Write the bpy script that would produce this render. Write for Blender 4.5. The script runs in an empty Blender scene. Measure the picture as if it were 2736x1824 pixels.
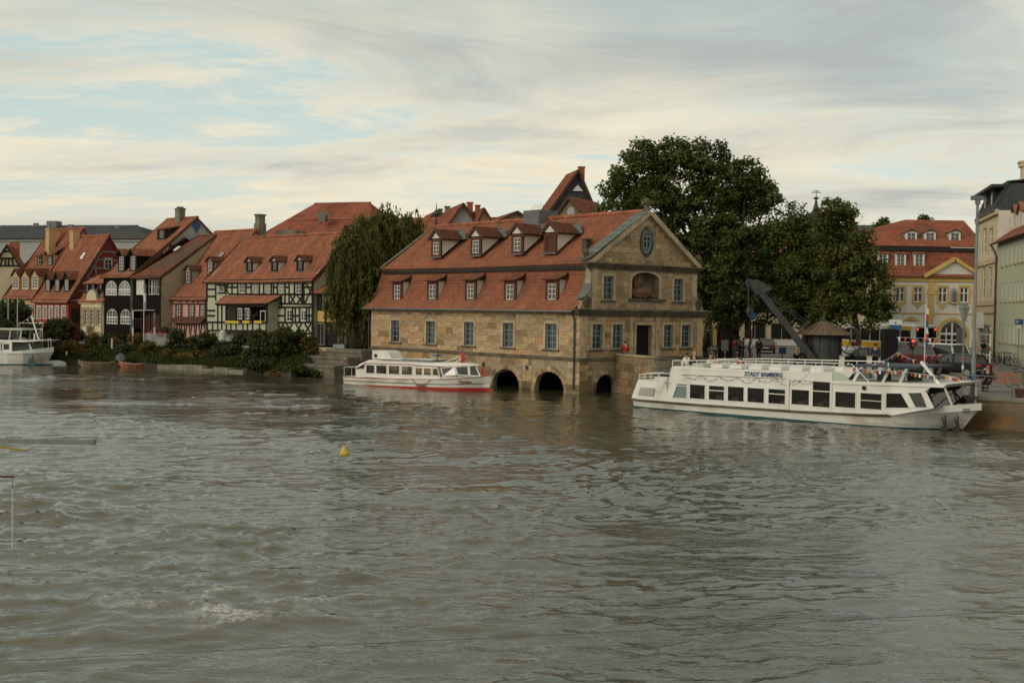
import bpy, bmesh, math, random
import numpy as np
from mathutils import Vector, Matrix
R = math.radians
random.seed(7)
S = bpy.context.scene
COL = S.collection

# ------------------------------------------------------------------ camera
CAM_H, FPX, CX, CY = 5.2, 3141.0, 1368.0, 912.0      # eye height above the river (m), focal length and centre (photo pixels)
PITCH, ROLL = math.atan(80 / FPX), 0.016
F0 = Vector((0, math.cos(PITCH), -math.sin(PITCH))); U0 = Vector((0, math.sin(PITCH), math.cos(PITCH))); R0 = Vector((1, 0, 0))
CR = R0 * math.cos(ROLL) + U0 * math.sin(ROLL)
CU = U0 * math.cos(ROLL) - R0 * math.sin(ROLL)
EYE = Vector((0, 0, CAM_H))
cam = bpy.data.cameras.new('camera')
cam.lens = 36 * FPX / 2736; cam.sensor_width = 36; cam.clip_end = 5000; cam.clip_start = 0.3
camo = bpy.data.objects.new('camera', cam); COL.objects.link(camo)
camo.matrix_world = Matrix(((CR.x, CU.x, -F0.x, 0), (CR.y, CU.y, -F0.y, 0), (CR.z, CU.z, -F0.z, CAM_H), (0, 0, 0, 1)))
S.camera = camo

# ------------------------------------------------------------------ sky, sun, exposure
SUN_EL, SUN_AZ = 20, 232          # azimuth clockwise from +Y: low, from behind on the left
w = bpy.data.worlds.new('World'); S.world = w; w.use_nodes = True
nt = w.node_tree; nt.nodes.clear()
def WN(t, **k):
    n = nt.nodes.new(t)
    for a, b in k.items(): setattr(n, a, b)
    return n
def wl(a, b): nt.links.new(a, b)
def wmath(op, a, b=None, clamp=False):
    n = WN('ShaderNodeMath', operation=op); n.use_clamp = clamp
    for i, v in enumerate((a, b)):
        if v is None: continue
        if isinstance(v, (int, float)): n.inputs[i].default_value = v
        else: wl(v, n.inputs[i])
    return n.outputs[0]
def wramp(fac, stops, interp='EASE'):
    n = WN('ShaderNodeValToRGB'); n.color_ramp.interpolation = interp
    e = n.color_ramp.elements
    while len(e) < len(stops): e.new(0.5)
    for el, (p, c) in zip(e, stops): el.position = p; el.color = (*c, 1) if len(c) == 3 else c
    wl(fac, n.inputs[0]); return n.outputs[0]
def wmix(fac, a, b):
    n = WN('ShaderNodeMix', data_type='RGBA')
    if isinstance(fac, (int, float)): n.inputs[0].default_value = fac
    else: wl(fac, n.inputs[0])
    for i, v in ((6, a), (7, b)):
        if isinstance(v, tuple): n.inputs[i].default_value = (*v, 1)
        else: wl(v, n.inputs[i])
    return n.outputs[2]
sky = WN('ShaderNodeTexSky', sky_type='NISHITA'); sky.sun_disc = False
sky.sun_elevation = R(SUN_EL); sky.sun_rotation = R(SUN_AZ); sky.air_density = 1.0; sky.dust_density = 2.5; sky.ozone_density = 1.5
SKY_STR = 0.12
skyc = WN('ShaderNodeVectorMath', operation='SCALE'); wl(sky.outputs[0], skyc.inputs[0]); skyc.inputs[3].default_value = SKY_STR
tc = WN('ShaderNodeTexCoord'); sep = WN('ShaderNodeSeparateXYZ'); wl(tc.outputs['Generated'], sep.inputs[0])
zz = wmath('ADD', wmath('MAXIMUM', sep.outputs[2], 0.0), 0.15)
comb = WN('ShaderNodeCombineXYZ'); wl(wmath('DIVIDE', sep.outputs[0], zz), comb.inputs[0]); wl(wmath('DIVIDE', sep.outputs[1], zz), comb.inputs[1])
def cloudnoise(scale, rot, sx, sy, off, detail=7, rough=0.58, dist=0.6):
    m = WN('ShaderNodeMapping'); wl(comb.outputs[0], m.inputs[0])
    m.inputs['Rotation'].default_value = (0, 0, R(rot)); m.inputs['Scale'].default_value = (sx, sy, 1); m.inputs['Location'].default_value = (off, off * 0.7, off * 0.3)
    n = WN('ShaderNodeTexNoise'); wl(m.outputs[0], n.inputs['Vector'])
    n.inputs['Scale'].default_value = scale; n.inputs['Detail'].default_value = detail; n.inputs['Roughness'].default_value = rough; n.inputs['Distortion'].default_value = dist
    return n.outputs['Fac']
n1 = cloudnoise(1.05, 6, 0.62, 1.25, 33.1, detail=11, rough=0.66, dist=0.9)
n2 = cloudnoise(3.4, 8, 0.62, 1.4, 4.7, detail=9, rough=0.68, dist=0.8)
n3 = cloudnoise(0.42, 12, 0.8, 1.1, 45.4, detail=4)
cover = wmath('ADD', wmath('MULTIPLY', n1, 0.54), wmath('ADD', wmath('MULTIPLY', n2, 0.31), wmath('MULTIPLY', n3, 0.25)))
mask = wramp(cover, [(0.47, (0, 0, 0)), (0.58, (0.72, 0.72, 0.72)), (0.69, (1, 1, 1))])
thick = wramp(wmath('ADD', wmath('MULTIPLY', n3, 0.65), wmath('MULTIPLY', n1, 0.4)), [(0.47, (0, 0, 0)), (0.66, (1, 1, 1))])
lit = wmix(thick, wmix(mask, (0.97, 0.79, 0.56), (0.93, 0.80, 0.56)), (0.42, 0.45, 0.435))
veil = wramp(sep.outputs[2], [(0.0, (0.80, 0.755, 0.62)), (0.10, (0.72, 0.785, 0.69)), (0.24, (0.52, 0.70, 0.665)), (0.6, (0.55, 0.60, 0.55))], 'LINEAR')
skyblend = wmix(0.72, skyc.outputs[0], veil)        # thin high veil that the whole sky has
allsky = wmix(mask, skyblend, lit)
bg = WN('ShaderNodeBackground'); wl(allsky, bg.inputs[0]); bg.inputs[1].default_value = 1.0
out = WN('ShaderNodeOutputWorld'); wl(bg.outputs[0], out.inputs[0])

sl = bpy.data.lights.new('sun', 'SUN'); sl.energy = 1.0; sl.angle = R(22); sl.color = (1.0, 0.9, 0.76)
so = bpy.data.objects.new('sun', sl); COL.objects.link(so)
sd = Vector((math.sin(R(SUN_AZ)) * math.cos(R(SUN_EL)), math.cos(R(SUN_AZ)) * math.cos(R(SUN_EL)), math.sin(R(SUN_EL))))
so.rotation_euler = sd.to_track_quat('Z', 'Y').to_euler(); so.location = sd * 60
vs = S.view_settings; vs.view_transform = 'Standard'; vs.look = 'None'; vs.gamma = 1; vs.exposure = 0.1; vs.use_curve_mapping = False
S.cycles.use_denoising = True; S.cycles.max_bounces = 6; S.cycles.transparent_max_bounces = 6
S.cycles.caustics_reflective = False; S.cycles.caustics_refractive = False

# ------------------------------------------------------------------ helpers: photo pixel -> place
def ray(px, py): return (F0 * FPX + CR * (px - CX) - CU * (py - CY)).normalized()
def on_z(px, py, z):
    d = ray(px, py); return EYE + d * ((z - CAM_H) / d.z)
def on_y(px, py, Y):
    d = ray(px, py); return EYE + d * (Y / d.y)
def region(x0, y0, s): return lambda x, y: (x0 + x / s, y0 + y / s)
R1 = region(0, 540, 3.266); R2 = region(440, 540, 3.266); R3 = region(860, 540, 2.8); R4 = region(1300, 420, 2.3067)
Q1 = region(1640, 900, 4.2); Q2 = region(2176, 900, 4.2); Q3 = region(1840, 700, 4.704); Q4 = region(2236, 400, 2.53)
S1 = region(0, 1100, 3.92); S2 = region(880, 900, 5.345); S3 = region(0, 860, 5.6); S4 = region(760, 860, 9.8); S5 = region(1120, 540, 10.69); TT = region(1500, 340, 2.6133)
class Frame:
    """A wall plane: origin, u to the right along the wall, y inwards, z up."""
    def __init__(s, ox, oy, a):                       # a: how far the wall turns towards the viewer on its right (deg)
        s.o = Vector((ox, oy, 0)); s.a = a
        s.u = Vector((math.cos(R(a)), -math.sin(R(a)), 0)); s.v = Vector((math.sin(R(a)), math.cos(R(a)), 0))
    def uz(s, p, d=0.0):                              # pixel -> (u, z) on the plane d metres inwards
        r = ray(*p); q = s.o + s.v * d
        t = (q - EYE).dot(s.v) / r.dot(s.v); h = EYE + r * t
        return ((h - s.o).dot(s.u), h.z)
    def W(s, x, y, z): return s.o + s.u * x + s.v * y + Vector((0, 0, z))
    def rot(s): return -R(s.a)
def frame_at(px, Y, a):
    p = on_y(px, 900, Y); return Frame(p.x, Y, a)

# ------------------------------------------------------------------ helpers: meshes
class MB:
    def __init__(s): s.v = []; s.f = []; s.c = []; s.col = None
    def _f(s, idx): s.f.append(idx); s.c.append(s.col)
    def poly(s, pts):
        b = len(s.v); s.v += [tuple(p) for p in pts]; s._f(tuple(range(b, b + len(pts)))); return s
    def box(s, x0, y0, z0, x1, y1, z1):
        b = len(s.v)
        s.v += [(x0, y0, z0), (x1, y0, z0), (x1, y1, z0), (x0, y1, z0), (x0, y0, z1), (x1, y0, z1), (x1, y1, z1), (x0, y1, z1)]
        for q in ((0, 3, 2, 1), (4, 5, 6, 7), (0, 1, 5, 4), (1, 2, 6, 5), (2, 3, 7, 6), (3, 0, 4, 7)): s._f(tuple(b + i for i in q))
        return s
    def hexa(s, P):                                   # 8 corners: bottom ring then top ring
        b = len(s.v); s.v += [tuple(p) for p in P]
        for q in ((0, 3, 2, 1), (4, 5, 6, 7), (0, 1, 5, 4), (1, 2, 6, 5), (2, 3, 7, 6), (3, 0, 4, 7)): s._f(tuple(b + i for i in q))
        return s
    def bar(s, p, q, w, t, up=(0, 1, 0)):             # square bar from p to q; t along `up`, w across
        p, q, up = Vector(p), Vector(q), Vector(up); d = (q - p).normalized()
        n = (up - d * up.dot(d))
        if n.length < 1e-5: n = d.orthogonal()
        n.normalize(); m = d.cross(n); a, b = m * w / 2, n * t / 2
        return s.hexa([p - a - b, p + a - b, p + a + b, p - a + b, q - a - b, q + a - b, q + a + b, q - a + b])
    def tube(s, pts, r, n=6, cap=True):
        pts = [Vector(p) for p in pts]; b0 = len(s.v); k = len(pts)
        rs = r if isinstance(r, (list, tuple)) else [r] * k
        prev = None
        for i, p in enumerate(pts):
            d = (pts[min(i + 1, k - 1)] - pts[max(i - 1, 0)]).normalized()
            if prev is None: a = d.orthogonal().normalized()
            else:
                a = prev - d * prev.dot(d); a = a.normalized() if a.length > 1e-6 else d.orthogonal().normalized()
            prev = a; c = d.cross(a)
            for j in range(n):
                t = 2 * math.pi * j / n; s.v.append(tuple(p + (a * math.cos(t) + c * math.sin(t)) * rs[i]))
        for i in range(k - 1):
            for j in range(n):
                s._f((b0 + i * n + j, b0 + i * n + (j + 1) % n, b0 + (i + 1) * n + (j + 1) % n, b0 + (i + 1) * n + j))
        if cap:
            s._f(tuple(b0 + j for j in range(n))[::-1]); s._f(tuple(b0 + (k - 1) * n + j for j in range(n)))
        return s
    def lathe(s, prof, n=12, c=(0, 0, 0), sx=1, sy=1):  # prof: (r, z)
        b0 = len(s.v)
        for r, z in prof:
            for j in range(n):
                t = 2 * math.pi * j / n; s.v.append((c[0] + r * sx * math.cos(t), c[1] + r * sy * math.sin(t), c[2] + z))
        for i in range(len(prof) - 1):
            for j in range(n):
                s._f((b0 + i * n + j, b0 + i * n + (j + 1) % n, b0 + (i + 1) * n + (j + 1) % n, b0 + (i + 1) * n + j))
        s._f(tuple(b0 + j for j in range(n))[::-1]); s._f(tuple(b0 + (len(prof) - 1) * n + j for j in range(n)))
        return s
    def ball(s, c, rx, ry=None, rz=None, n=10, m=6):
        ry = ry or rx; rz = rz or rx
        prof = [(max(1e-3, math.sin(math.pi * i / m)), -math.cos(math.pi * i / m) * rz) for i in range(m + 1)]
        return s.lathe(prof, n, c, rx, ry)
    def prism(s, poly, y0, y1):                       # polygon in (x, z), extruded in y
        b = len(s.v); n = len(poly)
        s.v += [(x, y0, z) for x, z in poly] + [(x, y1, z) for x, z in poly]
        s._f(tuple(range(b, b + n))); s._f(tuple(range(b + n, b + 2 * n))[::-1])
        for i in range(n): s._f((b + i, b + (i + 1) % n, b + n + (i + 1) % n, b + n + i))
        return s
    def plan(s, poly, z0, z1):                        # polygon in (x, y), extruded in z
        b = len(s.v); n = len(poly)
        s.v += [(x, y, z0) for x, y in poly] + [(x, y, z1) for x, y in poly]
        s._f(tuple(range(b, b + n))[::-1]); s._f(tuple(range(b + n, b + 2 * n)))
        for i in range(n): s._f((b + i, b + (i + 1) % n, b + n + (i + 1) % n, b + n + i))
        return s
    def loft(s, secs, close=True, cap=True):          # list of equal-length sections
        b0 = len(s.v); n = len(secs[0])
        for sec in secs: s.v += [tuple(p) for p in sec]
        m = n if close else n - 1
        for i in range(len(secs) - 1):
            for j in range(m):
                s._f((b0 + i * n + j, b0 + i * n + (j + 1) % n, b0 + (i + 1) * n + (j + 1) % n, b0 + (i + 1) * n + j))
        if cap: s._f(tuple(b0 + j for j in range(n))[::-1]); s._f(tuple(b0 + (len(secs) - 1) * n + j for j in range(n)))
        return s
    def mesh(s, name, mat, smooth=False):
        me = bpy.data.meshes.new(name); me.from_pydata(s.v, [], s.f)
        if any(c is not None for c in s.c):
            at = me.color_attributes.new('tint', 'FLOAT_COLOR', 'CORNER')
            cols = np.repeat(np.array([(c or (1, 1, 1)) + (1,) for c in s.c], dtype=np.float32), [len(f) for f in s.f], axis=0)
            at.data.foreach_set('color', cols.ravel())
        if smooth: me.polygons.foreach_set('use_smooth', [True] * len(me.polygons))
        me.materials.append(M[mat] if isinstance(mat, str) else mat)
        return me
    def build(s, name, mat, parent=None, loc=(0, 0, 0), rot=(0, 0, 0), smooth=False, kind=None):
        return add(name, s.mesh(name, mat, smooth), parent, loc, rot, kind)
def add(name, me, parent=None, loc=(0, 0, 0), rot=(0, 0, 0), kind=None, scale=None):
    o = bpy.data.objects.new(name, me); COL.objects.link(o); o.parent = parent; o.location = loc
    o.rotation_euler = rot if isinstance(rot, (tuple, list)) else (0, 0, rot)
    if scale: o.scale = scale
    if kind: o['kind'] = kind
    return o
def tag(o, label, cat, group=None):
    o['label'] = label; o['category'] = cat
    if group: o['group'] = group
    return o
def thing(name, label, cat, loc=(0, 0, 0), rz=0, group=None):
    o = bpy.data.objects.new(name, None); COL.objects.link(o); o.location = loc; o.rotation_euler = (0, 0, rz); o.empty_display_size = 0.3
    return tag(o, label, cat, group)
def copy_tree(o, parent=None):
    c = o.copy(); COL.objects.link(c); c.parent = parent
    for ch in o.children: copy_tree(ch, c)
    return c

# ------------------------------------------------------------------ materials
M = {}
def pm(name, col, rough=0.75, var=0.18, scale=2.0, bump=0.0, bscale=18, metal=0, tint=False, objcol=False, spec=0.35, dirt=None, dscale=0.5, damt=0.5, stretch=None, transl=0, coat=0):
    m = bpy.data.materials.new(name); m.use_nodes = True; t = m.node_tree; N = t.nodes; L = t.links
    b = N['Principled BSDF']; b.inputs['Roughness'].default_value = rough; b.inputs['Metallic'].default_value = metal
    b.inputs['Specular IOR Level'].default_value = spec; b.inputs['Coat Weight'].default_value = coat
    c = N.new('ShaderNodeTexCoord'); vec = c.outputs['Object']
    if stretch:
        mp = N.new('ShaderNodeMapping'); mp.inputs['Scale'].default_value = stretch; L.new(vec, mp.inputs[0]); vec = mp.outputs[0]
    def noise(sc, det=4):
        n = N.new('ShaderNodeTexNoise'); n.inputs['Scale'].default_value = sc; n.inputs['Detail'].default_value = det; L.new(vec, n.inputs['Vector']); return n.outputs['Fac']
    def mixc(ty, fac, a, bb):
        x = N.new('ShaderNodeMix'); x.data_type = 'RGBA'; x.blend_type = ty
        if isinstance(fac, (int, float)): x.inputs[0].default_value = fac
        else: L.new(fac, x.inputs[0])
        for i, v in ((6, a), (7, bb)):
            if isinstance(v, tuple): x.inputs[i].default_value = (*v, 1)
            else: L.new(v, x.inputs[i])
        return x.outputs[2]
    def ramp(f, p0, p1, lo, hi):
        r = N.new('ShaderNodeMapRange'); r.inputs[1].default_value = p0; r.inputs[2].default_value = p1; r.inputs[3].default_value = lo; r.inputs[4].default_value = hi; L.new(f, r.inputs[0]); return r.outputs[0]
    cur = tuple(col)
    if tint:
        a = N.new('ShaderNodeVertexColor'); a.layer_name = 'tint'; cur = mixc('MULTIPLY', 1.0, cur, a.outputs[0])
    if objcol:
        a = N.new('ShaderNodeObjectInfo'); cur = mixc('MULTIPLY', 1.0, cur, a.outputs['Color'])
    if var:
        f = ramp(noise(scale), 0.3, 0.7, 1 - var, 1 + var)
        g = N.new('ShaderNodeCombineColor'); [L.new(f, g.inputs[i]) for i in range(3)]
        cur = mixc('MULTIPLY', 1.0, cur, g.outputs[0])
    if dirt:
        f = ramp(noise(dscale, 6), 0.5, 0.66, 0, damt); cur = mixc('MIX', f, cur, tuple(dirt))
    if isinstance(cur, tuple): b.inputs['Base Color'].default_value = (*cur, 1)
    else: L.new(cur, b.inputs['Base Color'])
    if bump:
        bn = N.new('ShaderNodeBump'); bn.inputs['Strength'].default_value = min(1, bump); bn.inputs['Distance'].default_value = 0.03
        L.new(noise(bscale, 5), bn.inputs['Height']); L.new(bn.outputs[0], b.inputs['Normal'])
    if transl:
        tr = N.new('ShaderNodeBsdfTranslucent'); ms = N.new('ShaderNodeMixShader'); ms.inputs[0].default_value = transl
        if isinstance(cur, tuple): tr.inputs[0].default_value = (*cur, 1)
        else: L.new(cur, tr.inputs[0])
        L.new(b.outputs[0], ms.inputs[1]); L.new(tr.outputs[0], ms.inputs[2]); L.new(ms.outputs[0], N['Material Output'].inputs[0])
    M[name] = m; return m
pm('stone_block', (0.415, 0.305, 0.18), 0.9, 0.28, 4, 0.5, 22, objcol=True, dirt=(0.075, 0.065, 0.05), dscale=1.1, damt=0.75)
pm('stone_small', (0.415, 0.305, 0.18), 0.9, 0.28, 4, 0.5, 22, tint=True, dirt=(0.075, 0.065, 0.05), dscale=1.1, damt=0.75)
pm('mortar', (0.33, 0.27, 0.18), 0.95, 0.2, 4, 0.3, 30, dirt=(0.09, 0.075, 0.05), dscale=0.8)
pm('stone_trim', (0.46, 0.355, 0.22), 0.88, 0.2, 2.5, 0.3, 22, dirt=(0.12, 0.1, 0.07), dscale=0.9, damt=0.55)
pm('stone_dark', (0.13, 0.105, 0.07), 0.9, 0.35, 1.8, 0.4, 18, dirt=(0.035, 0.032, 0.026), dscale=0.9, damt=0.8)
pm('stone_grey', (0.17, 0.155, 0.125), 0.92, 0.3, 1.5, 0.4, 12, dirt=(0.05, 0.05, 0.032), dscale=0.7, damt=0.7)
pm('tile', (0.315, 0.122, 0.066), 0.88, 0.16, 0.9, 0, tint=True, dirt=(0.17, 0.085, 0.055), dscale=0.5, damt=0.4, stretch=(1, 0.35, 0.35))
pm('tile_brown', (0.20, 0.075, 0.042), 0.9, 0.2, 0.9, 0, tint=True, dirt=(0.06, 0.042, 0.03), dscale=0.4, damt=0.65)
pm('tile_far', (0.31, 0.105, 0.06), 0.9, 0.15, 0.6, 0, tint=True, dirt=(0.12, 0.055, 0.035), dscale=0.2, damt=0.5)
pm('stone_relief', (0.17, 0.085, 0.045), 0.85, 0.3, 3, 0.3, 14)
pm('tile_plain', (0.30, 0.10, 0.05), 0.9)
pm('slate', (0.055, 0.06, 0.062), 0.6, 0.25, 1.2, 0.2, 8, tint=True)
pm('slate_wall', (0.04, 0.046, 0.052), 0.7, 0.25, 1.5, 0.2, 8)
pm('roof_board', (0.09, 0.055, 0.035), 0.9)
pm('timber', (0.016, 0.012, 0.010), 0.85, 0.3, 6, 0.2, 30)
pm('timber_brown', (0.09, 0.035, 0.022), 0.8, 0.25, 5, 0.2, 30)
pm('timber_grey', (0.25, 0.22, 0.19), 0.85, 0.2, 5)
pm('dark_boards', (0.010, 0.008, 0.007), 0.9, spec=0.1, var=0.35, scale=3, bump=0.4, bscale=12, stretch=(6, 1, 0.3))
pm('plaster_green', (0.43, 0.46, 0.33), 0.9, 0.08, 1.5, 0.15, 14, dirt=(0.28, 0.29, 0.2), dscale=0.9, damt=0.35)
pm('plaster_white', (0.62, 0.60, 0.52), 0.9, 0.07, 1.2, 0.1, 14, dirt=(0.4, 0.38, 0.3), dscale=0.7, damt=0.3)
pm('plaster_grey', (0.33, 0.34, 0.32), 0.9, 0.08, 0.8, 0.1, 10, dirt=(0.22, 0.22, 0.2), dscale=0.5, damt=0.4)
pm('plaster_beige', (0.36, 0.30, 0.20), 0.9, 0.1, 1.0, 0.15, 12, dirt=(0.2, 0.17, 0.12), dscale=0.6, damt=0.5)
pm('plaster_cream', (0.55, 0.47, 0.31), 0.9, 0.08, 1.0, 0.1, 12)
pm('plaster_yellow', (0.53, 0.35, 0.115), 0.9, 0.1, 1.0, 0.1, 12)
pm('plaster_pink', (0.50, 0.30, 0.25), 0.9, 0.08, 1.2, 0.1, 12)
pm('plaster_red', (0.29, 0.055, 0.033), 0.9, 0.12, 1.5, 0.15, 12, dirt=(0.2, 0.04, 0.025), dscale=0.8, damt=0.4)
pm('plaster_darkred', (0.20, 0.028, 0.022), 0.9, 0.12, 1.5, 0.15, 12)
pm('plaster_sandstone', (0.47, 0.38, 0.25), 0.9, 0.1, 1.0, 0.1, 12)
pm('plaster_tan', (0.27, 0.215, 0.125), 0.9, 0.15, 1.5, 0.2, 12, dirt=(0.12, 0.1, 0.06), dscale=0.8, damt=0.5)
pm('plaster_sand', (0.50, 0.33, 0.17), 0.9, 0.1, 1.0, 0.1, 12)
pm('plaster_lime', (0.42, 0.45, 0.32), 0.9, 0.05, 1.0, 0.05, 12)
pm('white_paint', (0.66, 0.655, 0.61), 0.55, 0.06, 2)
pm('blue_paint', (0.20, 0.30, 0.34), 0.6, 0.1, 3)
pm('boat_white', (0.72, 0.715, 0.665), 0.38, 0.05, 1.2, 0, spec=0.5, dirt=(0.45, 0.42, 0.34), dscale=0.9, damt=0.3, stretch=(1, 1, 0.35))
pm('boat_hull', (0.66, 0.655, 0.60), 0.42, 0.06, 0.9, 0, spec=0.5, dirt=(0.34, 0.27, 0.17), dscale=0.9, damt=0.6, stretch=(0.7, 0.7, 1.2))
pm('boat_teal', (0.015, 0.07, 0.075), 0.5, 0.2, 2)
pm('boat_red', (0.36, 0.03, 0.022), 0.45, 0.12, 2)
pm('boat_redbrown', (0.16, 0.06, 0.035), 0.7, 0.25, 2)
pm('boat_pale_green', (0.42, 0.50, 0.40), 0.5, 0.06, 2)
pm('rail_grey', (0.16, 0.17, 0.17), 0.5, 0.1, 4, metal=0.3)
pm('rust', (0.10, 0.05, 0.03), 0.85, 0.3, 6)
pm('black', (0.014, 0.014, 0.014), 0.5, 0.1, 4)
pm('rubber', (0.012, 0.012, 0.012), 0.8, 0.1, 4)
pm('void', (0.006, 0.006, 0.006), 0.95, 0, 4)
pm('iron', (0.055, 0.06, 0.06), 0.6, 0.3, 5, 0.2, 15, metal=0.2, dirt=(0.06, 0.04, 0.025), dscale=1.5, damt=0.4)
pm('copper_green', (0.115, 0.14, 0.125), 0.7, 0.2, 2, dirt=(0.06, 0.075, 0.065), dscale=1, damt=0.5)
pm('lead', (0.13, 0.145, 0.15), 0.6, 0.15, 3, metal=0.2)
pm('bronze', (0.03, 0.024, 0.018), 0.5, 0.2, 4, metal=0.4)
pm('wood_warm', (0.30, 0.13, 0.06), 0.7, 0.2, 6)
pm('wood_old', (0.22, 0.155, 0.11), 0.85, 0.3, 4, 0.2, 20)
pm('wood_orange', (0.34, 0.12, 0.065), 0.75, 0.2, 4)
pm('terracotta', (0.33, 0.11, 0.055), 0.85, 0.15, 4)
pm('signal_yellow', (0.60, 0.42, 0.04), 0.5, 0.15, 6)
pm('girder', (0.20, 0.22, 0.215), 0.55, 0.15, 3, metal=0.3)
pm('pole_yellow', (0.30, 0.21, 0.03), 0.6, 0.2, 6)
pm('pole_red', (0.10, 0.03, 0.02), 0.7, 0.2, 6)
pm('pole_pale', (0.50, 0.50, 0.46), 0.6, 0.1, 6)
pm('concrete', (0.21, 0.195, 0.155), 0.92, 0.2, 1.2, 0.25, 10, dirt=(0.12, 0.11, 0.075), dscale=0.9, damt=0.6)
pm('quay_concrete', (0.135, 0.105, 0.065), 0.92, 0.45, 1.3, 0.6, 6, dirt=(0.24, 0.115, 0.035), dscale=0.75, damt=0.75)
pm('paving', (0.15, 0.142, 0.125), 0.92, 0.2, 1.2, 0.3, 9, dirt=(0.10, 0.095, 0.085), dscale=0.3)
pm('soil', (0.06, 0.05, 0.03), 0.95, 0.3, 1.0, 0.4, 6, dirt=(0.04, 0.06, 0.02), dscale=0.8, damt=0.8)
pm('sign_blue', (0.03, 0.10, 0.22), 0.5, 0.05, 3)
pm('sign_white', (0.66, 0.66, 0.63), 0.5, 0.05, 3)
pm('flag_red', (0.42, 0.06, 0.05), 0.75, 0.1, 5); pm('flag_blue', (0.04, 0.09, 0.25), 0.75, 0.1, 5); pm('flag_yellow', (0.50, 0.33, 0.07), 0.75, 0.1, 5); pm('flag_white', (0.66, 0.65, 0.62), 0.75, 0.05, 5)
pm('flag_muted', (0.16, 0.22, 0.30), 0.8, 0.1, 5); pm('letters_blue', (0.02, 0.07, 0.16), 0.6, 0); pm('letters_red', (0.18, 0.035, 0.03), 0.6, 0)
def glass(name, col, rough, spec=0.9):
    m = bpy.data.materials.new(name); m.use_nodes = True; b = m.node_tree.nodes['Principled BSDF']
    b.inputs['Base Color'].default_value = (*col, 1); b.inputs['Roughness'].default_value = rough; b.inputs['Specular IOR Level'].default_value = spec; M[name] = m
glass('pane', (0.028, 0.032, 0.033), 0.08); glass('pane_dark', (0.010, 0.010, 0.010), 0.06, 0.5); glass('pane_curtain', (0.22, 0.22, 0.2), 0.25, 0.6)
glass('pane_teal', (0.16, 0.22, 0.2), 0.15, 0.6)
pm('leafpost', (0.16, 0.16, 0.05), 0.9, 0.3, 3); pm('post_box', (0.36, 0.42, 0.38), 0.6, 0.1, 3); pm('roof_metal', (0.13, 0.085, 0.05), 0.6, 0.25, 2, metal=0.2, dirt=(0.07, 0.05, 0.035), dscale=1.0); pm('tail_red', (0.35, 0.02, 0.015), 0.3, 0); pm('bus_white', (0.62, 0.62, 0.58), 0.4, 0.04, 1); pm('bus_yellow', (0.62, 0.37, 0.02), 0.45, 0.05, 1); pm('bike_paint', (0.03, 0.03, 0.035), 0.4, 0)
pm('canopy_blue', (0.03, 0.04, 0.06), 0.6, 0.1, 3)
def clear_glass(nm, tint):
    m = bpy.data.materials.new(nm); m.use_nodes = True; t = m.node_tree; N = t.nodes
    N.remove(N['Principled BSDF']); tr = N.new('ShaderNodeBsdfTransparent'); tr.inputs[0].default_value = (*tint, 1)
    g = N.new('ShaderNodeBsdfGlossy'); g.inputs['Roughness'].default_value = 0.03; fr = N.new('ShaderNodeFresnel'); fr.inputs[0].default_value = 1.5
    mx = N.new('ShaderNodeMixShader'); t.links.new(fr.outputs[0], mx.inputs[0]); t.links.new(tr.outputs[0], mx.inputs[1]); t.links.new(g.outputs[0], mx.inputs[2]); t.links.new(mx.outputs[0], N['Material Output'].inputs[0]); M[nm] = m
clear_glass('clear_glass', (0.62, 0.66, 0.64)); clear_glass('ship_glass', (0.5, 0.5, 0.47))
def lamp_mat(name, col, s):
    m = bpy.data.materials.new(name); m.use_nodes = True; b = m.node_tree.nodes['Principled BSDF']
    b.inputs['Base Color'].default_value = (*col, 1); b.inputs['Emission Color'].default_value = (*col, 1); b.inputs['Emission Strength'].default_value = s; M[name] = m
lamp_mat('lamp_red', (0.9, 0.06, 0.03), 1.6)

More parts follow.
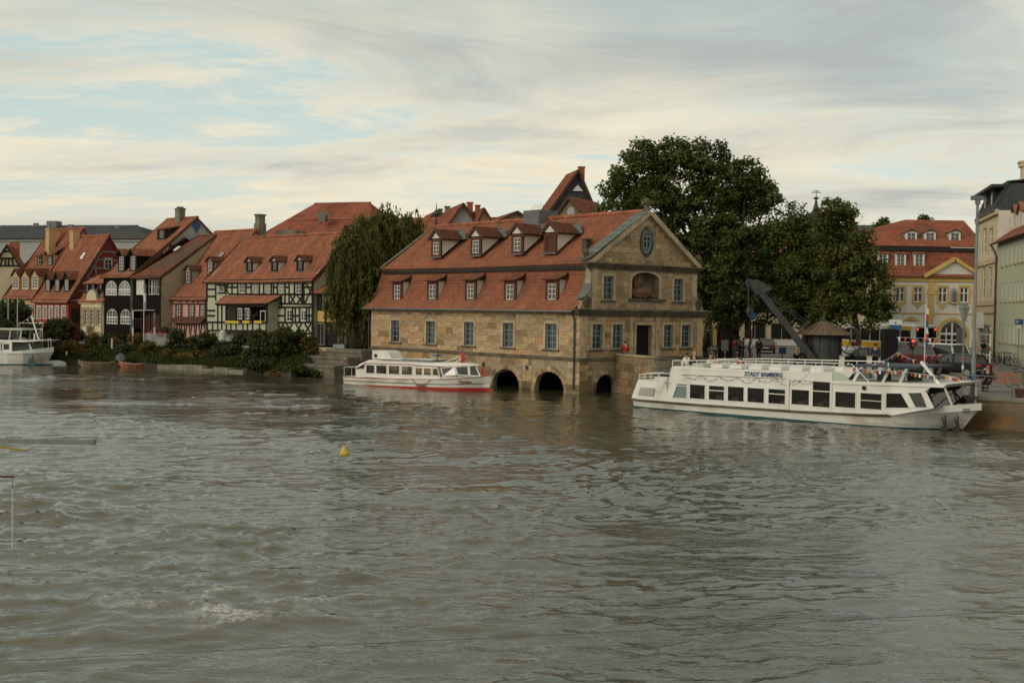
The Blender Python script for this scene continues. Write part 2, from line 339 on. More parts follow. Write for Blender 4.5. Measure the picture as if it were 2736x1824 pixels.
# ------------------------------------------------------------------ building kit
def wall_mesh(mb, x0, x1, z0, z1, holes, depth=0.25, y=0.0):
    """Wall face with real openings; holes: (x0, x1, z0, z1[, arch])."""
    xs = sorted({x0, x1, *[h[i] for h in holes for i in (0, 1)]}); zs = sorted({z0, z1, *[h[i] for h in holes for i in (2, 3)]})
    xs = [x for x in xs if x0 - 1e-6 <= x <= x1 + 1e-6]; zs = [z for z in zs if z0 - 1e-6 <= z <= z1 + 1e-6]
    for i in range(len(xs) - 1):
        run = None
        for k in range(len(zs) - 1):
            cx, cz = (xs[i] + xs[i + 1]) / 2, (zs[k] + zs[k + 1]) / 2
            inside = any(h[0] < cx < h[1] and h[2] < cz < h[3] for h in holes)
            if not inside: run = (run[0], zs[k + 1]) if run else (zs[k], zs[k + 1])
            if (inside or k == len(zs) - 2) and run:
                mb.poly([(xs[i], y, run[0]), (xs[i + 1], y, run[0]), (xs[i + 1], y, run[1]), (xs[i], y, run[1])]); run = None
    for h in holes:
        a, b, c, d = h[:4]; arch = h[4] if len(h) > 4 else 0
        if arch:
            r = (b - a) / 2; cx = (a + b) / 2; spring = d - arch
            arc = [(cx - r * math.cos(math.pi * i / 12), spring + arch * math.sin(math.pi * i / 12)) for i in range(13)]
            for i in range(12):
                p, q = arc[i], arc[i + 1]
                mb.poly([(p[0], y, p[1]), (q[0], y, q[1]), (q[0], y, d), (p[0], y, d)])
                mb.poly([(p[0], y, p[1]), (q[0], y, q[1]), (q[0], y + depth, q[1]), (p[0], y + depth, p[1])])
            d = spring
        mb.poly([(a, y, c), (a, y, d), (a, y + depth, d), (a, y + depth, c)]); mb.poly([(b, y, c), (b, y, d), (b, y + depth, d), (b, y + depth, c)])
        if not arch: mb.poly([(a, y, d), (b, y, d), (b, y + depth, d), (a, y + depth, d)])
        if c > z0 + 1e-3: mb.poly([(a, y, c), (b, y, c), (b, y + depth, c), (a, y + depth, c)])
    return mb
_wc = {}
def window(parent, x, z, w, h, y=0.12, nx=2, nz=3, fmat='white_paint', pmat='pane', fw=0.07, bw=0.035, arch=0, rot=0, loc=None, name='window', surround=None, sill=None, tz=None, flat=False):
    """Casement standing at (x centre, z bottom); y is the plane of the glass, inwards."""
    key = (round(w, 2), round(h, 2), nx, nz, fmat, fw, bw, arch, tz)
    if key not in _wc:
        m = MB(); g = MB()
        if arch:
            r = w / 2; sp = h - arch
            arc = [(-r * math.cos(math.pi * i / 12), sp + arch * math.sin(math.pi * i / 12)) for i in range(13)]
            k = (r - fw) / r; ins = [(a * k, sp + (b - sp) * (arch - fw) / arch) for a, b in arc]
            for i in range(12):
                m.hexa([(arc[i][0], -.04, arc[i][1]), (arc[i + 1][0], -.04, arc[i + 1][1]), (ins[i + 1][0], -.04, ins[i + 1][1]), (ins[i][0], -.04, ins[i][1]),
                        (arc[i][0], .03, arc[i][1]), (arc[i + 1][0], .03, arc[i + 1][1]), (ins[i + 1][0], .03, ins[i + 1][1]), (ins[i][0], .03, ins[i][1])])
            m.box(-r, -.04, 0, -r + fw, .03, sp); m.box(r - fw, -.04, 0, r, .03, sp); m.box(-r + fw, -.04, 0, r - fw, .03, fw)
            g.poly([(-r + .01, 0, .01), (r - .01, 0, .01)] + [(a * .98, 0, b) for a, b in ins[::-1]]); top = sp
            m.box(-r + fw, -.045, sp - bw, r - fw, .02, sp + bw)
        else:
            m.box(-w / 2, -.04, 0, -w / 2 + fw, .03, h); m.box(w / 2 - fw, -.04, 0, w / 2, .03, h); m.box(-w / 2 + fw, -.04, 0, w / 2 - fw, .03, fw); m.box(-w / 2 + fw, -.04, h - fw, w / 2 - fw, .03, h)
            g.poly([(-w / 2 + .01, 0, .01), (w / 2 - .01, 0, .01), (w / 2 - .01, 0, h - .01), (-w / 2 + .01, 0, h - .01)]); top = h
        for i in range(1, nx):
            xx = -w / 2 + fw + (w - 2 * fw) * i / nx; bb = bw * (1.5 if nx % 2 == 0 and i == nx // 2 else 1)
            m.box(xx - bb / 2, -.03, fw, xx + bb / 2, .02, (h - fw) if not arch else h - fw - arch * abs(2 * i / nx - 1) * .9)
        for i in range(1, nz):
            q = fw + (top - fw) * i / nz if tz is None else h * tz[i - 1]
            m.box(-w / 2 + fw, -.026, q - bw / 2, w / 2 - fw, .018, q + bw / 2)
        _wc[key] = (m.mesh('window_frame', fmat), g)
    fm, g = _wc[key]
    lo = Vector((x, y, z)) if loc is None else Vector(loc)
    o = add(name, fm, parent, lo, rot)
    gk = key + (pmat,)
    if gk not in _wc: _wc[gk] = g.mesh('pane', pmat)
    if flat: add('pane', _wc[gk], parent, lo, rot)
    else: add('pane', _wc[gk], o)
    if surround:
        sm, sw = surround; key2 = ('s', round(w, 2), round(h, 2), sm, sw, y, arch)
        if key2 not in _wc:
            s = MB(); f = -y - 0.05; bk = -y + 0.06
            s.box(-w / 2 - sw, f, -0.02, -w / 2 - .004, bk, h + sw); s.box(w / 2 + .004, f, -0.02, w / 2 + sw, bk, h + sw); s.box(-w / 2 - .004, f, h + .004, w / 2 + .004, bk, h + sw)
            _wc[key2] = s.mesh('surround', sm)
        add('surround', _wc[key2], o)
    if sill:
        sm, so_ = sill; key3 = ('l', round(w, 2), sm, so_, y)
        if key3 not in _wc: _wc[key3] = MB().box(-w / 2 - so_, -y - 0.12, -0.13, w / 2 + so_, -y + 0.08, -0.024).mesh('sill', sm)
        add('sill', _wc[key3], o)
    return o
def tiles(Lp, Rp, tw=0.2, rh=0.17, mat='tile', parent=None, name='roof_tile', seed=1, lift=0.03, var=0.13, sag=0.0, origin=None):
    """Rows of overlapping flat tiles between two edge polylines (bottom to top), one joined mesh."""
    Lp = np.array(Lp, float); Rp = np.array(Rp, float); rng = np.random.default_rng(seed)
    seg = np.linalg.norm(np.diff((Lp + Rp) / 2, axis=0), axis=1); cum = np.concatenate([[0], np.cumsum(seg)]); tot = cum[-1]
    def edge(P, s): return np.stack([np.interp(s, cum, P[:, k]) for k in range(3)], -1)
    nrow = max(2, int(tot / rh)); V = []; Fc = []; C = []; nb = 0
    for r in range(nrow):
        s0 = tot * r / nrow; s1 = min(tot, s0 + tot / nrow * 1.5)
        a0, b0 = edge(Lp, s0), edge(Rp, s0); a1, b1 = edge(Lp, s1), edge(Rp, s1)
        wdt = np.linalg.norm(b0 - a0); n = max(2, int(wdt / tw))
        e = np.arange(n + 1) / n; 
        if r % 2: e = np.concatenate([[0], (np.arange(n) + 0.5) / n, [1]])
        k = len(e) - 1; t0 = e[:-1]; t1 = e[1:]
        nrm = np.cross(b0 - a0, (a1 + b1) / 2 - (a0 + b0) / 2); nrm /= np.linalg.norm(nrm) + 1e-9
        if nrm[2] < 0: nrm = -nrm
        sg = lambda t: -sag * np.sin(np.pi * t)[:, None] * np.array([[0, 0, 1.0]])
        li = (lift + rng.uniform(-.006, .01, k))[:, None] * nrm
        g = 0.06 * (t1 - t0); tm = (t0 + t1) / 2
        down = (a0 + b0 - a1 - b1); down = down / (np.linalg.norm(down) + 1e-9) * rng.uniform(-.012, .03, k)[:, None]
        pl = a0 + (b0 - a0) * (t0 + g)[:, None] + li + sg(t0); pr = a0 + (b0 - a0) * (t1 - g)[:, None] + li + sg(t1); pc = a0 + (b0 - a0) * tm[:, None] + li + sg(tm) + down - (a1 - a0) * .16
        ql = a1 + (b1 - a1) * (t0 + g)[:, None] + nrm * .004 + sg(t0); qr = a1 + (b1 - a1) * (t1 - g)[:, None] + nrm * .004 + sg(t1)
        dl, dr, dc = pl - nrm * lift * .9, pr - nrm * lift * .9, pc - nrm * lift * .9
        V.append(np.stack([pl, pc, pr, qr, ql, dl, dc, dr], 1).reshape(-1, 3))
        base = nb + 8 * np.arange(k); nb += 8 * k
        Fc.append((base, k))
        shade = (1 + rng.normal(0, var, k)).clip(.45, 1.6); warm = rng.normal(0, .07, k)
        C.append(np.stack([shade * (1 + warm), shade, shade * (1 - warm * .6), np.ones(k)], 1))
    V = np.concatenate(V); C = np.concatenate(C); faces = []
    base = np.concatenate([b for b, _ in Fc])
    top = base[:, None] + np.array([0, 1, 2, 3, 4]); lip1 = base[:, None] + np.array([5, 6, 1, 0]); lip2 = base[:, None] + np.array([6, 7, 2, 1])
    me = bpy.data.meshes.new(name); nf = len(base)
    loops = np.concatenate([top.ravel(), lip1.ravel(), lip2.ravel()]); starts = np.concatenate([5 * np.arange(nf), 5 * nf + 4 * np.arange(2 * nf)]); tots = np.concatenate([np.full(nf, 5), np.full(2 * nf, 4)])
    me.vertices.add(len(V)); me.vertices.foreach_set('co', V.astype(np.float32).ravel())
    me.loops.add(len(loops)); me.loops.foreach_set('vertex_index', loops.astype(np.int32))
    me.polygons.add(3 * nf); me.polygons.foreach_set('loop_start', starts.astype(np.int32)); me.polygons.foreach_set('loop_total', tots.astype(np.int32))
    me.update(calc_edges=True)
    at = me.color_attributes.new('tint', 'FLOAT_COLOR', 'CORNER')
    at.data.foreach_set('color', np.concatenate([np.repeat(C, 5, 0), np.repeat(C, 4, 0) * .8, np.repeat(C, 4, 0) * .8]).astype(np.float32).ravel())  # lip faces tinted darker: the shadow of each row is in the colour
    me.materials.append(M[mat])
    return add(name, me, parent, kind='stuff')
def slab(mb, Lp, Rp, t=0.1, drop=0.0):
    """Solid board under the tiles, between two edge polylines."""
    for i in range(len(Lp) - 1):
        a, b, c, d = (Vector(p) for p in (Lp[i], Rp[i], Rp[i + 1], Lp[i + 1]))
        n = (b - a).cross(d - a).normalized()
        if n.z < 0: n = -n
        dv = Vector((0, 0, drop)); a, b, c, d = a - dv, b - dv, c - dv, d - dv
        n *= t; mb.hexa([a - n, b - n, c - n, d - n, a, b, c, d])
    return mb
def ridge_caps(p, q, parent, mat='tile', r=0.11, step=0.38, seed=3):
    p, q = Vector(p), Vector(q); n = max(2, int((q - p).length / step)); rnd = random.Random(seed); m = MB()
    for i in range(n):
        a = p.lerp(q, i / n); b = p.lerp(q, (i + 1.12) / n); s = rnd.uniform(.75, 1.2); m.col = (s, s * .97, s * .95)
        m.tube([a, b], [r * .88, r * 1.08], 7)
    return m.build('ridge_tile', mat, parent, kind='stuff')
# ------------------------------------------------------------------ river, ground, quay
A_ = on_z(1547, 1053, 0)
u49 = Vector((math.cos(R(49)), -math.sin(R(49)), 0)); B_ = A_ - u49 * 23.5
FS = Frame(B_.x, B_.y, 49); FG = Frame(A_.x, A_.y, -41)      # long wall and gable wall of the stone hall by the water
QZ = 1.55
P0 = FG.W(3.3, 0, 0); P1 = Vector((9.6, 69.3, 0)); P2 = Vector((13.4, 63.6, 0)); P3 = on_z(2736, 1157, 0); P4 = P3 + (P3 - P2) * 1.3; P5 = Vector((140, -60, 0))
QP = [P0, P1, P2, P3, P4, P5]
BANK = [on_z(905, 998, 0), on_z(777, 1008, 0), on_z(651, 996, 0), on_z(455, 985, 0), on_z(300, 978, 0), on_z(143, 972, 0), on_z(0, 966, 0), Vector((-90, 120, 0)), Vector((-300, 205, 0)), Vector((-1500, 700, 0))]
def river():
    ys = [11.0]
    while ys[-1] < 132: ys.append(ys[-1] + min(.6, max(.085, .0031 * ys[-1])))      # finer rows where ripples are resolved
    ys = np.concatenate([np.linspace(-90, 4, 24), np.arange(5, 11, 0.5), ys, np.linspace(134, 420, 50)])
    xs = np.concatenate([np.linspace(-420, -62, 40), np.arange(-60, -20, 0.3), np.arange(-20, 20, 0.11), np.arange(20, 60, 0.3), np.linspace(62, 300, 30)])
    X, Y = np.meshgrid(xs, ys); dy = np.gradient(ys)[:, None]; dx = np.gradient(xs)[None, :]; rng = np.random.default_rng(11)
    def vn(x, y, seed):                                # smooth value noise, 0..1
        g = np.random.default_rng(seed).random((256, 256)); xi, yi = np.floor(x).astype(int), np.floor(y).astype(int); fx, fy = x - xi, y - yi
        fx, fy = fx * fx * fx * (fx * (fx * 6 - 15) + 10), fy * fy * fy * (fy * (fy * 6 - 15) + 10)
        a, b, c, d = g[yi & 255, xi & 255], g[yi & 255, (xi + 1) & 255], g[(yi + 1) & 255, xi & 255], g[(yi + 1) & 255, (xi + 1) & 255]
        return (a * (1 - fx) + b * fx) * (1 - fy) + (c * (1 - fx) + d * fx) * fy
    def ridge(sc, seed, pw, ax=.6, rot=.12):           # sparse crest lines, drawn out across the current
        x, y = X * math.cos(rot) + Y * math.sin(rot), Y * math.cos(rot) - X * math.sin(rot)
        x = x + .9 * sc * (vn(x / sc * .7, y / sc * .7, seed + 50) - .5); y = y + .9 * sc * (vn(x / sc * .7 + 9, y / sc * .7, seed + 60) - .5)
        return (1 - np.abs(2 * vn(x / sc * ax, y / sc, seed) - 1)) ** pw
    def fade(sc): return np.clip((sc / np.maximum(dy, dx * .6) - 2.2) / 3, 0, 1)
    def sstep(v, a, b): t = np.clip((v - a) / (b - a), 0, 1); return t * t * (3 - 2 * t)
    c = on_z(470, 1640, 0); env = np.exp(-(((X - c.x) / 4.4) ** 2 + ((Y - c.y - .18 * (X - c.x)) / 2.3) ** 2))
    c2 = on_z(420, 1400, 0); env2 = np.exp(-(((X - c2.x) / 6) ** 2 + ((Y - c2.y) / 4) ** 2))
    calm = 1 - .55 * np.exp(-(((X - 6) / 6) ** 2 + ((Y - 23) / 7) ** 2))
    patch = .25 + .75 * sstep(vn(X / 5.5, Y / 4.2, 3), .35, .7); patch2 = .45 + .55 * sstep(vn(X / 3.1 + 40, Y / 2.2, 5), .4, .75)
    H = np.zeros_like(X)
    for sc, amp, pw, sd in ((3.4, .05, 2.2, 11), (1.9, .06, 3.0, 12), (1.05, .062, 3.4, 13), (.6, .062, 3.2, 14), (.36, .045, 2.8, 15), (.75, .05, 3.2, 16), (.48, .05, 3.0, 17), (.28, .022, 2.4, 18)):
        H += amp * ridge(sc, sd, pw, rot=.12 + .1 * (sd % 3)) * fade(sc) * (patch if sc > 1 else patch2) * calm * (1 + .35 * env2)
    crest = ridge(1.5, 31, 2.6, .62, .2) * .52 + ridge(.95, 32, 2.4, .55, .05) * .3 + ridge(.5, 33, 2.0, .6, .1) * .14
    res_ok = np.clip((.4 - dy) / .2, 0, 1)
    H += env * res_ok * crest * .33
    fm = sstep(crest, .52, .7) * np.clip(env * 1.5 - .55, 0, 1) * res_ok * (.35 + .65 * sstep(vn(X / .9, Y / .7, 77), .35, .6))
    ny, nx = X.shape; V = np.stack([X, Y, H], -1).reshape(-1, 3)
    idx = np.arange(ny * nx).reshape(ny, nx); q = np.stack([idx[:-1, :-1], idx[:-1, 1:], idx[1:, 1:], idx[1:, :-1]], -1).reshape(-1, 4)
    me = bpy.data.meshes.new('river_water'); me.vertices.add(len(V)); me.vertices.foreach_set('co', V.astype(np.float32).ravel())
    me.loops.add(q.size); me.loops.foreach_set('vertex_index', q.astype(np.int32).ravel()); me.polygons.add(len(q))
    me.polygons.foreach_set('loop_start', (4 * np.arange(len(q))).astype(np.int32)); me.polygons.foreach_set('loop_total', np.full(len(q), 4, np.int32)); me.polygons.foreach_set('use_smooth', np.ones(len(q), bool))
    me.update(calc_edges=True)
    at = me.attributes.new('foam', 'FLOAT', 'POINT'); at.data.foreach_set('value', fm.astype(np.float32).ravel())
    m = bpy.data.materials.new('river_water'); m.use_nodes = True; t = m.node_tree; N, L = t.nodes, t.links; b = N['Principled BSDF']
    b.inputs['Roughness'].default_value = 0.07; b.inputs['IOR'].default_value = 1.7; b.inputs['Specular IOR Level'].default_value = 0.5; b.inputs['Specular Tint'].default_value = (1, .97, .87, 1)
    tcn = N.new('ShaderNodeTexCoord')
    def nz(scale, sx, sy, rot, det, rough=.6, dist=0):
        mp = N.new('ShaderNodeMapping'); mp.inputs['Scale'].default_value = (sx, sy, 1); mp.inputs['Rotation'].default_value = (0, 0, R(rot)); L.new(tcn.outputs['Object'], mp.inputs[0])
        n = N.new('ShaderNodeTexNoise'); n.inputs['Scale'].default_value = scale; n.inputs['Detail'].default_value = det; n.inputs['Roughness'].default_value = rough; n.inputs['Distortion'].default_value = dist; L.new(mp.outputs[0], n.inputs['Vector']); return n.outputs['Fac']
    def mth(op, a, c_):
        n = N.new('ShaderNodeMath'); n.operation = op
        for i, v in enumerate((a, c_)):
            if isinstance(v, (int, float)): n.inputs[i].default_value = v
            else: L.new(v, n.inputs[i])
        return n.outputs[0]
    patch = nz(.09, 1, 1.6, 20, 4)
    pr = N.new('ShaderNodeMapRange'); L.new(patch, pr.inputs[0]); pr.inputs[1].default_value = .38; pr.inputs[2].default_value = .62; pr.inputs[3].default_value = .35; pr.inputs[4].default_value = 1.15
    def rdg(v, pw): return mth('POWER', mth('MAXIMUM', mth('SUBTRACT', 1.0, mth('ABSOLUTE', mth('SUBTRACT', mth('MULTIPLY', v, 4.0), 2.0), 0)), 0.0), pw)
    def pos(v): return mth('MAXIMUM', v, 0.0)
    hsum = mth('ADD', mth('MULTIPLY', pos(rdg(nz(2.6, .7, 1.3, 12, 3, .6, .6), 2.0)), .55), mth('ADD', mth('MULTIPLY', pos(rdg(nz(5.5, .7, 1.2, -10, 3, .6, .4), 1.5)), .22), mth('MULTIPLY', nz(1.1, .7, 1.3, -8, 4, .6, 1.0), .8)))
    hs = mth('MULTIPLY', hsum, pr.outputs[0])
    bn = N.new('ShaderNodeBump'); bn.inputs['Strength'].default_value = 1; bn.inputs['Distance'].default_value = .011; L.new(hs, bn.inputs['Height']); L.new(bn.outputs[0], b.inputs['Normal'])
    fa = N.new('ShaderNodeAttribute'); fa.attribute_name = 'foam'
    fn = mth('MULTIPLY', fa.outputs['Fac'], mth('MULTIPLY', mth('SUBTRACT', nz(11, 1, 1, 0, 7, .75), .42), 8))
    cl = N.new('ShaderNodeClamp'); L.new(fn, cl.inputs[0])
    mx = N.new('ShaderNodeMix'); mx.data_type = 'RGBA'; L.new(cl.outputs[0], mx.inputs[0]); mx.inputs[6].default_value = (.046, .050, .030, 1); mx.inputs[7].default_value = (.5, .51, .47, 1); L.new(mx.outputs[2], b.inputs['Base Color'])
    rr = N.new('ShaderNodeMapRange'); L.new(cl.outputs[0], rr.inputs[0]); rr.inputs[3].default_value = .04; rr.inputs[4].default_value = .7; L.new(rr.outputs[0], b.inputs['Roughness'])
    me.materials.append(m); o = add('river_water', me, kind='structure'); return o
river()
inner = []
for i, p in enumerate(BANK):
    d = (BANK[min(i + 1, len(BANK) - 1)] - BANK[max(i - 1, 0)]).normalized(); n = Vector((d.y, -d.x, 0)); n = n if n.y > 0 else -n
    inner.append(p + n * 3.2)
inner[0] = FS.W(-1.0, 1.5, 0); inner[1] = BANK[1] + Vector((.9, 3.5, 0))
m = MB()
for i in range(len(BANK) - 1):
    a, b, c, d = BANK[i], BANK[i + 1], inner[i + 1], inner[i]
    m.poly([(a.x, a.y, .36), (b.x, b.y, .36), (c.x, c.y, QZ), (d.x, d.y, QZ)]); m.poly([(a.x, a.y, -2), (b.x, b.y, -2), (b.x, b.y, .36), (a.x, a.y, .36)])
m.build('garden_bank', 'soil', kind='structure')
s_in = FS.W(1, 3, 0); s_in2 = FS.W(20, 3, 0)
poly = [*inner[::-1], s_in, s_in2, FG.W(3.2, .3, 0)] + QP + [Vector((1600, -60, 0)), Vector((1600, 1600, 0)), Vector((-1600, 1600, 0))]
MB().poly([(p.x, p.y, QZ) for p in poly]).build('quay_ground', 'paving', kind='structure')
MB().poly([(-1800, -400, -2.0), (1800, -400, -2.0), (1800, 1700, -2.0), (-1800, 1700, -2.0)]).build('river_bed', 'soil', kind='structure')

qw = thing('quay_wall', 'weathered ochre and grey quay wall running along the moored white ship', 'wall', P2)
m = MB()
for a, b in zip(QP[:-1], QP[1:]):
    d = (b - a).normalized(); n = Vector((-d.y, d.x, 0)); n = n if n.dot(Vector((1, 1, 0))) > 0 else -n
    a_, b_ = a - P2, b - P2
    m.hexa([a_ + Vector((0, 0, -2)), b_ + Vector((0, 0, -2)), b_ + n * .6 + Vector((0, 0, -2)), a_ + n * .6 + Vector((0, 0, -2)), a_ + Vector((0, 0, QZ - .16)), b_ + Vector((0, 0, QZ - .16)), b_ + n * .6 + Vector((0, 0, QZ - .16)), a_ + n * .6 + Vector((0, 0, QZ - .16))])
m.build('wall', 'quay_concrete', qw)
for (a, b) in ((P1, P2), (P2, P3), (P3, P4)):
    d = (b - a); L_ = d.length; d.normalize(); k = int(L_ / 1.6); rz = math.atan2(d.y, d.x)
    for i in range(k):
        q = a + d * (i * L_ / k) - P2
        add('coping_stone', MB().box(.006, -.06, QZ - .155, L_ / k - .006, .55, QZ + .02 + .012 * random.random()).mesh('coping_stone', 'concrete'), qw, q, rz)
# stone parapet by the gable: coursed blocks
dP = (P1 - P0).normalized(); rz = math.atan2(dP.y, dP.x)
pw = thing('parapet_wall', 'brown stone block parapet beside the arched gable of the stone hall', 'wall', P0, rz)
MB().box(0.02, .03, -2, 4.6, .55, 2.40).box(4.6, .03, -2, 5.35, .55, 1.98).build('core', 'mortar', pw)
UNIT = MB(); e = .03
UNIT.hexa([(0, 1, 0), (1, 1, 0), (1, 0, e), (0, 0, e), (0, 1, 1), (1, 1, 1), (1, 0, 1 - e), (0, 0, 1 - e)])
STONE = UNIT.mesh('stone', 'stone_block')
def stone_col(rnd, dark=0.0):
    t = rnd.random()
    if t < .10 + dark: c = (.62, .58, .54)
    elif t < .20 + dark: c = (1.15, .92, .72)
    elif t < .32 + dark: c = (.82, .78, .72)
    else: s = rnd.uniform(.8, 1.22); c = (s * rnd.uniform(.97, 1.06), s, s * rnd.uniform(.88, 1.05))
    return (*c, 1)
rnd = random.Random(5)
for r in range(5):
    z0 = .02 + r * .49; x = 0.02
    top = min(z0 + .475, 2.46)
    while x < (4.6 if r == 4 else 5.35) - .05:
        wd = min(rnd.uniform(.55, 1.0), (4.6 if r == 4 else 5.35) - x)
        t2 = top if x + wd <= 4.65 or r < 4 else 1.98
        o = add('stone', STONE, pw, (x, -rnd.uniform(.01, .04), z0), scale=(wd - .02, .3, t2 - z0)); o.color = [c * .62 for c in stone_col(rnd, .12)]; x += wd
MB().box(-.02, -.05, 2.465, 4.62, .62, 2.56).build('coping', 'stone_trim', pw)
# ------------------------------------------------------------------ the stone hall (long wall on the water, gable on the quay)
L, W_ = 23.5, 12.0
hall = thing('stone_hall', 'large sandstone riverside hall with red mansard roof, water arches and carved gable', 'building', B_, FS.rot())
GL, GR = (L, 0, 0), R(90)                             # gable parts: local x along the gable, y inwards
ZL, ZE, ZB, ZRr, ZC = 2.2, 5.25, 8.05, 12.0, 8.35
wins = [(3.3, 2.72, 1.08, 1.66), (7.78, 2.72, 1.08, 1.66), (12.28, 2.74, 1.08, 1.66), (16.52, 2.76, 1.08, 1.66), (20.82, 2.78, 1.08, 1.66)]
holes = [(x - w / 2, x + w / 2, z, z + h) for x, z, w, h in wins]
arches = [(14.95, 17.75, -1.5, 1.28, 1.15), (19.3, 22.1, -1.5, 1.32, 1.15)]
m = MB(); wall_mesh(m, 0, L, -1.5, ZE, holes + arches, depth=.35)
wl_ = m.build('wall', 'mortar', hall)
gw = [(1.55, 2.86, .92, 1.6), (3.42, 2.86, .92, 1.6), (8.4, 2.9, .92, 1.56), (10.25, 2.9, .92, 1.56), (2.48, 6.05, .92, 1.55), (9.34, 6.08, .92, 1.55)]
gholes = [(x - w / 2, x + w / 2, z, z + h) for x, z, w, h in gw] + [(5.2, 6.72, 1.55, 4.42), (1.5, 3.3, -1.5, 1.22, .85)]
m = MB(); wall_mesh(m, 0.0, W_, -1.5, ZE, [h for h in gholes if h[3] < 5], depth=.35)
gwl = m.build('gable_wall', 'mortar', hall, GL, GR)
m = MB(); wall_mesh(m, 1.0, 11.0, ZE, ZC, [h for h in gholes if h[3] > 5] + [(4.66, 7.36, 6.2, 7.95, .55)], depth=.45)
# curved scroll sides of the upper storey
for sgn, x0 in ((-1, 1.0), (1, 11.0)):
    pr = [(0, 0), (1.0, 0), (1.02, .35), (.75, .75), (.45, 1.0), (.25, 1.5), (.12, 2.2), (.05, 3.1), (0, 3.1)]
    m.prism([(x0 + sgn * a, ZE + b) for a, b in pr], 0.0, .5)
m.poly([(.55, 0, ZC), (11.45, 0, ZC), (6.1, 0, 11.75)])
m.build('gable_upper_wall', 'mortar', hall, GL, GR)
MB().box(0.05, W_ - .3, -1.5, L - .05, W_, ZE).box(0, .36, -1.5, .3, W_ - .3, ZE).build('rear_wall', 'mortar', hall)
MB().poly([(.15, .0, ZE), (.15, W_, ZE), (.15, W_ - 1.3, ZB), (.15, 6, ZRr - .1), (.15, 1.3, ZB)]).build('far_gable', 'plaster_beige', hall)
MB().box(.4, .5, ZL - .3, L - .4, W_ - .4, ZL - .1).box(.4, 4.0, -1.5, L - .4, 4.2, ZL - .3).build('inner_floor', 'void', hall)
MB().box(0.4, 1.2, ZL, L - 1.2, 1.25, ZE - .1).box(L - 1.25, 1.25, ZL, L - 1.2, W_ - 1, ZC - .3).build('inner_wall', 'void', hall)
# ---- coursed stones
rnd = random.Random(21)
def courses(x0, x1, z0, z1, holes, rmin, rmax, wmin, wmax, side=None):
    out = []; z = z0
    while z < z1 - .08:
        h = min(rnd.uniform(rmin, rmax), z1 - z)
        if z1 - z - h < .12: h = z1 - z
        a, b = (x0, x1) if side is None else (max(x0, side(z + h)[0]), min(x1, side(z + h)[1]))
        blocks = sorted((q[0] - .015, q[1] + .015) for q in holes if q[2] < z + h - .02 and q[3] > z + .02)
        segs = []; cur = a
        for q in blocks:
            if q[0] > cur: segs.append((cur, min(q[0], b)))
            cur = max(cur, q[1])
        if cur < b: segs.append((cur, b))
        for s0, s1 in segs:
            x = s0
            while x < s1 - .02:
                wd = rnd.uniform(wmin, wmax)
                if s1 - x - wd < wmin * .6: wd = s1 - x
                wd = min(wd, s1 - x)
                if wd > .12: out.append((x, x + wd, z, z + h))
                x += wd
        z += h
    return out
def grow(h, s): return (h[0] - s, h[1] + s, h[2] - .02, h[3] + s)
arch_box = [(a[0] - .34, a[1] + .34, a[2], a[3] + .34) for a in arches]
st = [(s, 0, .0) for s in courses(0, L, ZL + .12, ZE - .22, [grow(h, .2) for h in holes], .34, .46, .75, 1.6)]
st += [(s, 0, .14) for s in courses(0, L, -.25, ZL - .12, arch_box, .3, .42, .55, 1.1)]
st += [(s, 1, .05) for s in courses(0, W_, ZL + .12, ZE - .3, [grow(h, .2) for h in gholes], .34, .46, .5, 1.1)]
st += [(s, 1, .25) for s in courses(0, 3.9, -.25, ZL - .12, [(1.15, 3.65, -2, 1.6)], .3, .42, .5, 1.0)]
st += [(s, 1, .05) for s in courses(1.0, 11.0, ZE + .25, ZC - .35, [grow(h, .2) for h in gholes if h[3] > 5] + [(4.3, 7.75, 5.9, 8.3)], .34, .42, .45, .95)]
st += [(s, 1, .0) for s in courses(.8, 11.2, ZC + .1, 11.35, [(5.25, 6.95, 8.95, 11.0)], .34, .4, .45, 1.0, side=lambda z: (.75 + (z - ZC) * 1.55, 11.45 - (z - ZC) * 1.55))]
def area(k):
    s, side, _ = k; vis = .694 if side == 0 else .74; dep = (92.5 - s[0] * .755) if side == 0 else (74.8 + s[0] * .656)
    return (s[1] - s[0]) * (s[3] - s[2]) * vis / dep ** 2
st.sort(key=area, reverse=True)
joined = [MB(), MB()]
for i, (s, side, dark) in enumerate(st):
    t = rnd.uniform(.012, .03); c = stone_col(rnd, dark)
    if side == 1: c = (c[0] * .97, c[1] * .97, c[2] * .97, 1)  # gable stones toned down a little, its shade put into the colour
    if s[2] < .55: c = (c[0] * .5, c[1] * .54, c[2] * .5, 1)          # wet algae-stained course
    if i < 300:
        x, z = s[0] + .006, s[2] + .006; sc = (s[1] - s[0] - .012, .12, s[3] - s[2] - .012)
        o = add('stone', STONE, wl_ if side == 0 else gwl, (x, -t, z), scale=sc); o.color = c
    else:
        b = joined[side]; b.col = c[:3]; x0, x1, z0, z1 = s[0] + .006, s[1] - .006, s[2] + .006, s[3] - .006
        b.hexa([(x0, .1, z0), (x1, .1, z0), (x1 - .01, -t, z0 + .012), (x0 + .01, -t, z0 + .012), (x0, .1, z1), (x1, .1, z1), (x1 - .01, -t, z1 - .012), (x0 + .01, -t, z1 - .012)])
joined[0].build('small_stone', 'stone_small', wl_, kind='stuff'); joined[1].build('small_stone', 'stone_small', gwl, kind='stuff')
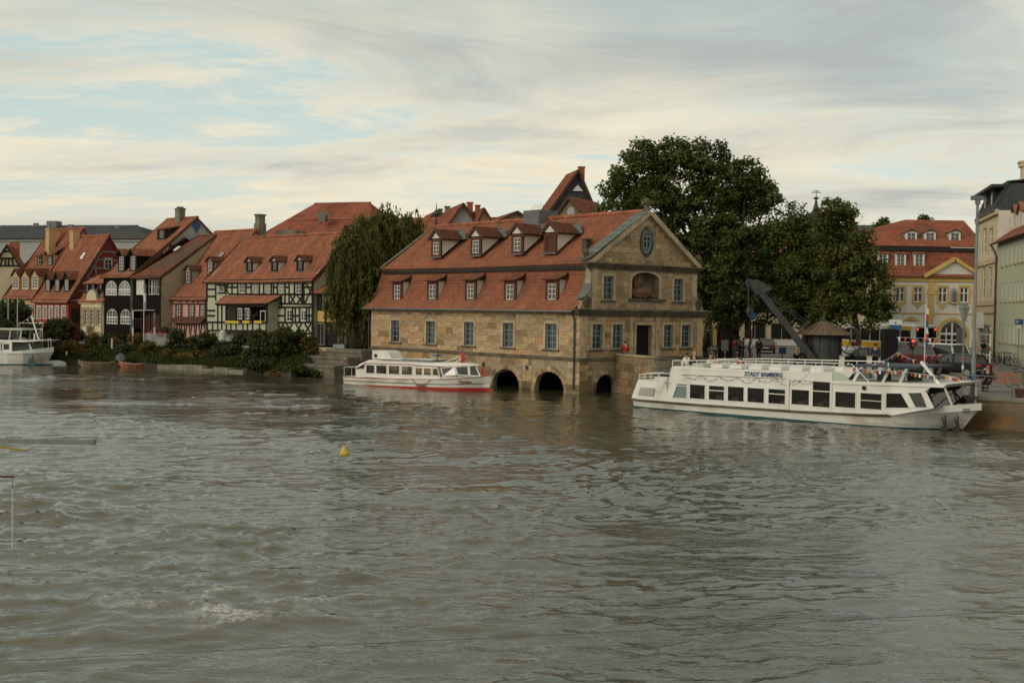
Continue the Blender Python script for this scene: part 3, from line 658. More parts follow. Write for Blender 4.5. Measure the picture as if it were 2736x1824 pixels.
# arch rings: one wedge stone each
def ring(parent, a, b, top, rise, y=-.045, t=.34, n=11):
    r = (b - a) / 2; cx = (a + b) / 2; sp = top - rise
    for i in range(n):
        p = []
        for k, rr in ((i + .04, 0), (i + .96, 0), (i + .96, t), (i + .04, t)):
            th = math.pi * k / n; p.append((cx - (r + rr) * math.cos(th), sp + (rise + rr) * math.sin(th)))
        o = MB().prism(p, y, .1).build('arch_stone', 'stone_block', parent); o.color = stone_col(rnd, .1)
    for s in (a - t, b):                               # jamb blocks under the ring
        for k in range(2):
            o = MB().box(s + .005, y, -.3 + k * (sp + .3) / 2 + .01, s + t - .005, .1, -.3 + (k + 1) * (sp + .3) / 2 - .01).build('arch_stone', 'stone_block', parent); o.color = stone_col(rnd, .2)
for a in arches: ring(wl_, a[0], a[1], a[3], a[4])
ring(gwl, 1.5, 3.3, 1.22, .85, t=.3, n=9)
# cornices, ledge, quoins
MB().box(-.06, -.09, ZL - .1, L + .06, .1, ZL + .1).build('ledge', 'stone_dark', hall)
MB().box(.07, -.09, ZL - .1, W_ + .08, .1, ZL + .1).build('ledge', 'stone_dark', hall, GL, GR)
MB().box(-.05, -.08, ZE - .2, L - .02, .1, ZE + .02).build('cornice', 'stone_trim', hall)
m = MB()
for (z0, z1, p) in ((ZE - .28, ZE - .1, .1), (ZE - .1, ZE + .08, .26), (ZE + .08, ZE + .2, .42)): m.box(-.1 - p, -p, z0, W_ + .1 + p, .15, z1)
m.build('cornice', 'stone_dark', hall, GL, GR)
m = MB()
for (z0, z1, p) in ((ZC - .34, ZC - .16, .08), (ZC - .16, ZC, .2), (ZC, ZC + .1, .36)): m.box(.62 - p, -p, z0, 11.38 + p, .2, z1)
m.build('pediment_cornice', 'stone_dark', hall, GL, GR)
m = MB()
for sgn, x0 in ((1, .42), (-1, 11.58)):
    m.hexa([(x0, -.3, ZC + .1), (x0 + sgn * .55, -.3, ZC + .1), (x0 + sgn * .55, .3, ZC + .1), (x0, .3, ZC + .1), (6.1 - sgn * .3, -.3, 12.0), (6.1, -.3, 11.78), (6.1, .3, 11.78), (6.1 - sgn * .3, .3, 12.0)])
m.build('raking_cornice', 'stone_trim', hall, GL, GR)
# copper coping on the left slope of the gable, in sheets
a, b = Vector((.3, 0, ZC + .26)), Vector((6.05, 0, 12.12)); k = 9
for i in range(k):
    p, q = a.lerp(b, i / k), a.lerp(b, (i + .985) / k); n = Vector((-(b - a).z, 0, (b - a).x)).normalized()
    MB().hexa([p + Vector((0, -.36, 0)), q + Vector((0, -.36, 0)), q + Vector((0, .62, 0)), p + Vector((0, .62, 0)), p + n * .05 + Vector((0, -.36, 0)), q + n * .03 + Vector((0, -.36, 0)), q + n * .03 + Vector((0, .62, 0)), p + n * .05 + Vector((0, .62, 0))]).build('coping_sheet', 'copper_green', hall, GL, GR)
for (x, z, s) in ((.45, ZC + .12, .8), (11.5, ZC + .12, .8), (6.1, 12.02, .82)):      # stone balls on plinths
    MB().lathe([(.3 * s, 0), (.3 * s, .22 * s), (.2 * s, .26 * s), (.16 * s, .42 * s), (.12 * s, .5 * s), (.24 * s, .58 * s), (.31 * s, .75 * s), (.28 * s, .95 * s), (.15 * s, 1.08 * s), (.02, 1.12 * s)], 14, (x, .1, z)).build('ball_finial', 'stone_dark', hall, GL, GR, smooth=True)
for x in (.95, 10.75):                                 # pilaster strips of the upper storey
    MB().box(x, -.06, ZE + .2, x + .5, .1, ZC - .34).build('pilaster', 'stone_trim', hall, GL, GR)
for x in (0.02, 11.4): MB().box(x, -.05, ZL + .1, x + .55, .1, ZE - .28).build('pilaster', 'stone_trim', hall, GL, GR)
for x in (4.55, 7.1): MB().box(x, -.07, ZL + .1, x + .32, .1, ZE - .28).build('pilaster', 'stone_trim', hall, GL, GR)
for sgn, cx in ((-1, .55), (1, 11.45)):                # scrolls
    m = MB()
    pts = [(cx + sgn * .32 * math.cos(t) * (1 - t / 16), -.08, ZE + .62 + .36 * math.sin(t) * (1 - t / 16)) for t in [i * .45 for i in range(26)]]
    m.tube(pts, .09, 6); m.build('scroll', 'stone_dark', hall, GL, GR, smooth=True)
m = MB(); m.loft([[(.98, -.1, ZE + 2.95), (.98, .6, ZE + 2.95)], [(.86, -.1, ZE + 2.0), (.86, .6, ZE + 2.0)], [(.66, -.1, ZE + 1.35), (.66, .6, ZE + 1.35)], [(.3, -.1, ZE + .98), (.3, .6, ZE + .98)], [(-.05, -.1, ZE + .85), (-.05, .6, ZE + .85)]], close=False, cap=False)
m.build('scroll_flashing', 'copper_green', hall, GL, GR)
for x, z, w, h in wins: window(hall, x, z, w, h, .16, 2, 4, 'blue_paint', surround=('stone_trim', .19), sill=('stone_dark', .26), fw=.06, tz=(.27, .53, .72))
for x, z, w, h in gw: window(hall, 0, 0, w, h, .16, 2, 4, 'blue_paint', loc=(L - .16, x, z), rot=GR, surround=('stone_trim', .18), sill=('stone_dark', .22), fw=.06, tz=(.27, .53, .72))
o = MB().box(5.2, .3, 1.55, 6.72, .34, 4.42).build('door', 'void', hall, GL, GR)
MB().box(4.98, -.06, 1.5, 5.19, .3, 4.62).box(6.73, -.06, 1.5, 6.94, .3, 4.62).box(5.19, -.06, 4.43, 6.73, .3, 4.62).build('door_surround', 'stone_trim', hall, GL, GR)
# oval window of the pediment
m = MB(); m2 = MB(); m3 = MB(); cx, cz, rx, rz_ = 6.03, 9.98, .46, .78; n = 20
for i in range(n):
    t0, t1 = 2 * math.pi * i / n, 2 * math.pi * (i + 1) / n
    e = lambda t, k: (cx + (rx + k) * math.cos(t), cz + (rz_ + k) * math.sin(t))
    a, b, c, d = e(t0, 0), e(t1, 0), e(t1, .2), e(t0, .2)
    m.hexa([(a[0], -.1, a[1]), (b[0], -.1, b[1]), (b[0], .1, b[1]), (a[0], .1, a[1]), (d[0], -.06, d[1]), (c[0], -.06, c[1]), (c[0], .1, c[1]), (d[0], .1, d[1])])
    a, b, c, d = e(t0, -.12), e(t1, -.12), e(t1, -.01), e(t0, -.01)
    m2.hexa([(a[0], -.05, a[1]), (b[0], -.05, b[1]), (b[0], .0, b[1]), (a[0], .0, a[1]), (d[0], -.05, d[1]), (c[0], -.05, c[1]), (c[0], .0, c[1]), (d[0], .0, d[1])])
for z in (cz - .42, cz + .05, cz + .38): m2.box(cx - rx * .8, -.045, z - .025, cx + rx * .8, -.005, z + .025)
m2.box(cx - .03, -.048, cz - rz_ * .8, cx + .03, -.003, cz + rz_ * .95)
m3.poly([(cx + (rx - .05) * math.cos(2 * math.pi * i / 24), -.02, cz + (rz_ - .05) * math.sin(2 * math.pi * i / 24)) for i in range(24)])
for q in (0, math.pi / 2, math.pi, -math.pi / 2):
    m.box(cx + (rx + .1) * math.cos(q) - .1, -.14, cz + (rz_ + .1) * math.sin(q) - .12, cx + (rx + .1) * math.cos(q) + .1, .1, cz + (rz_ + .1) * math.sin(q) + .12)
ow = m2.build('window', 'blue_paint', hall, GL, GR); m3.build('pane', 'pane', ow); m.build('surround', 'stone_dark', ow)
# niche with the lying ox
nic = MB().poly([(4.66, .44, 6.2), (7.36, .44, 6.2), (7.36, .44, 7.95), (4.66, .44, 7.95)]).build('niche', 'stone_dark', hall, GL, GR)
MB().box(4.4, -.16, 6.02, 7.92, .3, 6.19).build('ledge', 'stone_dark', hall, GL, GR)
m = MB(); cx, sp = 6.01, 7.4
for i in range(12):
    p = []
    for k, rr in ((i, 0), (i + 1, 0), (i + 1, .2), (i, .2)):
        th = math.pi * k / 12; p.append((cx - (1.35 + rr) * math.cos(th), sp + (.55 + rr) * math.sin(th)))
    m.prism(p, -.06, .1)
m.box(4.46, -.06, 6.2, 4.66, .1, 7.4).box(7.36, -.06, 6.2, 7.56, .1, 7.4).build('niche_surround', 'stone_trim', hall, GL, GR)
m = MB()
m.tube([(4.95, .3, 6.55), (5.35, .26, 6.62), (5.9, .24, 6.66), (6.5, .26, 6.62), (6.95, .3, 6.52)], [.22, .38, .36, .38, .2], 10)
m.tube([(5.4, .25, 6.75), (5.3, .18, 7.1), (5.35, .1, 7.35)], [.3, .24, .2], 9); m.tube([(5.32, .12, 7.4), (5.5, .02, 7.28), (5.66, -.02, 7.1)], [.2, .16, .1], 8)
for s in (-1, 1): m.tube([(5.36 + s * .1, .1, 7.5), (5.36 + s * .25, .08, 7.58), (5.36 + s * .27, .06, 7.74)], [.05, .04, .015], 6); m.tube([(5.36 + s * .14, .12, 7.42), (5.36 + s * .3, .12, 7.4)], [.05, .03], 5)
for x in (5.1, 5.6, 6.6): m.tube([(x, .22, 6.45), (x + .25, .02, 6.34), (x + .5, -.02, 6.28)], [.14, .1, .07], 7)
m.tube([(6.95, .3, 6.55), (7.12, .2, 6.4), (6.95, .06, 6.28)], .04, 5)
m.build('ox_relief', 'stone_relief', hall, GL, GR, smooth=True)
# ---- roofs
prof = [(-.46, ZE + .02), (-.05, ZE + .3), (.35, ZE + .72), (.72, ZE + 1.25), (1.0, ZE + 1.9), (1.2, ZE + 2.5), (1.3, ZB + .05)]
XL0, XR0 = -.5, L - .25
lowL = [(XL0 + (.0 if i == 0 else .0), y, z) for i, (y, z) in enumerate(prof)]; lowR = [(XR0, y, z) for y, z in prof]
rf = slab(MB(), lowL, lowR, .1).build('lower_roof', 'roof_board', hall)
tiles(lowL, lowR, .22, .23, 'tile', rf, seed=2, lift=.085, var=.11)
upL = [(-.1, .92, ZB + .32), (-.1, 1.5, ZB + .62), (.2, 6, ZRr)]; upR = [(XR0, .92, ZB + .32), (XR0, 1.5, ZB + .62), (XR0, 6, ZRr)]
rf2 = slab(MB(), upL, upR, .12, .07).build('upper_roof', 'roof_board', hall)
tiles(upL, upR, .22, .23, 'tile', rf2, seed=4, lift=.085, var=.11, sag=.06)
bkL = [(.2, W_ - .9, ZB + .3), (.2, 6, ZRr - .01)]; bkR = [(XR0, W_ - .9, ZB + .3), (XR0, 6, ZRr - .01)]
slab(MB(), bkL, bkR, .12).build('rear_roof', 'tile_plain', hall)
slab(MB(), [(.1, W_ + .4, ZE), (.1, W_ - 1.2, ZB)], [(XR0, W_ + .4, ZE), (XR0, W_ - 1.2, ZB)], .12).build('rear_lower_roof', 'tile_plain', hall)
MB().box(0, 1.0, ZB - .05, L - .3, 1.42, ZB + .2).build('eaves_board_or_shade', 'black', hall)  # black strip standing in for the shadow under the upper roof edge
ridge_caps((0.1, 6, ZRr + .04), (XR0, 6, ZRr + .04), rf2, r=.15)
MB().bar((-.14, .9, ZB + .42), (.14, 6, ZRr + .1), .3, .06, (0, 0, 1)).build('verge', 'stone_grey', hall)
mm = MB(); mm.tube([(-.5, -.52, ZE), (L - .25, -.52, ZE)], .075, 8); mm.build('gutter', 'lead', hall)
MB().tube([(L - .4, -.5, ZE - .02), (L - .4, -.25, ZE - .25), (L - .4, -.13, ZE - .5), (L - .4, -.13, ZL + .2), (L - .4, -.17, ZL), (L - .4, -.13, ZL - .2), (L - .4, -.13, .3)], .055, 8).build('downpipe', 'iron', hall)
MB().tube([(-.12, -.45, ZE - .02), (-.12, -.15, ZE - .5), (-.12, -.13, 1.6)], .055, 8).build('downpipe', 'iron', hall)
# snow guard line near the ridge, ridge hatch, stack, finial
MB().box(12.2, 5.0, 11.2, 13.9, 6.9, 12.6).build('roof_hatch', 'lead', hall)
m = MB()
for i in range(8): m.tube([(12.3 + i * .3, 5.6, 12.3), (12.4 + i * .3, 5.7, 13.0 + .1 * (i % 2)), (12.75 + i * .3, 5.7, 12.8)], .012, 4)
m.build('hatch_wire', 'iron', hall)
MB().box(21.2, 2.3, 8.9, 21.6, 2.75, 10.0).box(21.12, 2.22, 10.0, 21.68, 2.83, 10.08).build('chimney', 'iron', hall)
MB().lathe([(.12, 0), (.12, .5), (.05, .55), (.05, .75), (.26, .9), (.3, 1.05), (.2, 1.2), (.06, 1.35), (.015, 1.9)], 10, (.35, 6, ZRr + .05)).build('ridge_finial', 'iron', hall, smooth=True)
def dormer_low(x, z0):
    zf, yf, w, h = z0 - .02, .26, 1.26, 1.5
    d = MB().box(-w / 2, 0, 0, -.38, .12, h).box(.38, 0, 0, w / 2, .12, h).box(-.38, 0, 0, .38, .12, .16).box(-.38, 0, 1.2, .38, .12, h).build('dormer', 'timber_brown', hall, (x, yf, zf))
    window(d, 0, .16, .76, 1.04, .06, 2, 3, 'white_paint', flat=True, fw=.05)
    for s in (-1, 1): MB().prism([(0, 0), (0, h), (1.05, h + .12), (.72, h * .55), (.45, h * .22)], -.03, .03).build('cheek', 'plaster_white', d, (s * (w / 2 - .06), .12, 0), R(90))
    for s in (-1, 1): MB().box(s * w / 2 - .07, -.02, h - .02, s * w / 2 + .07, 1.0, h + .06).build('cheek_beam', 'timber_brown', d)
    l, r = [(-w / 2 - .16, -.24, h + .0), (-w / 2 - .16, .55, h + .28), (-w / 2 + .1, 1.05, h + .62)], [(w / 2 + .16, -.24, h + .0), (w / 2 + .16, .55, h + .28), (w / 2 - .1, 1.05, h + .62)]
    slab(MB(), l, r, .07).build('dormer_roof', 'timber_brown', d); tiles(l, r, .2, .17, 'tile_brown', d, seed=int(x * 7))
    MB().box(-w / 2 - .12, -.12, -.1, w / 2 + .12, .02, 0.0).build('sill', 'lead', d)
for x, z in ((3.05, 5.88), (7.5, 5.9), (12.0, 5.92), (16.28, 5.86), (20.5, 5.88)): dormer_low(x, z)
def dormer_up(x, z0, shutter=False):
    yf, w, h = 1.78, 1.22, 1.3
    d = MB().box(-w / 2, 0, -.05, -.36, .14, h).box(.36, 0, -.05, w / 2, .14, h).box(-.36, 0, -.05, .36, .14, .14).box(-.36, 0, 1.08, .36, .14, h).build('dormer', 'timber_brown', hall, (x, yf, z0))
    if shutter:
        for i in range(7): MB().box(-.34, .05, .16 + i * .13, .34, .1, .16 + i * .13 + .122).build('shutter_slat', 'timber_brown', d)
    else: window(d, 0, .14, .72, .94, .06, 2, 3, 'white_paint', flat=True, fw=.05)
    for s in (-1, 1):
        MB().prism([(.0, .02), (.0, h), (1.75, h)], -.03, .03).build('cheek', 'plaster_white', d, (s * (w / 2 - .06), .14, 0), R(90))
        MB().box(s * w / 2 - .09, -.06, h - .05, s * w / 2 + .09, 1.7, h + .08).build('cheek_beam', 'timber', d)
    MB().poly([(-w / 2 - .0, .02, h + .06), (w / 2 + .0, .02, h + .06), (0, .02, h + .66)]).build('gable_panel', 'plaster_white', d)
    for s in (-1, 1): MB().bar((s * (w / 2 + .3), -.08, h - .06), (0, -.08, h + .74), .22, .1).build('bargeboard', 'timber_brown', d)
    for s in (-1, 1):
        l, r = [(s * (w / 2 + .28), -.14, h + .02), (0, -.14, h + .8)], [(s * (w / 2 + .28), 2.0, h + .02), (0, 2.75, h + .8)]
        slab(MB(), l, r, .06).build('dormer_roof', 'roof_board', d); tiles(l, r, .2, .17, 'tile_brown', d, seed=int(x * 9 + s))
    MB().hexa([(-.1, 1.95, h + .3), (w / 2 + .36, 1.95, h + .04), (w / 2 + .36, 2.15, h + .1), (-.1, 2.8, h + .5), (-.1, 1.95, h + .86), (w / 2 + .36, 1.95, h + .1), (w / 2 + .36, 2.15, h + .16), (-.1, 2.8, h + .88)]).build('flashing', 'lead', d)
    MB().box(-w / 2 - .1, -.14, -.12, w / 2 + .1, .02, -.03).build('sill', 'lead', d)
for x, z, sh in ((5.9, 9.28, 0), (10.65, 9.26, 0), (15.22, 9.28, 0), (18.6, 9.24, 1)): dormer_up(x, z, sh)
for i, x in enumerate((14.0, 18.55)):
    MB().lathe([(.02, -.16), (.14, 0), (.02, .16)], 4, (x, -.1, 1.5)).build('mooring_ring', 'iron', hall)
# ------------------------------------------------------------------ houses along the left bank
HS = 1.09                                             # the row stands 9 % farther back than first surveyed: heights and depths follow
def zS(z): return CAM_H + (z - CAM_H) * HS
def house(name, label, F, xL, xR, D, z0, ze, zr, sr, wall, roof='tile', ov=.35, ovs=.25, holes=(), gmat=None, tw=.26, rh=.26, sag=.06, gz0=None, seed=1, cat='house', kick=.5, group=None, loc=None, left_ridge=None):
    ze, zr, sr = zS(ze), zS(zr), sr * HS; D = D * HS if D else D
    h = thing(name, label, cat, F.o + Vector((0, 0, z0)) if loc is None else loc, F.rot(), group); Z = -z0 if loc is None else 0
    gmat = gmat or wall; off = (0, 0, Z)
    m = MB(); wall_mesh(m, xL, xR, z0, ze, list(holes), .22); w = m.build('wall', wall, h, off)
    zb = ze + .0; yb = 2 * sr if D is None else D
    for nm, x, s in (('side_wall', xR, -1), ('side_wall', xL, 1)):
        pts = [(0.0, z0), (0.0, ze), (sr, zr - .12), (yb, ze), (yb, z0)]
        b = MB()
        v = [(x, p[0], p[1]) for p in pts]; v2 = [(x + s * .25, p[0], p[1]) for p in pts]
        b.loft([v, v2]); b.build(nm, gmat if x == xR else wall, h, off)
    MB().box(xL + .25, yb - .25, z0, xR - .25, yb, ze).build('rear_wall', wall, h, off)
    dz = (zr - ze) / sr
    e = [(-ov, ze - ov * dz * .45), (kick, ze + kick * dz * .85), (sr, zr)]
    l = [(xL - ovs, y, z) for y, z in e]; r = [(xR + ovs, y, z) for y, z in e]
    sl, zl = left_ridge or (sr, zr); l[2] = (xL - ovs, sl, zl)
    rb = slab(MB(), l, r, .09, sag + .01).build('roof', 'roof_board', h, off)
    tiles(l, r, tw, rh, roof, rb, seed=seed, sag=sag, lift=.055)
    l2 = [(xL - ovs, yb + ov, ze - ov * .5), (xL - ovs, sl, zl - .01)]; r2 = [(xR + ovs, yb + ov, ze - ov * .5), (xR + ovs, sr, zr - .01)]
    slab(MB(), l2, r2, .09).build('rear_roof', 'tile_plain', h, off)
    ridge_caps((xL - ovs, sl, zl + .02), (xR + ovs, sr, zr + .02), rb, roof, r=.13)
    MB().box(xL - .05, -.16, ze - .14, xR + .05, .02, ze + .04).build('eaves_board_or_shade', 'timber', h, off)
    for x in (xL - ovs, xR + ovs): MB().bar((x, -ov, e[0][1] - .06), (x, sr, zr - .06), .07, .2, (0, 0, 1)).build('bargeboard', 'timber_brown', h, off)
    h['_z'] = Z; h['_sl'] = dz; return h, w
def beam(parent, F, zf, p, q, w=.17, d=0, mat='timber', t=.1, Z=0):
    a, b = F.uz(zf(*p), d), F.uz(zf(*q), d)
    return MB().bar((a[0], d - .015, a[1] + Z), (b[0], d - .015, b[1] + Z), w, t).build('timber_beam', mat, parent)
def pwin(parent, F, zf, x0, x1, y0, y1, d=0, Z=0, grow=1.0, **k):
    a, b = F.uz(zf(x0, y1), d), F.uz(zf(x1, y0), d)
    return window(parent, (a[0] + b[0]) / 2, a[1] + Z, (b[0] - a[0]) * grow, b[1] - a[1], d + k.pop('rec', .04), **k)
def hole(F, zf, x0, x1, y0, y1, d=0, g=0.0):
    a, b = F.uz(zf(x0, y1), d), F.uz(zf(x1, y0), d); return (a[0] - g, b[0] + g, a[1] - g, b[1] + g)
def dormer(h, x, yf, z0, w, hh, depth, Z, rise=.45, rmat='tile_brown', front='timber', cheek='plaster_white', win=('white_paint', 2, 3), wfrac=.62, seed=1, shed=False, ovf=.2):
    """Small gabled (or shed) dormer whose face stands at yf."""
    w, hh, depth, rise, yf, z0 = w * HS, hh * HS, depth * HS, rise * HS, yf * HS, zS(z0); a = w * wfrac / 2
    d = MB().box(-w / 2, 0, 0, -a, .1, hh).box(a, 0, 0, w / 2, .1, hh).box(-a, 0, 0, a, .1, hh * .1).box(-a, 0, hh * .93, a, .1, hh).build('dormer', front, h, (x, yf, z0 + Z))
    window(d, 0, hh * .1, 2 * a, hh * .83, .05, win[1], win[2], win[0], flat=True, fw=.05)
    for s in (-1, 1): MB().prism([(0, 0), (0, hh), (depth, hh)], -.03, .03).build('cheek', cheek, d, (s * (w / 2 - .04), .1, 0), R(90))
    if shed:
        l, r = [(-w / 2 - .12, -ovf, hh - .04), (-w / 2 - .12, depth + .5, hh + rise)], [(w / 2 + .12, -ovf, hh - .04), (w / 2 + .12, depth + .5, hh + rise)]
        slab(MB(), l, r, .06).build('dormer_roof', 'roof_board', d); tiles(l, r, .24, .2, rmat, d, seed=seed)
    else:
        MB().poly([(-w / 2, .02, hh), (w / 2, .02, hh), (0, .02, hh + rise)]).build('gable_panel', cheek, d)
        for s in (-1, 1):
            l, r = [(s * (w / 2 + .16), -ovf, hh - .06), (0, -ovf, hh + rise)], [(s * (w / 2 + .16), depth + .1, hh - .06), (0, depth + rise * 1.3, hh + rise)]
            slab(MB(), l, r, .06).build('dormer_roof', 'roof_board', d); tiles(l, r, .24, .2, rmat, d, seed=seed + s)
            MB().bar((s * (w / 2 + .16), -ovf + .03, hh - .1), (0, -ovf + .03, hh + rise - .05), .1, .05).build('bargeboard', 'timber', d)
    MB().box(-w / 2 - .06, -.1, -.08, w / 2 + .06, .02, -.01).build('sill', 'lead', d)
    return d
def ppos(F, zf, x, y, d): return F.uz(zf(x, y), d)

# ---- green half-timbered house
F = frame_at(835, 93 * HS, 42); xl = F.uz(R2(365, 900))[0]; Z0 = 1.4; Z = -Z0
H = lambda *a, **k: hole(F, R2, *a, **k)
upw = [(650, 703, 700, 793), (765, 820, 705, 798), (873, 925, 700, 797), (993, 1045, 700, 797), (1142, 1193, 697, 797)]
lw = [(1060, 1112, 940, 1040), (1185, 1232, 945, 1035)]
green, gwall = house('half_timbered_house', 'pale green half-timbered house with black beams, porch roof and three dormers', F, xl, 0, 8.2, Z0, 7.5, 11.42, 4.0, 'plaster_green', holes=[H(*q) for q in upw + lw] + [H(470, 515, 725, 785)], gmat='plaster_green', seed=31, sag=.08)
for q in upw + lw: pwin(green, F, R2, *q, Z=Z, nx=2, nz=3 if q[0] < 1060 else 3, rec=.08, pmat='pane_curtain' if q[0] in (765, 873, 993) else 'pane')
pwin(green, F, R2, 470, 515, 725, 785, Z=Z, nx=1, nz=1, rec=.08)
bm = lambda p, q, w=.17, **k: beam(gwall, F, R2, p, q, w, **k)
for p, q in (((455, 693), (1292, 668)), ((1000, 884), (1292, 890)), ((980, 918), (1292, 915)), ((980, 1050), (1292, 1047)), ((980, 1152), (1300, 1146)), ((980, 990), (1055, 990)), ((1115, 990), (1180, 990)), ((1235, 990), (1290, 990)),
             ((530, 742), (635, 742)), ((710, 742), (750, 742)), ((945, 742), (985, 742)), ((1050, 742), (1085, 742)), ((1215, 742), (1290, 740)), ((560, 802), (1292, 804)), ((1090, 804), (1210, 804)),
             ((370, 705), (440, 705)), ((370, 760), (445, 760)), ((370, 822), (445, 822)), ((370, 887), (440, 887)), ((370, 945), (440, 945)), ((460, 722), (525, 722)), ((465, 793), (525, 790))): bm(p, q, .16)
for x, y0, y1 in ((370, 700, 1110), (448, 690, 860), (528, 690, 800), (590, 690, 800), (640, 690, 805), (712, 690, 805), (757, 690, 805), (828, 690, 805), (866, 690, 805), (933, 690, 805), (952, 690, 805), (985, 690, 805), (1052, 690, 890), (1088, 690, 890), (1134, 690, 805), (1202, 690, 890), (1217, 690, 890), (1292, 660, 1165),
                  (1052, 918, 1050), (1118, 918, 1050), (1142, 918, 1050), (1178, 918, 1050), (1240, 918, 1050), (1262, 918, 1050), (985, 918, 1150), (1022, 890, 918), (1020, 805, 890)): bm((x, y0), (x, y1), .15)
for p, q in (((1098, 812), (1140, 884)), ((1140, 812), (1098, 884)), ((1158, 812), (1205, 884)), ((1205, 812), (1158, 884)), ((1225, 884), (1285, 750)), ((1222, 680), (1284, 800)), ((535, 740), (580, 690)), ((532, 745), (560, 800)),
             *[((x, 1058), (x + 52, 1146)) for x in (988, 1065, 1145, 1225)], *[((x + 52, 1058), (x, 1146)) for x in (988, 1065, 1145, 1225)]): bm(p, q, .13)
# projecting porch bay with its own roof
yb = -1.2; a0 = F.uz(R2(440, 1000), yb)[0]; a1 = F.uz(R2(895, 1000), yb)[0]; zb0 = F.uz(R2(700, 1125), yb)[1]; zb1 = F.uz(R2(700, 1050), yb)[1]; zt = F.uz(R2(700, 888), yb)[1]
a00 = F.uz(R2(372, 1000), yb)[0]
bay = MB().box(a00, yb, zb0, a1, yb + .12, zb1).box(a1 - .12, yb + .12, zb0, a1, -.01, zt + .25).box(a00, yb + .12, zb0, a00 + .12, -.01, zb1).box(a00 + .12, yb + .12, zb0, a1 - .12, -.01, zb0 + .12).build('porch', 'plaster_green', green, (0, 0, Z))
xa = F.uz(R2(535, 950), yb)[0]; MB().box(a00, yb + .01, zb1, xa, yb + .12, zt + .2).build('porch_wall', 'plaster_green', bay)
MB().box(xa, -.02, zb1 - .6, a1 - .15, .0, zt + .1).build('porch_back', 'dark_boards', bay)
pl = [(F.uz(R2(440, 885), yb - .25)[0], yb - .3, F.uz(R2(440, 885), yb - .3)[1]), (F.uz(R2(520, 815), 0)[0], 0.0, F.uz(R2(520, 815), 0)[1])]
prr = [(a1 + .35, yb - .3, pl[0][2] + .1), (a1 + .55, 0.0, pl[1][2] + .08)]
slab(MB(), pl, prr, .08).build('porch_roof', 'roof_board', bay); tiles(pl, prr, .24, .2, 'tile', bay, seed=12)
for x in (375, 420, 465, 500, 540, 580, 625, 685, 725, 770, 830, 888): beam(bay, F, R2, (x, 1047), (x, 1122), .13, d=yb)
for p, q in (((370, 1047), (893, 1052)), ((370, 1120), (893, 1124)), ((450, 893), (890, 893)), ((375, 945), (440, 945)), ((375, 990), (440, 990))): beam(bay, F, R2, p, q, .17, d=yb)
for x, y0 in ((465, 895), (500, 895), (538, 895), (620, 940), (685, 940), (757, 940), (890, 895)): beam(bay, F, R2, (x, y0), (x, 1050), .15, d=yb)
for p, q in (((538, 940), (560, 900)), ((770, 1030), (815, 950)), ((765, 985), (815, 985)), ((535, 905), (890, 905))): beam(bay, F, R2, p, q, .14, d=yb)
for q in ((635, 675, 925, 1022), (697, 738, 925, 1022)): pwin(bay, F, R2, *q, d=yb + .12, nx=2, nz=3, flat=True)
pwin(bay, F, R2, 832, 880, 946, 1045, d=yb + .12, nx=1, nz=1, flat=True, pmat='pane_dark')
for x0, x1 in ((540, 655), (690, 750), (790, 855)):
    q0, q1 = F.uz(R2(x0, 1045), yb - .15), F.uz(R2(x1, 1045), yb - .15); MB().box(q0[0], yb - .3, q0[1] - .1, q1[0], yb - .05, q0[1] + .12).build('flower_box', 'signal_yellow', green, (0, 0, Z))
MB().tube([(a0 - .1, -.45, 7.4), (a0 + .1, -.3, 7.1), (a0 + .1, -.12, 6.8), (a0 + .1, -.12, 5.8)], .05, 6).build('downpipe', 'iron', green, (0, 0, Z))
slope = (11.42 - 7.5) / 4
for x in (731, 950, 1172):
    p = F.uz(R2(x, 572), .75); dormer(green, p[0], .75, 7.5 + .72 * slope, .88, .88, .95, Z, seed=x, win=('timber', 1, 1), wfrac=.66)
pr = F.uz(R2(1340, 600), 0)[0]

# ---- black and yellow annex beside the willow
FA = frame_at(835 + 4, 93.6 * HS, 42)
ax1 = 8.2
annex, aw = house('timber_annex', 'black post-and-beam annex with ochre panels between green timbered house and willow', FA, .15, ax1, 5.5, 1.9, 6.6, 8.9, 3.0, 'dark_boards', seed=41, ov=.5)
for i, x in enumerate((.3, 1.7, 3.1, 4.5, 5.9, 7.3)): MB().box(x - .1, -.12, .0, x + .1, -.005, 4.75).build('timber_post', 'timber', annex)
for i, x in enumerate((.4, 1.8, 3.2, 4.6, 6.0)):
    MB().box(x + .02, -.06, 2.15, x + 1.18, -.005, 3.1).build('ochre_panel', 'plaster_yellow', annex)
    window(annex, x + .6, 3.2, 1.0, 1.45, -.04, 2, 1, 'timber', 'pane')
    window(annex, x + .6, .15, 1.0, 1.9, -.04, 2, 1, 'timber_grey' if i in (0, 2) else 'timber', 'pane')
MB().box(-.2, -.9, -.3, 7.8, -.13, -.02).build('terrace_edge', 'plaster_cream', annex)
MB().box(-.2, -.9, -1.3, .3, -.13, -.31).build('terrace_pier', 'plaster_cream', annex)

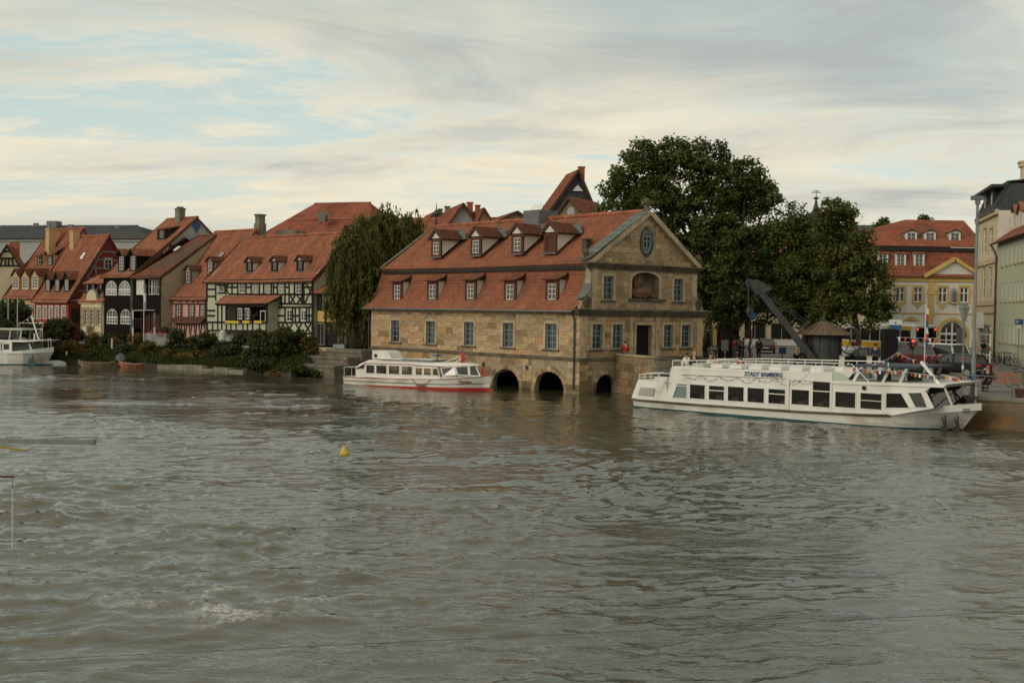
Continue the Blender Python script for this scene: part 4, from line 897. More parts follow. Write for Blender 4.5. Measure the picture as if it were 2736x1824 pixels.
# ---- pink house
F = frame_at(553, 103.5 * HS, 42); xl = F.uz(R2(35, 900))[0]; Z0 = 1.4; Z = -Z0
H = lambda *a, **k: hole(F, R2, *a, **k)
pw_ = [(105, 147, 900, 1010), (218, 257, 900, 1010), (313, 350, 902, 1012)]
pink, pwl = house('pink_house', 'small pink house with brown window frames and steep orange roof', F, xl, 0, None, Z0, 6.0, 12.25, 5.0, 'plaster_pink', holes=[H(*q) for q in pw_], gmat='plaster_white', seed=51)
for q in pw_: pwin(pink, F, R2, *q, Z=Z, nx=2, nz=4, rec=.06, surround=('timber_brown', .22))
for x in (62, 140, 200, 250, 292, 355): beam(pwl, F, R2, (x, 852), (x, 888), .14, mat='timber_brown')
for p, q in (((40, 887), (362, 887)), ((40, 1020), (362, 1022)), ((40, 855), (362, 855))): beam(pwl, F, R2, p, q, .16, mat='timber_brown')
q0, q1 = F.uz(R2(50, 1055), -.5), F.uz(R2(330, 1055), -.5)
MB().hexa([(q0[0], -.75, q0[1]), (q1[0], -.75, q1[1]), (q1[0], -.02, q1[1] + .1), (q0[0], -.02, q0[1] + .1), (q0[0], -.7, q0[1] + .1), (q1[0], -.7, q1[1] + .1), (q1[0], -.02, q1[1] + .62), (q0[0], -.02, q0[1] + .62)]).build('awning', 'timber_brown', pink, (0, 0, Z))
for i in range(7):
    x = q0[0] + .2 + i * (q1[0] - q0[0] - .4) / 6; MB().bar((x - .25, -.03, q0[1] - .02), (x, -.03, q0[1] - 1.2), .09, .08).bar((x + .25, -.03, q0[1] - .02), (x, -.03, q0[1] - 1.2), .09, .08).build('lattice_brace', 'timber_brown', pink, (0, 0, Z))
sl_ = 6.25 / 5
for x, y in ((197, 738), (383, 680)):
    yf = 1.0 if x < 300 else 1.6; p = F.uz(R2(x, y), yf); dormer(pink, p[0], yf, 6 + yf * sl_ - .05, 1.0, 1.35, 1.0, Z, seed=x, cheek='plaster_grey', front='timber_brown', wfrac=.6)
p = F.uz(R2(480, 462), 3.1); MB().hexa([(p[0] - .3, 2.75, zS(6) + 2.75 * sl_ + .1), (p[0] + .3, 2.75, zS(6) + 2.75 * sl_ + .1), (p[0] + .3, 3.5, zS(6) + 3.5 * sl_ + .1), (p[0] - .3, 3.5, zS(6) + 3.5 * sl_ + .1), (p[0] - .3, 2.7, zS(6) + 2.75 * sl_ + .18), (p[0] + .3, 2.7, zS(6) + 2.75 * sl_ + .18), (p[0] + .3, 3.45, zS(6) + 3.5 * sl_ + .18), (p[0] - .3, 3.45, zS(6) + 3.5 * sl_ + .18)]).build('skylight', 'pane_curtain', pink, (0, 0, Z))
p = F.uz(R2(835, 300), 6.5); MB().box(p[0] - .42, 6, 9, p[0] + .42, 6.9, zS(12.9)).box(p[0] - .36, 6.1, zS(12.9), p[0] + .36, 6.8, zS(13.6)).box(p[0] - .42, 6.0, zS(13.6), p[0] + .42, 6.9, zS(13.75)).build('chimney', 'stone_grey', pink, (0, 0, Z))

# ---- black boarded house and its loggia wing
F = frame_at(433, 106.5 * HS, 42); xl = F.uz(R1(905, 800))[0]; xm = F.uz(R1(1150, 640))[0]; Z0 = 1.4; Z = -Z0
H = lambda *a, **k: hole(F, R1, *a, **k)
aw4 = [(920, 1020, 685, 812), (1035, 1137, 685, 812), (930, 1025, 932, 1060), (1050, 1140, 935, 1062)]
def archole(q):
    h = H(*q); return (*h, (h[1] - h[0]) / 2 * .8)
black, bwl = house('black_house', 'black boarded house with white arched windows and tall orange roof', F, xl, xm, None, Z0, 8.0, 13.9, 6.9, 'dark_boards', holes=[archole(q) for q in aw4], gmat='plaster_grey', seed=61)
for q in aw4:
    h = H(*q); window(black, (h[0] + h[1]) / 2, h[2] + Z, h[1] - h[0], h[3] - h[2], .06, 4, 2, 'white_paint', arch=(h[1] - h[0]) / 2 * .8, fw=.09, bw=.06, pmat='pane_curtain' if q[0] in (920, 1035) else 'pane')
n = int((xm - xl) / .3)
for i in range(n + 1): MB().box(xl + i * .3 - .02, -.03, 1.4, xl + i * .3 + .02, .0, 7.9).build('batten', 'dark_boards', bwl) if not any(h[0] - .03 < xl + i * .3 < h[1] + .03 for h in [H(*q) for q in aw4]) else None
sl_ = 5.9 / 6.9
for x, y in ((1055, 585), (1156, 578)):
    yf = .5; p = F.uz(R1(x, y), yf); dormer(black, p[0], yf, 8 + yf * sl_, 1.2, 1.5, 1.8, Z, seed=x, cheek='dark_boards', front='timber', rmat='tile', wfrac=.62, win=('white_paint', 2, 4), rise=.65, ovf=.35)
p = F.uz(R1(1378, 350), 4.2); dormer(black, p[0], 4.2, 8 + 4.2 * sl_ + .05, 1.5, 1.0, 1.3, Z, seed=5, cheek='timber', front='timber', win=('timber', 1, 1), rise=.4, shed=True)
p = F.uz(R1(1568, 145), 7.3); C0 = zS(14.75); MB().box(p[0] - .45, 7, 12.8, p[0] + .45, 7.7, C0).box(p[0] - .52, 6.95, C0, p[0] + .52, 7.75, C0 + .15).box(p[0] - .3, 7.1, C0 + .25, p[0] + .3, 7.6, C0 + .31).box(p[0] - .3, 7.1, C0 + .15, p[0] - .24, 7.6, C0 + .25).box(p[0] + .24, 7.1, C0 + .15, p[0] + .3, 7.6, C0 + .25).build('chimney', 'stone_grey', black, (0, 0, Z))
p = (xm + .015, 6.9, 13.2); MB().prism([(-.55, -.1), (0, -.95), (.55, -.1), (0, .45)], -.02, .02).build('gable_ornament', 'sign_blue', black, (xm + .03, 6.9 * HS, zS(13.2) + Z), R(90))
MB().prism([(-.5, -.4), (.5, -.4), (.5, .55), (-.5, .55)], -.02, .04).build('shutter', 'timber_brown', black, (xm + .04, 4.4 * HS, zS(10.6) + Z), R(90))
lg, lgw = house('loggia_house', 'dark wooden loggia house with brown roof and bare beige side wall', F, xm + .26, 0, None, Z0, 7.9, 11.88, 5.55, 'dark_boards', roof='tile_brown', holes=[H(1180, 1260, 670, 808), H(1275, 1390, 670, 808), H(1165, 1395, 950, 1150)], gmat='plaster_beige', seed=71, ovs=.05, left_ridge=(7.5, F.uz(R2(315, 295), 7.5)[1]))
q = H(1180, 1260, 670, 808); MB().box(q[0], .12, q[2], q[1], .16, q[3]).build('grey_panel', 'plaster_white', lg, (0, 0, Z))
for x in (1290, 1320, 1360): h = H(x - 14, x + 14, 672, 806); window(lg, (h[0] + h[1]) / 2, h[2] + Z, h[1] - h[0], h[3] - h[2], .3, 1, 2, 'white_paint', 'pane_dark')
q = H(1165, 1395, 950, 1150)
MB().box(q[0], 1.2, q[2], q[1], 1.25, q[3]).build('loggia_back', 'timber_brown', lg, (0, 0, Z))
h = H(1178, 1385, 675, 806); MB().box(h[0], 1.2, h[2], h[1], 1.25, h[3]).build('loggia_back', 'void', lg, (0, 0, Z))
for x in (1165, 1235, 1310, 1395): u_, z_ = F.uz(R1(x, 1060), -.06); MB().box(u_ - .05, -.1, q[2] + Z, u_ + .05, -.005, q[3] + Z).build('loggia_post', 'timber', lg)
for i in range(16): u_ = q[0] + .1 + i * (q[1] - q[0] - .2) / 15; MB().box(u_ - .02, -.06, q[2] + .6 + Z, u_ + .02, -.03, q[2] + 1.5 + Z).build('baluster', 'timber_brown', lg)
MB().box(q[0], -.08, q[2] + 1.5 + Z, q[1], .0, q[2] + 1.6 + Z).build('handrail', 'timber', lg)
p = F.uz(R2(100, 505), 4.6); sl_ = 3.98 / 5.55
for x, y in ((1440, 515), (1545, 500)):
    p = F.uz(R1(x, y), 3.6 if x < 1500 else 4.0); yy = 3.6 if x < 1500 else 4.0
    MB().hexa([(p[0] - .25, yy - .3, zS(7.9) + (yy - .3) * sl_ + .1), (p[0] + .25, yy - .3, zS(7.9) + (yy - .3) * sl_ + .1), (p[0] + .25, yy + .3, zS(7.9) + (yy + .3) * sl_ + .1), (p[0] - .25, yy + .3, zS(7.9) + (yy + .3) * sl_ + .1)] + [(p[0] - .25, yy - .34, zS(7.9) + (yy - .3) * sl_ + .17), (p[0] + .25, yy - .34, zS(7.9) + (yy - .3) * sl_ + .17), (p[0] + .25, yy + .26, zS(7.9) + (yy + .3) * sl_ + .17), (p[0] - .25, yy + .26, zS(7.9) + (yy + .3) * sl_ + .17)]).build('skylight', 'sign_white' if x > 1500 else 'tile_plain', lg, (0, 0, Z))

# ---- tan baroque house front with curved gable
HS = 1.154
F = frame_at(277, 107 * HS, 40); xl = F.uz(R1(702, 1000))[0]
H = lambda *a, **k: hole(F, R1, *a, **k)
tw3 = [(730, 765, 935, 1070), (785, 820, 935, 1070), (845, 880, 935, 1070)]
tan = thing('tan_house', 'narrow tan stone house with curved cream gable and orange mansard roof', 'house', F.o + Vector((0, 0, 1)), F.rot())
m = MB(); wall_mesh(m, xl, 0, 1, 5.35, [H(*q) for q in tw3] + [(*H(730, 775, 1205, 1290), .4), (*H(828, 868, 1205, 1290), .4)], .3); m.build('wall', 'plaster_tan', tan, (0, 0, -1))
MB().box(xl, .02, 1, xl + .25, 6, 5.35).box(-.25, .02, 1, 0, 6, 5.35).box(xl + .25, 5.75, 1, -.25, 6, 5.35).build('side_wall', 'plaster_tan', tan, (0, 0, -1))
MB().box(xl + .3, .7, 1, -.3, .75, 5).build('inner_wall', 'void', tan, (0, 0, -1))
for q in tw3: pwin(tan, F, R1, *q, Z=-1, nx=2, nz=4, rec=.12, surround=('stone_trim', .14))
for q in ((720, 770, 1085, 1130), (830, 885, 1085, 1130)): h = H(*q); MB().box(h[0], -.05, h[2] - 1, h[1], -.004, h[3] - 1).build('cream_panel', 'plaster_cream', tan)
h = H(778, 826, 1050, 1148); MB().box(h[0], -.35, h[2] - 1, h[1], -.01, h[2] - .9).build('balcony', 'stone_trim', tan)
for i in range(7): MB().box(h[0] + .03 + i * (h[1] - h[0] - .1) / 6, -.35, h[2] - .9, h[0] + .07 + i * (h[1] - h[0] - .1) / 6, -.31, h[3] - 1.5).build('baluster', 'iron', tan)
MB().box(h[0], -.36, h[3] - 1.5, h[1], -.3, h[3] - 1.44).build('handrail', 'iron', tan)
h0 = F.uz(R1(718, 918)); h1 = F.uz(R1(890, 918)); c = (h0[0] + h1[0]) / 2; wd = (h1[0] - h0[0]) / 2
prof = [(-wd, 0), (wd, 0), (wd, .5), (wd * .62, .62), (wd * .5, .95)] + [(wd * .5 * math.cos(t), .95 + .95 * math.sin(t)) for t in [.5, 1.0, 1.57, 2.14, 2.64]] + [(-wd * .5, .95), (-wd * .62, .62), (-wd, .5)]
MB().prism([(c + a, h0[1] - 1 + b) for a, b in prof], -.1, .3).build('curved_gable', 'plaster_cream', tan)
m = MB(); m.tube([(c + a * 1.06, .1, h0[1] - 1 + b + .06) for a, b in prof[2:]], .11, 6); m.build('gable_coping', 'copper_green', tan)
MB().box(xl - .15, -.2, 5.3 - 1, .15, .02, 5.5 - 1).build('cornice', 'stone_trim', tan)
lo = [(-.3, 5.5), (.2, 5.9), (.6, 6.8), (.8, 7.4)]; l = [(xl - .2, y, z) for y, z in lo]; r = [(.15, y, z) for y, z in lo]
rb = slab(MB(), l, r, .08).build('lower_roof', 'roof_board', tan, (0, 0, -1)); tiles(l, r, .24, .2, 'tile', rb, seed=81)
up = [(.4, 7.5), (3.2, 9.2)]; l = [(xl - .3, y, z) for y, z in up]; l[1] = (xl + 1.2, 3.2, 9.2); r = [(.3, y, z) for y, z in up]
rb = slab(MB(), l, r, .08).build('upper_roof', 'roof_board', tan, (0, 0, -1)); tiles(l, r, .24, .2, 'tile', rb, seed=82)
slab(MB(), [(xl + 1.2, 3.2, 9.19), (xl, 6.2, 6)], [(.3, 3.2, 9.19), (.3, 6.2, 6)], .08).build('rear_roof', 'tile_plain', tan, (0, 0, -1))
MB().poly([(.0, .8, 5.3), (.0, 6, 5.3), (.0, 3.2, 9.1), (.0, .8, 7.4)]).build('gable_wall', 'plaster_tan', tan, (0, 0, -1))
for x in (752, 803, 868): p = F.uz(R1(x, 812), .35); dormer(tan, p[0], .35, p[1], .75, .95, .7, -1, shed=True, win=('timber', 1, 2), front='timber', cheek='timber', seed=x, rise=.12, ovf=.15)

# ---- red house with timbered red gable
HS = 1.16
F = frame_at(184, 110 * HS, 42); xl = F.uz(R1(303, 900))[0]; Z0 = 1.4; Z = -Z0
H = lambda *a, **k: hole(F, R1, *a, **k)
rw = [(x - 15, x + 15, 908, 1016) for x in (341, 393, 446, 500, 556)]
red, rwl = house('red_house', 'bright red house with five white windows and timbered dark red gable', F, xl, 0, None, Z0, 5.6, 11.9, 3.95, 'plaster_red', holes=[H(*q) for q in rw], gmat='plaster_darkred', seed=91)
for q in rw: pwin(red, F, R1, *q, Z=Z, nx=2, nz=4, rec=.05, surround=('white_paint', .08), fw=.07)
FGr = Frame((F.W(.0, 0, 0)).x, (F.W(0, 0, 0)).y, 42 - 90)
def gb(p, q, w=.16):
    a, b = FGr.uz(R1(*p)), FGr.uz(R1(*q)); MB().bar((0.02, a[0], a[1] + Z), (.02, b[0], b[1] + Z), .1, w, (0, 0, 1) if abs(a[1] - b[1]) < abs(a[0] - b[0]) else (0, 1, 0)).build('timber_beam', 'timber_grey', red)
for p, q in (((860, 430), (1005, 437)), ((800, 497), (1020, 510)), ((760, 572), (1030, 585)), ((690, 670), (830, 660)), ((840, 500), (895, 425)), ((760, 660), (850, 500)), ((830, 500), (838, 660)), ((660, 780), (715, 770)), ((620, 860), (700, 850))): gb(p, q)
w_ = FGr.uz(R1(942, 540)); window(red, 0, 0, .85, 1.2, 0, 2, 2, 'white_paint', loc=(.03, w_[0], w_[1] - .6 + Z), rot=R(90), surround=('timber_grey', .14))
w_ = FGr.uz(R1(652, 1000)); window(red, 0, 0, .8, 1.5, 0, 2, 3, 'timber', loc=(.03, w_[0], w_[1] - .6 + Z), rot=R(90))
sl_ = 6.3 / 3.95
for x in (410, 492, 574): yf = .55; p = F.uz(R1(x, 788), yf); dormer(red, p[0], yf, 5.6 + yf * sl_ * .95, 1.0, 1.15, .8, Z, seed=x, cheek='timber', front='timber', rise=.8, win=('white_paint', 2, 4), rmat='tile')
p = F.uz(R1(732, 390), 3.2); MB().bar((p[0], 2.85, zS(5.6) + 2.85 * sl_ + .08), (p[0], 3.3, zS(5.6) + 3.3 * sl_ + .08), .55, .08, (0, -1, .6)).build('skylight', 'sign_white', red, (0, 0, Z))

# ---- sand coloured house with row of dormers
HS = 1.19
F = frame_at(95, 112.5 * HS, 42); xl = F.uz(R1(55, 860))[0]
sand, swl = house('sand_house', 'sand coloured house under a broad orange roof with three white dormer windows', F, xl, .35, None, 1.4, 5.9, 12.7, 4.6, 'plaster_sand', seed=101, gmat='plaster_sand')
sl_ = 6.8 / 4.6
for x in (130, 213, 298):
    yf = .45; p = F.uz(R1(x, 798), yf); dormer(sand, p[0], yf, 5.9 + yf * sl_, 1.4, 1.4, 1.1, Z, seed=x, cheek='plaster_sand', front='plaster_sand', rise=.7, win=('white_paint', 2, 4), wfrac=.78)
for x in (315, 406): yf = 2.1; p = F.uz(R1(x, 592), yf); dormer(sand, p[0], yf, 5.9 + yf * sl_, .95, .95, 1.9, Z, seed=x, cheek='plaster_sand', front='timber', rise=1.6, shed=True, win=('white_paint', 1, 2))
for x, y0, y1 in ((434, 238, 330), (645, 258, 345)):
    p = F.uz(R1(x, y0), 3.4); MB().box(p[0] - .42, 3.1, 8.9, p[0] + .42, 3.9, p[1]).box(p[0] - .48, 3.04, p[1], p[0] + .48, 3.96, p[1] + .12).build('chimney', 'plaster_sand', sand, (0, 0, Z))
p = F.uz(R1(434, 238), 3.4); MB().lathe([(.4, 0), (.38, .1), (.1, .5), (.02, .95)], 8, (p[0], 3.45, p[1] + .13)).build('chimney_cap', 'lead', sand, (0, 0, Z))
for x in (236, 270): pwin(sand, F, R1, x - 20, x + 20, 905, 1015, Z=Z, rec=-.03, nx=2, nz=3, surround=('boat_teal', .12))

# ---- timbered gable house at the left edge
F = frame_at(48, 118 * HS, -18); pa = F.uz(R1(60, 372)); pL = F.uz(R1(-60, 560)); pR = F.uz(R1(168, 560))
tg = thing('timber_gable_house', 'cream timbered gable house peeking over roofs at left edge', 'house', F.o + Vector((0, 0, 1.4)), F.rot())
w2 = (pR[0] - pL[0]) / 2; c = pa[0]
m = MB().prism([(c - w2, 0), (c + w2, 0), (c + w2, pR[1] - 1.4), (c, pa[1] - 1.4), (c - w2, pR[1] - 1.4)], 0, 9).build('wall', 'plaster_cream', tg)
for s in (-1, 1):
    l, r = [(c + s * (w2 + .3), -.3, pR[1] - 1.8), (c, -.3, pa[1] - 1.3)], [(c + s * (w2 + .3), 9.3, pR[1] - 1.8), (c, 9.3, pa[1] - 1.3)]
    rb = slab(MB(), l, r, .09).build('roof', 'roof_board', tg); tiles(l, r, .3, .24, 'tile', rb, seed=111 + s)
    MB().bar((c + s * (w2 + .1), -.02, pR[1] - 1.6), (c, -.02, pa[1] - 1.5), .22, .1).build('timber_beam', 'timber', tg)
for y in (430, 490, 555): a, b = F.uz(R1(60 - (y - 372) * .55, y)), F.uz(R1(60 + (y - 372) * .55, y)); MB().bar((a[0], -.02, a[1] - 1.4), (b[0], -.02, b[1] - 1.4), .2, .1).build('timber_beam', 'timber', tg)
for x0, x1 in ((20, 5), (47, 47), (75, 75), (100, 118)): a, b = F.uz(R1(x0, 490)), F.uz(R1(x1, 555)); MB().bar((a[0], -.02, a[1] - 1.4), (b[0], -.02, b[1] - 1.4), .18, .1).build('timber_beam', 'timber', tg)
p = F.uz(R1(128, 352), 4); MB().box(p[0] - .55, 3.6, pR[1] - 1.4, p[0] + .55, 4.5, p[1] - 1.4).build('chimney', 'terracotta', tg)
# low house in front of it with ivy
HS = 1.0
F = frame_at(19, 142, 42); xl = F.uz(R1(-220, 700))[0]
low, _ = house('low_red_roof_house', 'low house with faded red roof at the left edge', F, xl, 0, None, 1.4, F.uz(R1(0, 800), -.3)[1], F.uz(R1(100, 572), 4.5)[1], 4.5, 'plaster_beige', seed=121)
cr = frame_at(76, 150, 42); p0 = cr.uz(R1(310, 405), 4)
wh, _ = house('small_cream_house', 'small cream gabled house squeezed behind the sand coloured house', cr, -3, 3.2, None, 1.4, 9.2, cr.uz(R1(270, 415), 3.2)[1], 3.2, 'plaster_cream', seed=131)
HS = 1.0
# ------------------------------------------------------------------ roofs behind
def hip(name, label, F, xL, xR, D, z0, ze, zr, hipl, hipr, wall, roof, seed=1, cat='building', tw=.4, rh=.32, Zt=1.5):
    h = thing(name, label, cat, F.o + Vector((0, 0, Zt)), F.rot()); off = (0, 0, -Zt)
    MB().box(xL, 0, z0, xR, D, ze).build('wall', wall, h, off)
    o = .5; s = D / 2
    l, r = [(xL - o, -o, ze - .1), (xL + hipl, s, zr)], [(xR + o, -o, ze - .1), (xR - hipr, s, zr)]
    rb = slab(MB(), l, r, .1).build('roof', 'roof_board', h, off); tiles(l, r, tw, rh, roof, rb, seed=seed, lift=.05, var=.12)
    if hipr:
        l2, r2 = [(xR + o, -o, ze - .1), (xR - hipr, s, zr)], [(xR + o, D + o, ze - .1), (xR - hipr + .01, s, zr)]
        rb = slab(MB(), l2, r2, .1).build('roof_end', 'roof_board', h, off); tiles(l2, r2, tw, rh, roof, rb, seed=seed + 1, lift=.05, var=.12)
    if hipl:
        l2, r2 = [(xL - o, D + o, ze - .1), (xL + hipl - .01, s, zr)], [(xL - o, -o, ze - .1), (xL + hipl, s, zr)]
        rb = slab(MB(), l2, r2, .1).build('roof_end', 'roof_board', h, off); tiles(l2, r2, tw, rh, roof, rb, seed=seed + 2, lift=.05, var=.12)
    slab(MB(), [(xL - o, D + o, ze - .1), (xL + hipl, s, zr - .01)], [(xR + o, D + o, ze - .1), (xR - hipr, s, zr - .01)], .1).build('rear_roof', 'tile_plain' if 'tile' in roof else 'slate', h, off)
    ridge_caps((xL + hipl, s, zr + .03), (xR - hipr, s, zr + .03), rb, roof, r=.16, step=.6)
    MB().box(xL - .25, -.25, ze - .5, xR + .25, D + .25, ze - .12).build('cornice', wall, h, off)
    return h
# long grey building with slate roof
F = frame_at(330, 172, 14); xr = F.uz(R1(1310, 330))[0]; xl = F.uz(R1(-500, 300))[0]
ze = F.uz(R1(800, 312), -.5)[1]; zr = F.uz(R1(1250, 210), 8)[1]
gb_ = hip('grey_hall', 'long pale grey building with dark slate roof behind the left houses', F, xl, xr, 16, 1.5, ze, zr, 4, 7, 'plaster_grey', 'slate', 141, tw=.5, rh=.4)
p = F.uz(R1(476, 168), 8); MB().box(p[0] - .9, 7.2, zr - 2.2, p[0] + .9, 8.6, p[1]).build('chimney', 'lead', gb_, (0, 0, -1.5))
for x, y in ((320, 195), (620, 207), (1030, 217)): p = F.uz(R1(x, y), 6.2); MB().box(p[0] - .4, 5.9, p[1] - .3, p[0] + .4, 6.2, p[1] + .2).build('roof_vent', 'lead', gb_, (0, 0, -1.5))
# big red hipped roof and the long lower roof
F = frame_at(1010, 150, 20); ze = 13.2; zr = F.uz(R2(1305, 18), 9)[1]; xa = F.uz(R2(1305, 18), 9)[0]; xb = F.uz(R3(362, 32), 9)[0]
hip('red_hip_hall', 'large plain hall with tall faded red hipped roof behind the willow', F, xa - 5.5, xb + 5.5, 18, 1.5, ze, zr, 5.5, 5.5, 'plaster_beige', 'tile_far', 151)
F = frame_at(1230, 132, 16); zr = F.uz(R3(800, 127), 7)[1]; xa = F.uz(R2(1075, 172), 7)[0]; xb = F.uz(R3(1000, 135), 7)[0]
rl = hip('long_red_roof_hall', 'long low hall with plain red tiled roof behind the stone hall', F, xa - 9, xb + 14, 14, 1.5, 7.6, zr, 9, 0, 'plaster_beige', 'tile_far', 161)
p = F.uz(R2(1385, 130), 5.5); MB().box(p[0] - .5, 5.0, p[1] - .6, p[0] + .5, 5.6, p[1] + .6).build('skylight', 'pane', rl, (0, 0, -1.5))
p = F.uz(R2(1075, 270), 2.5); MB().box(p[0] - 1.4, 2, p[1] - 1.2, p[0] + 1.4, 4.5, p[1] + .3).box(p[0] - .25, 2.6, p[1] + .3, p[0] + .1, 3, p[1] + .75).build('roof_vent', 'stone_grey', rl, (0, 0, -1.5))
p = F.uz(R2(870 + 440, 285), 1.2)
# small gables behind: apex pixel, half width (px), depth
def gable_house(name, label, zf, ax, ay, bl, br, by, Y, wall, roof, a=-14, depth=8, chim=(), slate_roof=False, ext=0):
    pA = on_y(*zf(ax, ay), Y); F = Frame(pA.x, pA.y, a); L_, R_ = F.uz(zf(bl, by)), F.uz(zf(br, by)); T = F.uz(zf(ax, ay))
    zb = min(L_[1], R_[1]); h = thing(name, label, 'house', F.o + Vector((0, 0, 1.5)), F.rot()); off = (0, 0, -1.5)
    MB().prism([(L_[0], 1.5), (R_[0], 1.5), (R_[0], zb), (T[0], T[1]), (L_[0], zb)], 0, depth).build('wall', wall, h, off)
    for s, e in ((-1, L_), (1, R_)):
        k = (T[1] - zb) / abs(T[0] - e[0] + 1e-6); ex = e[0] + s * .35; zx = zb - .35 * k
        l, r = [(ex, -.35, zx + .12), (T[0], -.35, T[1] + .15)], [(ex, depth + .3, zx + .12), (T[0], depth + .3, T[1] + .15)]
        rb = slab(MB(), l, r, .1).build('roof', 'roof_board', h, off); tiles(l, r, .3, .26, roof, rb, seed=int(ax), var=.12)
        MB().bar((ex, -.38, zx), (T[0], -.38, T[1] + .05), .22, .08).build('bargeboard', 'timber_brown', h, off)
    for cx, cy, w, dd, mt in chim:
        w *= .48
        p = F.uz(zf(cx, cy), dd); MB().box(p[0] - w / 2, dd - w / 2, zb, p[0] + w / 2, dd + w / 2, p[1]).box(p[0] - w / 2 - .06, dd - w / 2 - .06, p[1], p[0] + w / 2 + .06, dd + w / 2 + .06, p[1] + .15).build('chimney', mt, h, off)
    return h, F
gable_house('pale_gable_house', 'pale grey gable with large brick chimney above the stone hall roof', S5, 1250, 60, 940, 1530, 490, 128, 'plaster_grey', 'tile_far', chim=((1450, 40, 1.2, 3.2, 'terracotta'),))
gable_house('ochre_gable_house', 'small ochre gable with dark chimney right of the pale gable', S5, 1830, 200, 1690, 2050, 530, 126, 'plaster_yellow', 'tile_far', chim=((1670, 120, 1.0, 2.6, 'terracotta'),))
gable_house('grey_gable_house', 'tiny grey gable with two stone chimneys at the left of the pale gable', S5, 530, 262, 270, 700, 480, 150, 'plaster_grey', 'tile_far', chim=((610, 225, 1.0, 2, 'stone_grey'),))
gable_house('second_grey_gable_house', 'narrow grey gable between a tall chimney and the pale gable', S5, 885, 245, 740, 1010, 480, 145, 'plaster_grey', 'tile_far', chim=((805, 155, 1.2, -.8, 'stone_grey'),))
gable_house('slate_gable_house', 'tall steep gable clad in dark slate with brick chimney at its peak', R4, 562, 85, 355, 690, 372, 118, 'slate_wall', 'tile_far', a=-12, depth=4.2, chim=((585, 68, 1.15, 1.0, 'terracotta'),))
h, F = gable_house('ochre_attic_house', 'small ochre gable with round window in front of slate gable', R4, 515, 252, 425, 612, 372, 108, 'plaster_yellow', 'tile_far', a=28, depth=6)
p = F.uz(R4(519, 337)); m = MB(); m2 = MB(); k = 14
for i in range(k):
    t0, t1 = 6.2832 * i / k, 6.2832 * (i + 1) / k
    m.prism([(p[0] + rr * math.cos(t), p[1] + 1.15 * rr * math.sin(t)) for t, rr in ((t0, .42), (t1, .42), (t1, .72), (t0, .72))], -.1, .0)
o = m.build('window', 'stone_grey', h, (0, 0, -1.5)); MB().prism([(p[0] + .42 * math.cos(6.28 * i / 12), p[1] + .48 * math.sin(6.28 * i / 12)) for i in range(12)], -.03, -.01).build('pane', 'pane_curtain', o)
p = on_y(*R4(555, 200), 117.7); MB().prism([(-.55, 0), (.55, 0), (0, .6)], -.1, .05).build('vent', 'sign_white', bpy.data.objects['slate_gable_house'], (0, -.05, on_y(*R4(555, 207), 117.7).z - 1.5))
gable_house('low_tile_house', 'low roof hump of red tiles behind the hall ridge hatch', R4, 185, 340, 60, 300, 400, 120, 'plaster_beige', 'tile_far', a=-14)
# spire and church roof behind trees
sp = on_y(*TT(1775, 665), 230)
ch = thing('church_spire', 'slim dark church spire with ball and cross far behind trees', 'church', (sp.x, sp.y, 1.5)); s_ = 230 / 3141 / 2.6133
zz_ = lambda y: on_y(*TT(1775, y), 230).z - 1.5
MB().box(-26, -4, 0, 21, 9, zz_(668) - 3).build('nave', 'plaster_grey', ch)
MB().hexa([(-27, -5, zz_(668) - 3), (21, -5, zz_(668) - 3), (21, 10, zz_(668) - 3), (-27, 10, zz_(668) - 3), (-8, 2, zz_(672)), (19.5, 2, zz_(672)), (19.5, 3, zz_(672)), (-8, 3, zz_(672))]).build('roof', 'slate_wall', ch)
MB().lathe([(1.5, zz_(690)), (1.5, zz_(640)), (2.0, zz_(625)), (2.1, zz_(612)), (1.2, zz_(600)), (.7, zz_(585)), (.35, zz_(540)), (.15, zz_(505)), (.5, zz_(500)), (.6, zz_(496)), (.4, zz_(490)), (.08, zz_(486)), (.06, zz_(440))], 10).build('spire', 'iron', ch, smooth=True)
MB().box(-1.0, -.06, zz_(458), 1.0, .06, zz_(458) + .12).box(-.6, -.06, zz_(448), .6, .06, zz_(448) + .12).build('cross', 'iron', ch)
# ------------------------------------------------------------------ buildings round the square on the right
V1 = region(2250, 880, 9.408); V2 = region(2480, 820, 6.031); V3 = region(0, 840, 9.8)
F = frame_at(2544, 149, 0); U = lambda x, y, d=0: F.uz(Q4(x, y), d)
H = lambda x0, x1, y0, y1: (U(x0, y1)[0], U(x1, y0)[0], U(x0, y1)[1], U(x1, y0)[1])
yh = thing('ochre_white_palace', 'white and ochre baroque house with red mansard roof, pediment and arched windows', 'building', F.o + Vector((0, 0, QZ)), 0); Z = -QZ; off = (0, 0, Z)
xl, xr = U(-120, 900)[0], U(1010, 900)[0]; ze = U(450, 850)[1]; zb = U(450, 665, 1.6)[1]; zr = U(600, 475, 8)[1]
wr = [(270, 330, 930, 1028), (397, 458, 930, 1028), (521, 580, 930, 1028), (686, 746, 930, 1030), (832, 890, 930, 1030), (140, 200, 930, 1028), (20, 80, 930, 1028)]
ar = [(430, 570, 1155, 1338), (693, 870, 1160, 1338), (130, 300, 1155, 1338)]
ah = [(*H(*q), 1.6) for q in ar]
m = MB(); wall_mesh(m, xl, xr, QZ, ze, [H(*q) for q in wr] + ah, .35); m.build('wall', 'plaster_white', yh, off)
MB().box(xl, .02, QZ, xl + .4, 16, ze).box(xr - .4, .02, QZ, xr, 16, ze).box(xl + .4, 15.6, QZ, xr - .4, 16, ze).build('side_wall', 'plaster_white', yh, off)
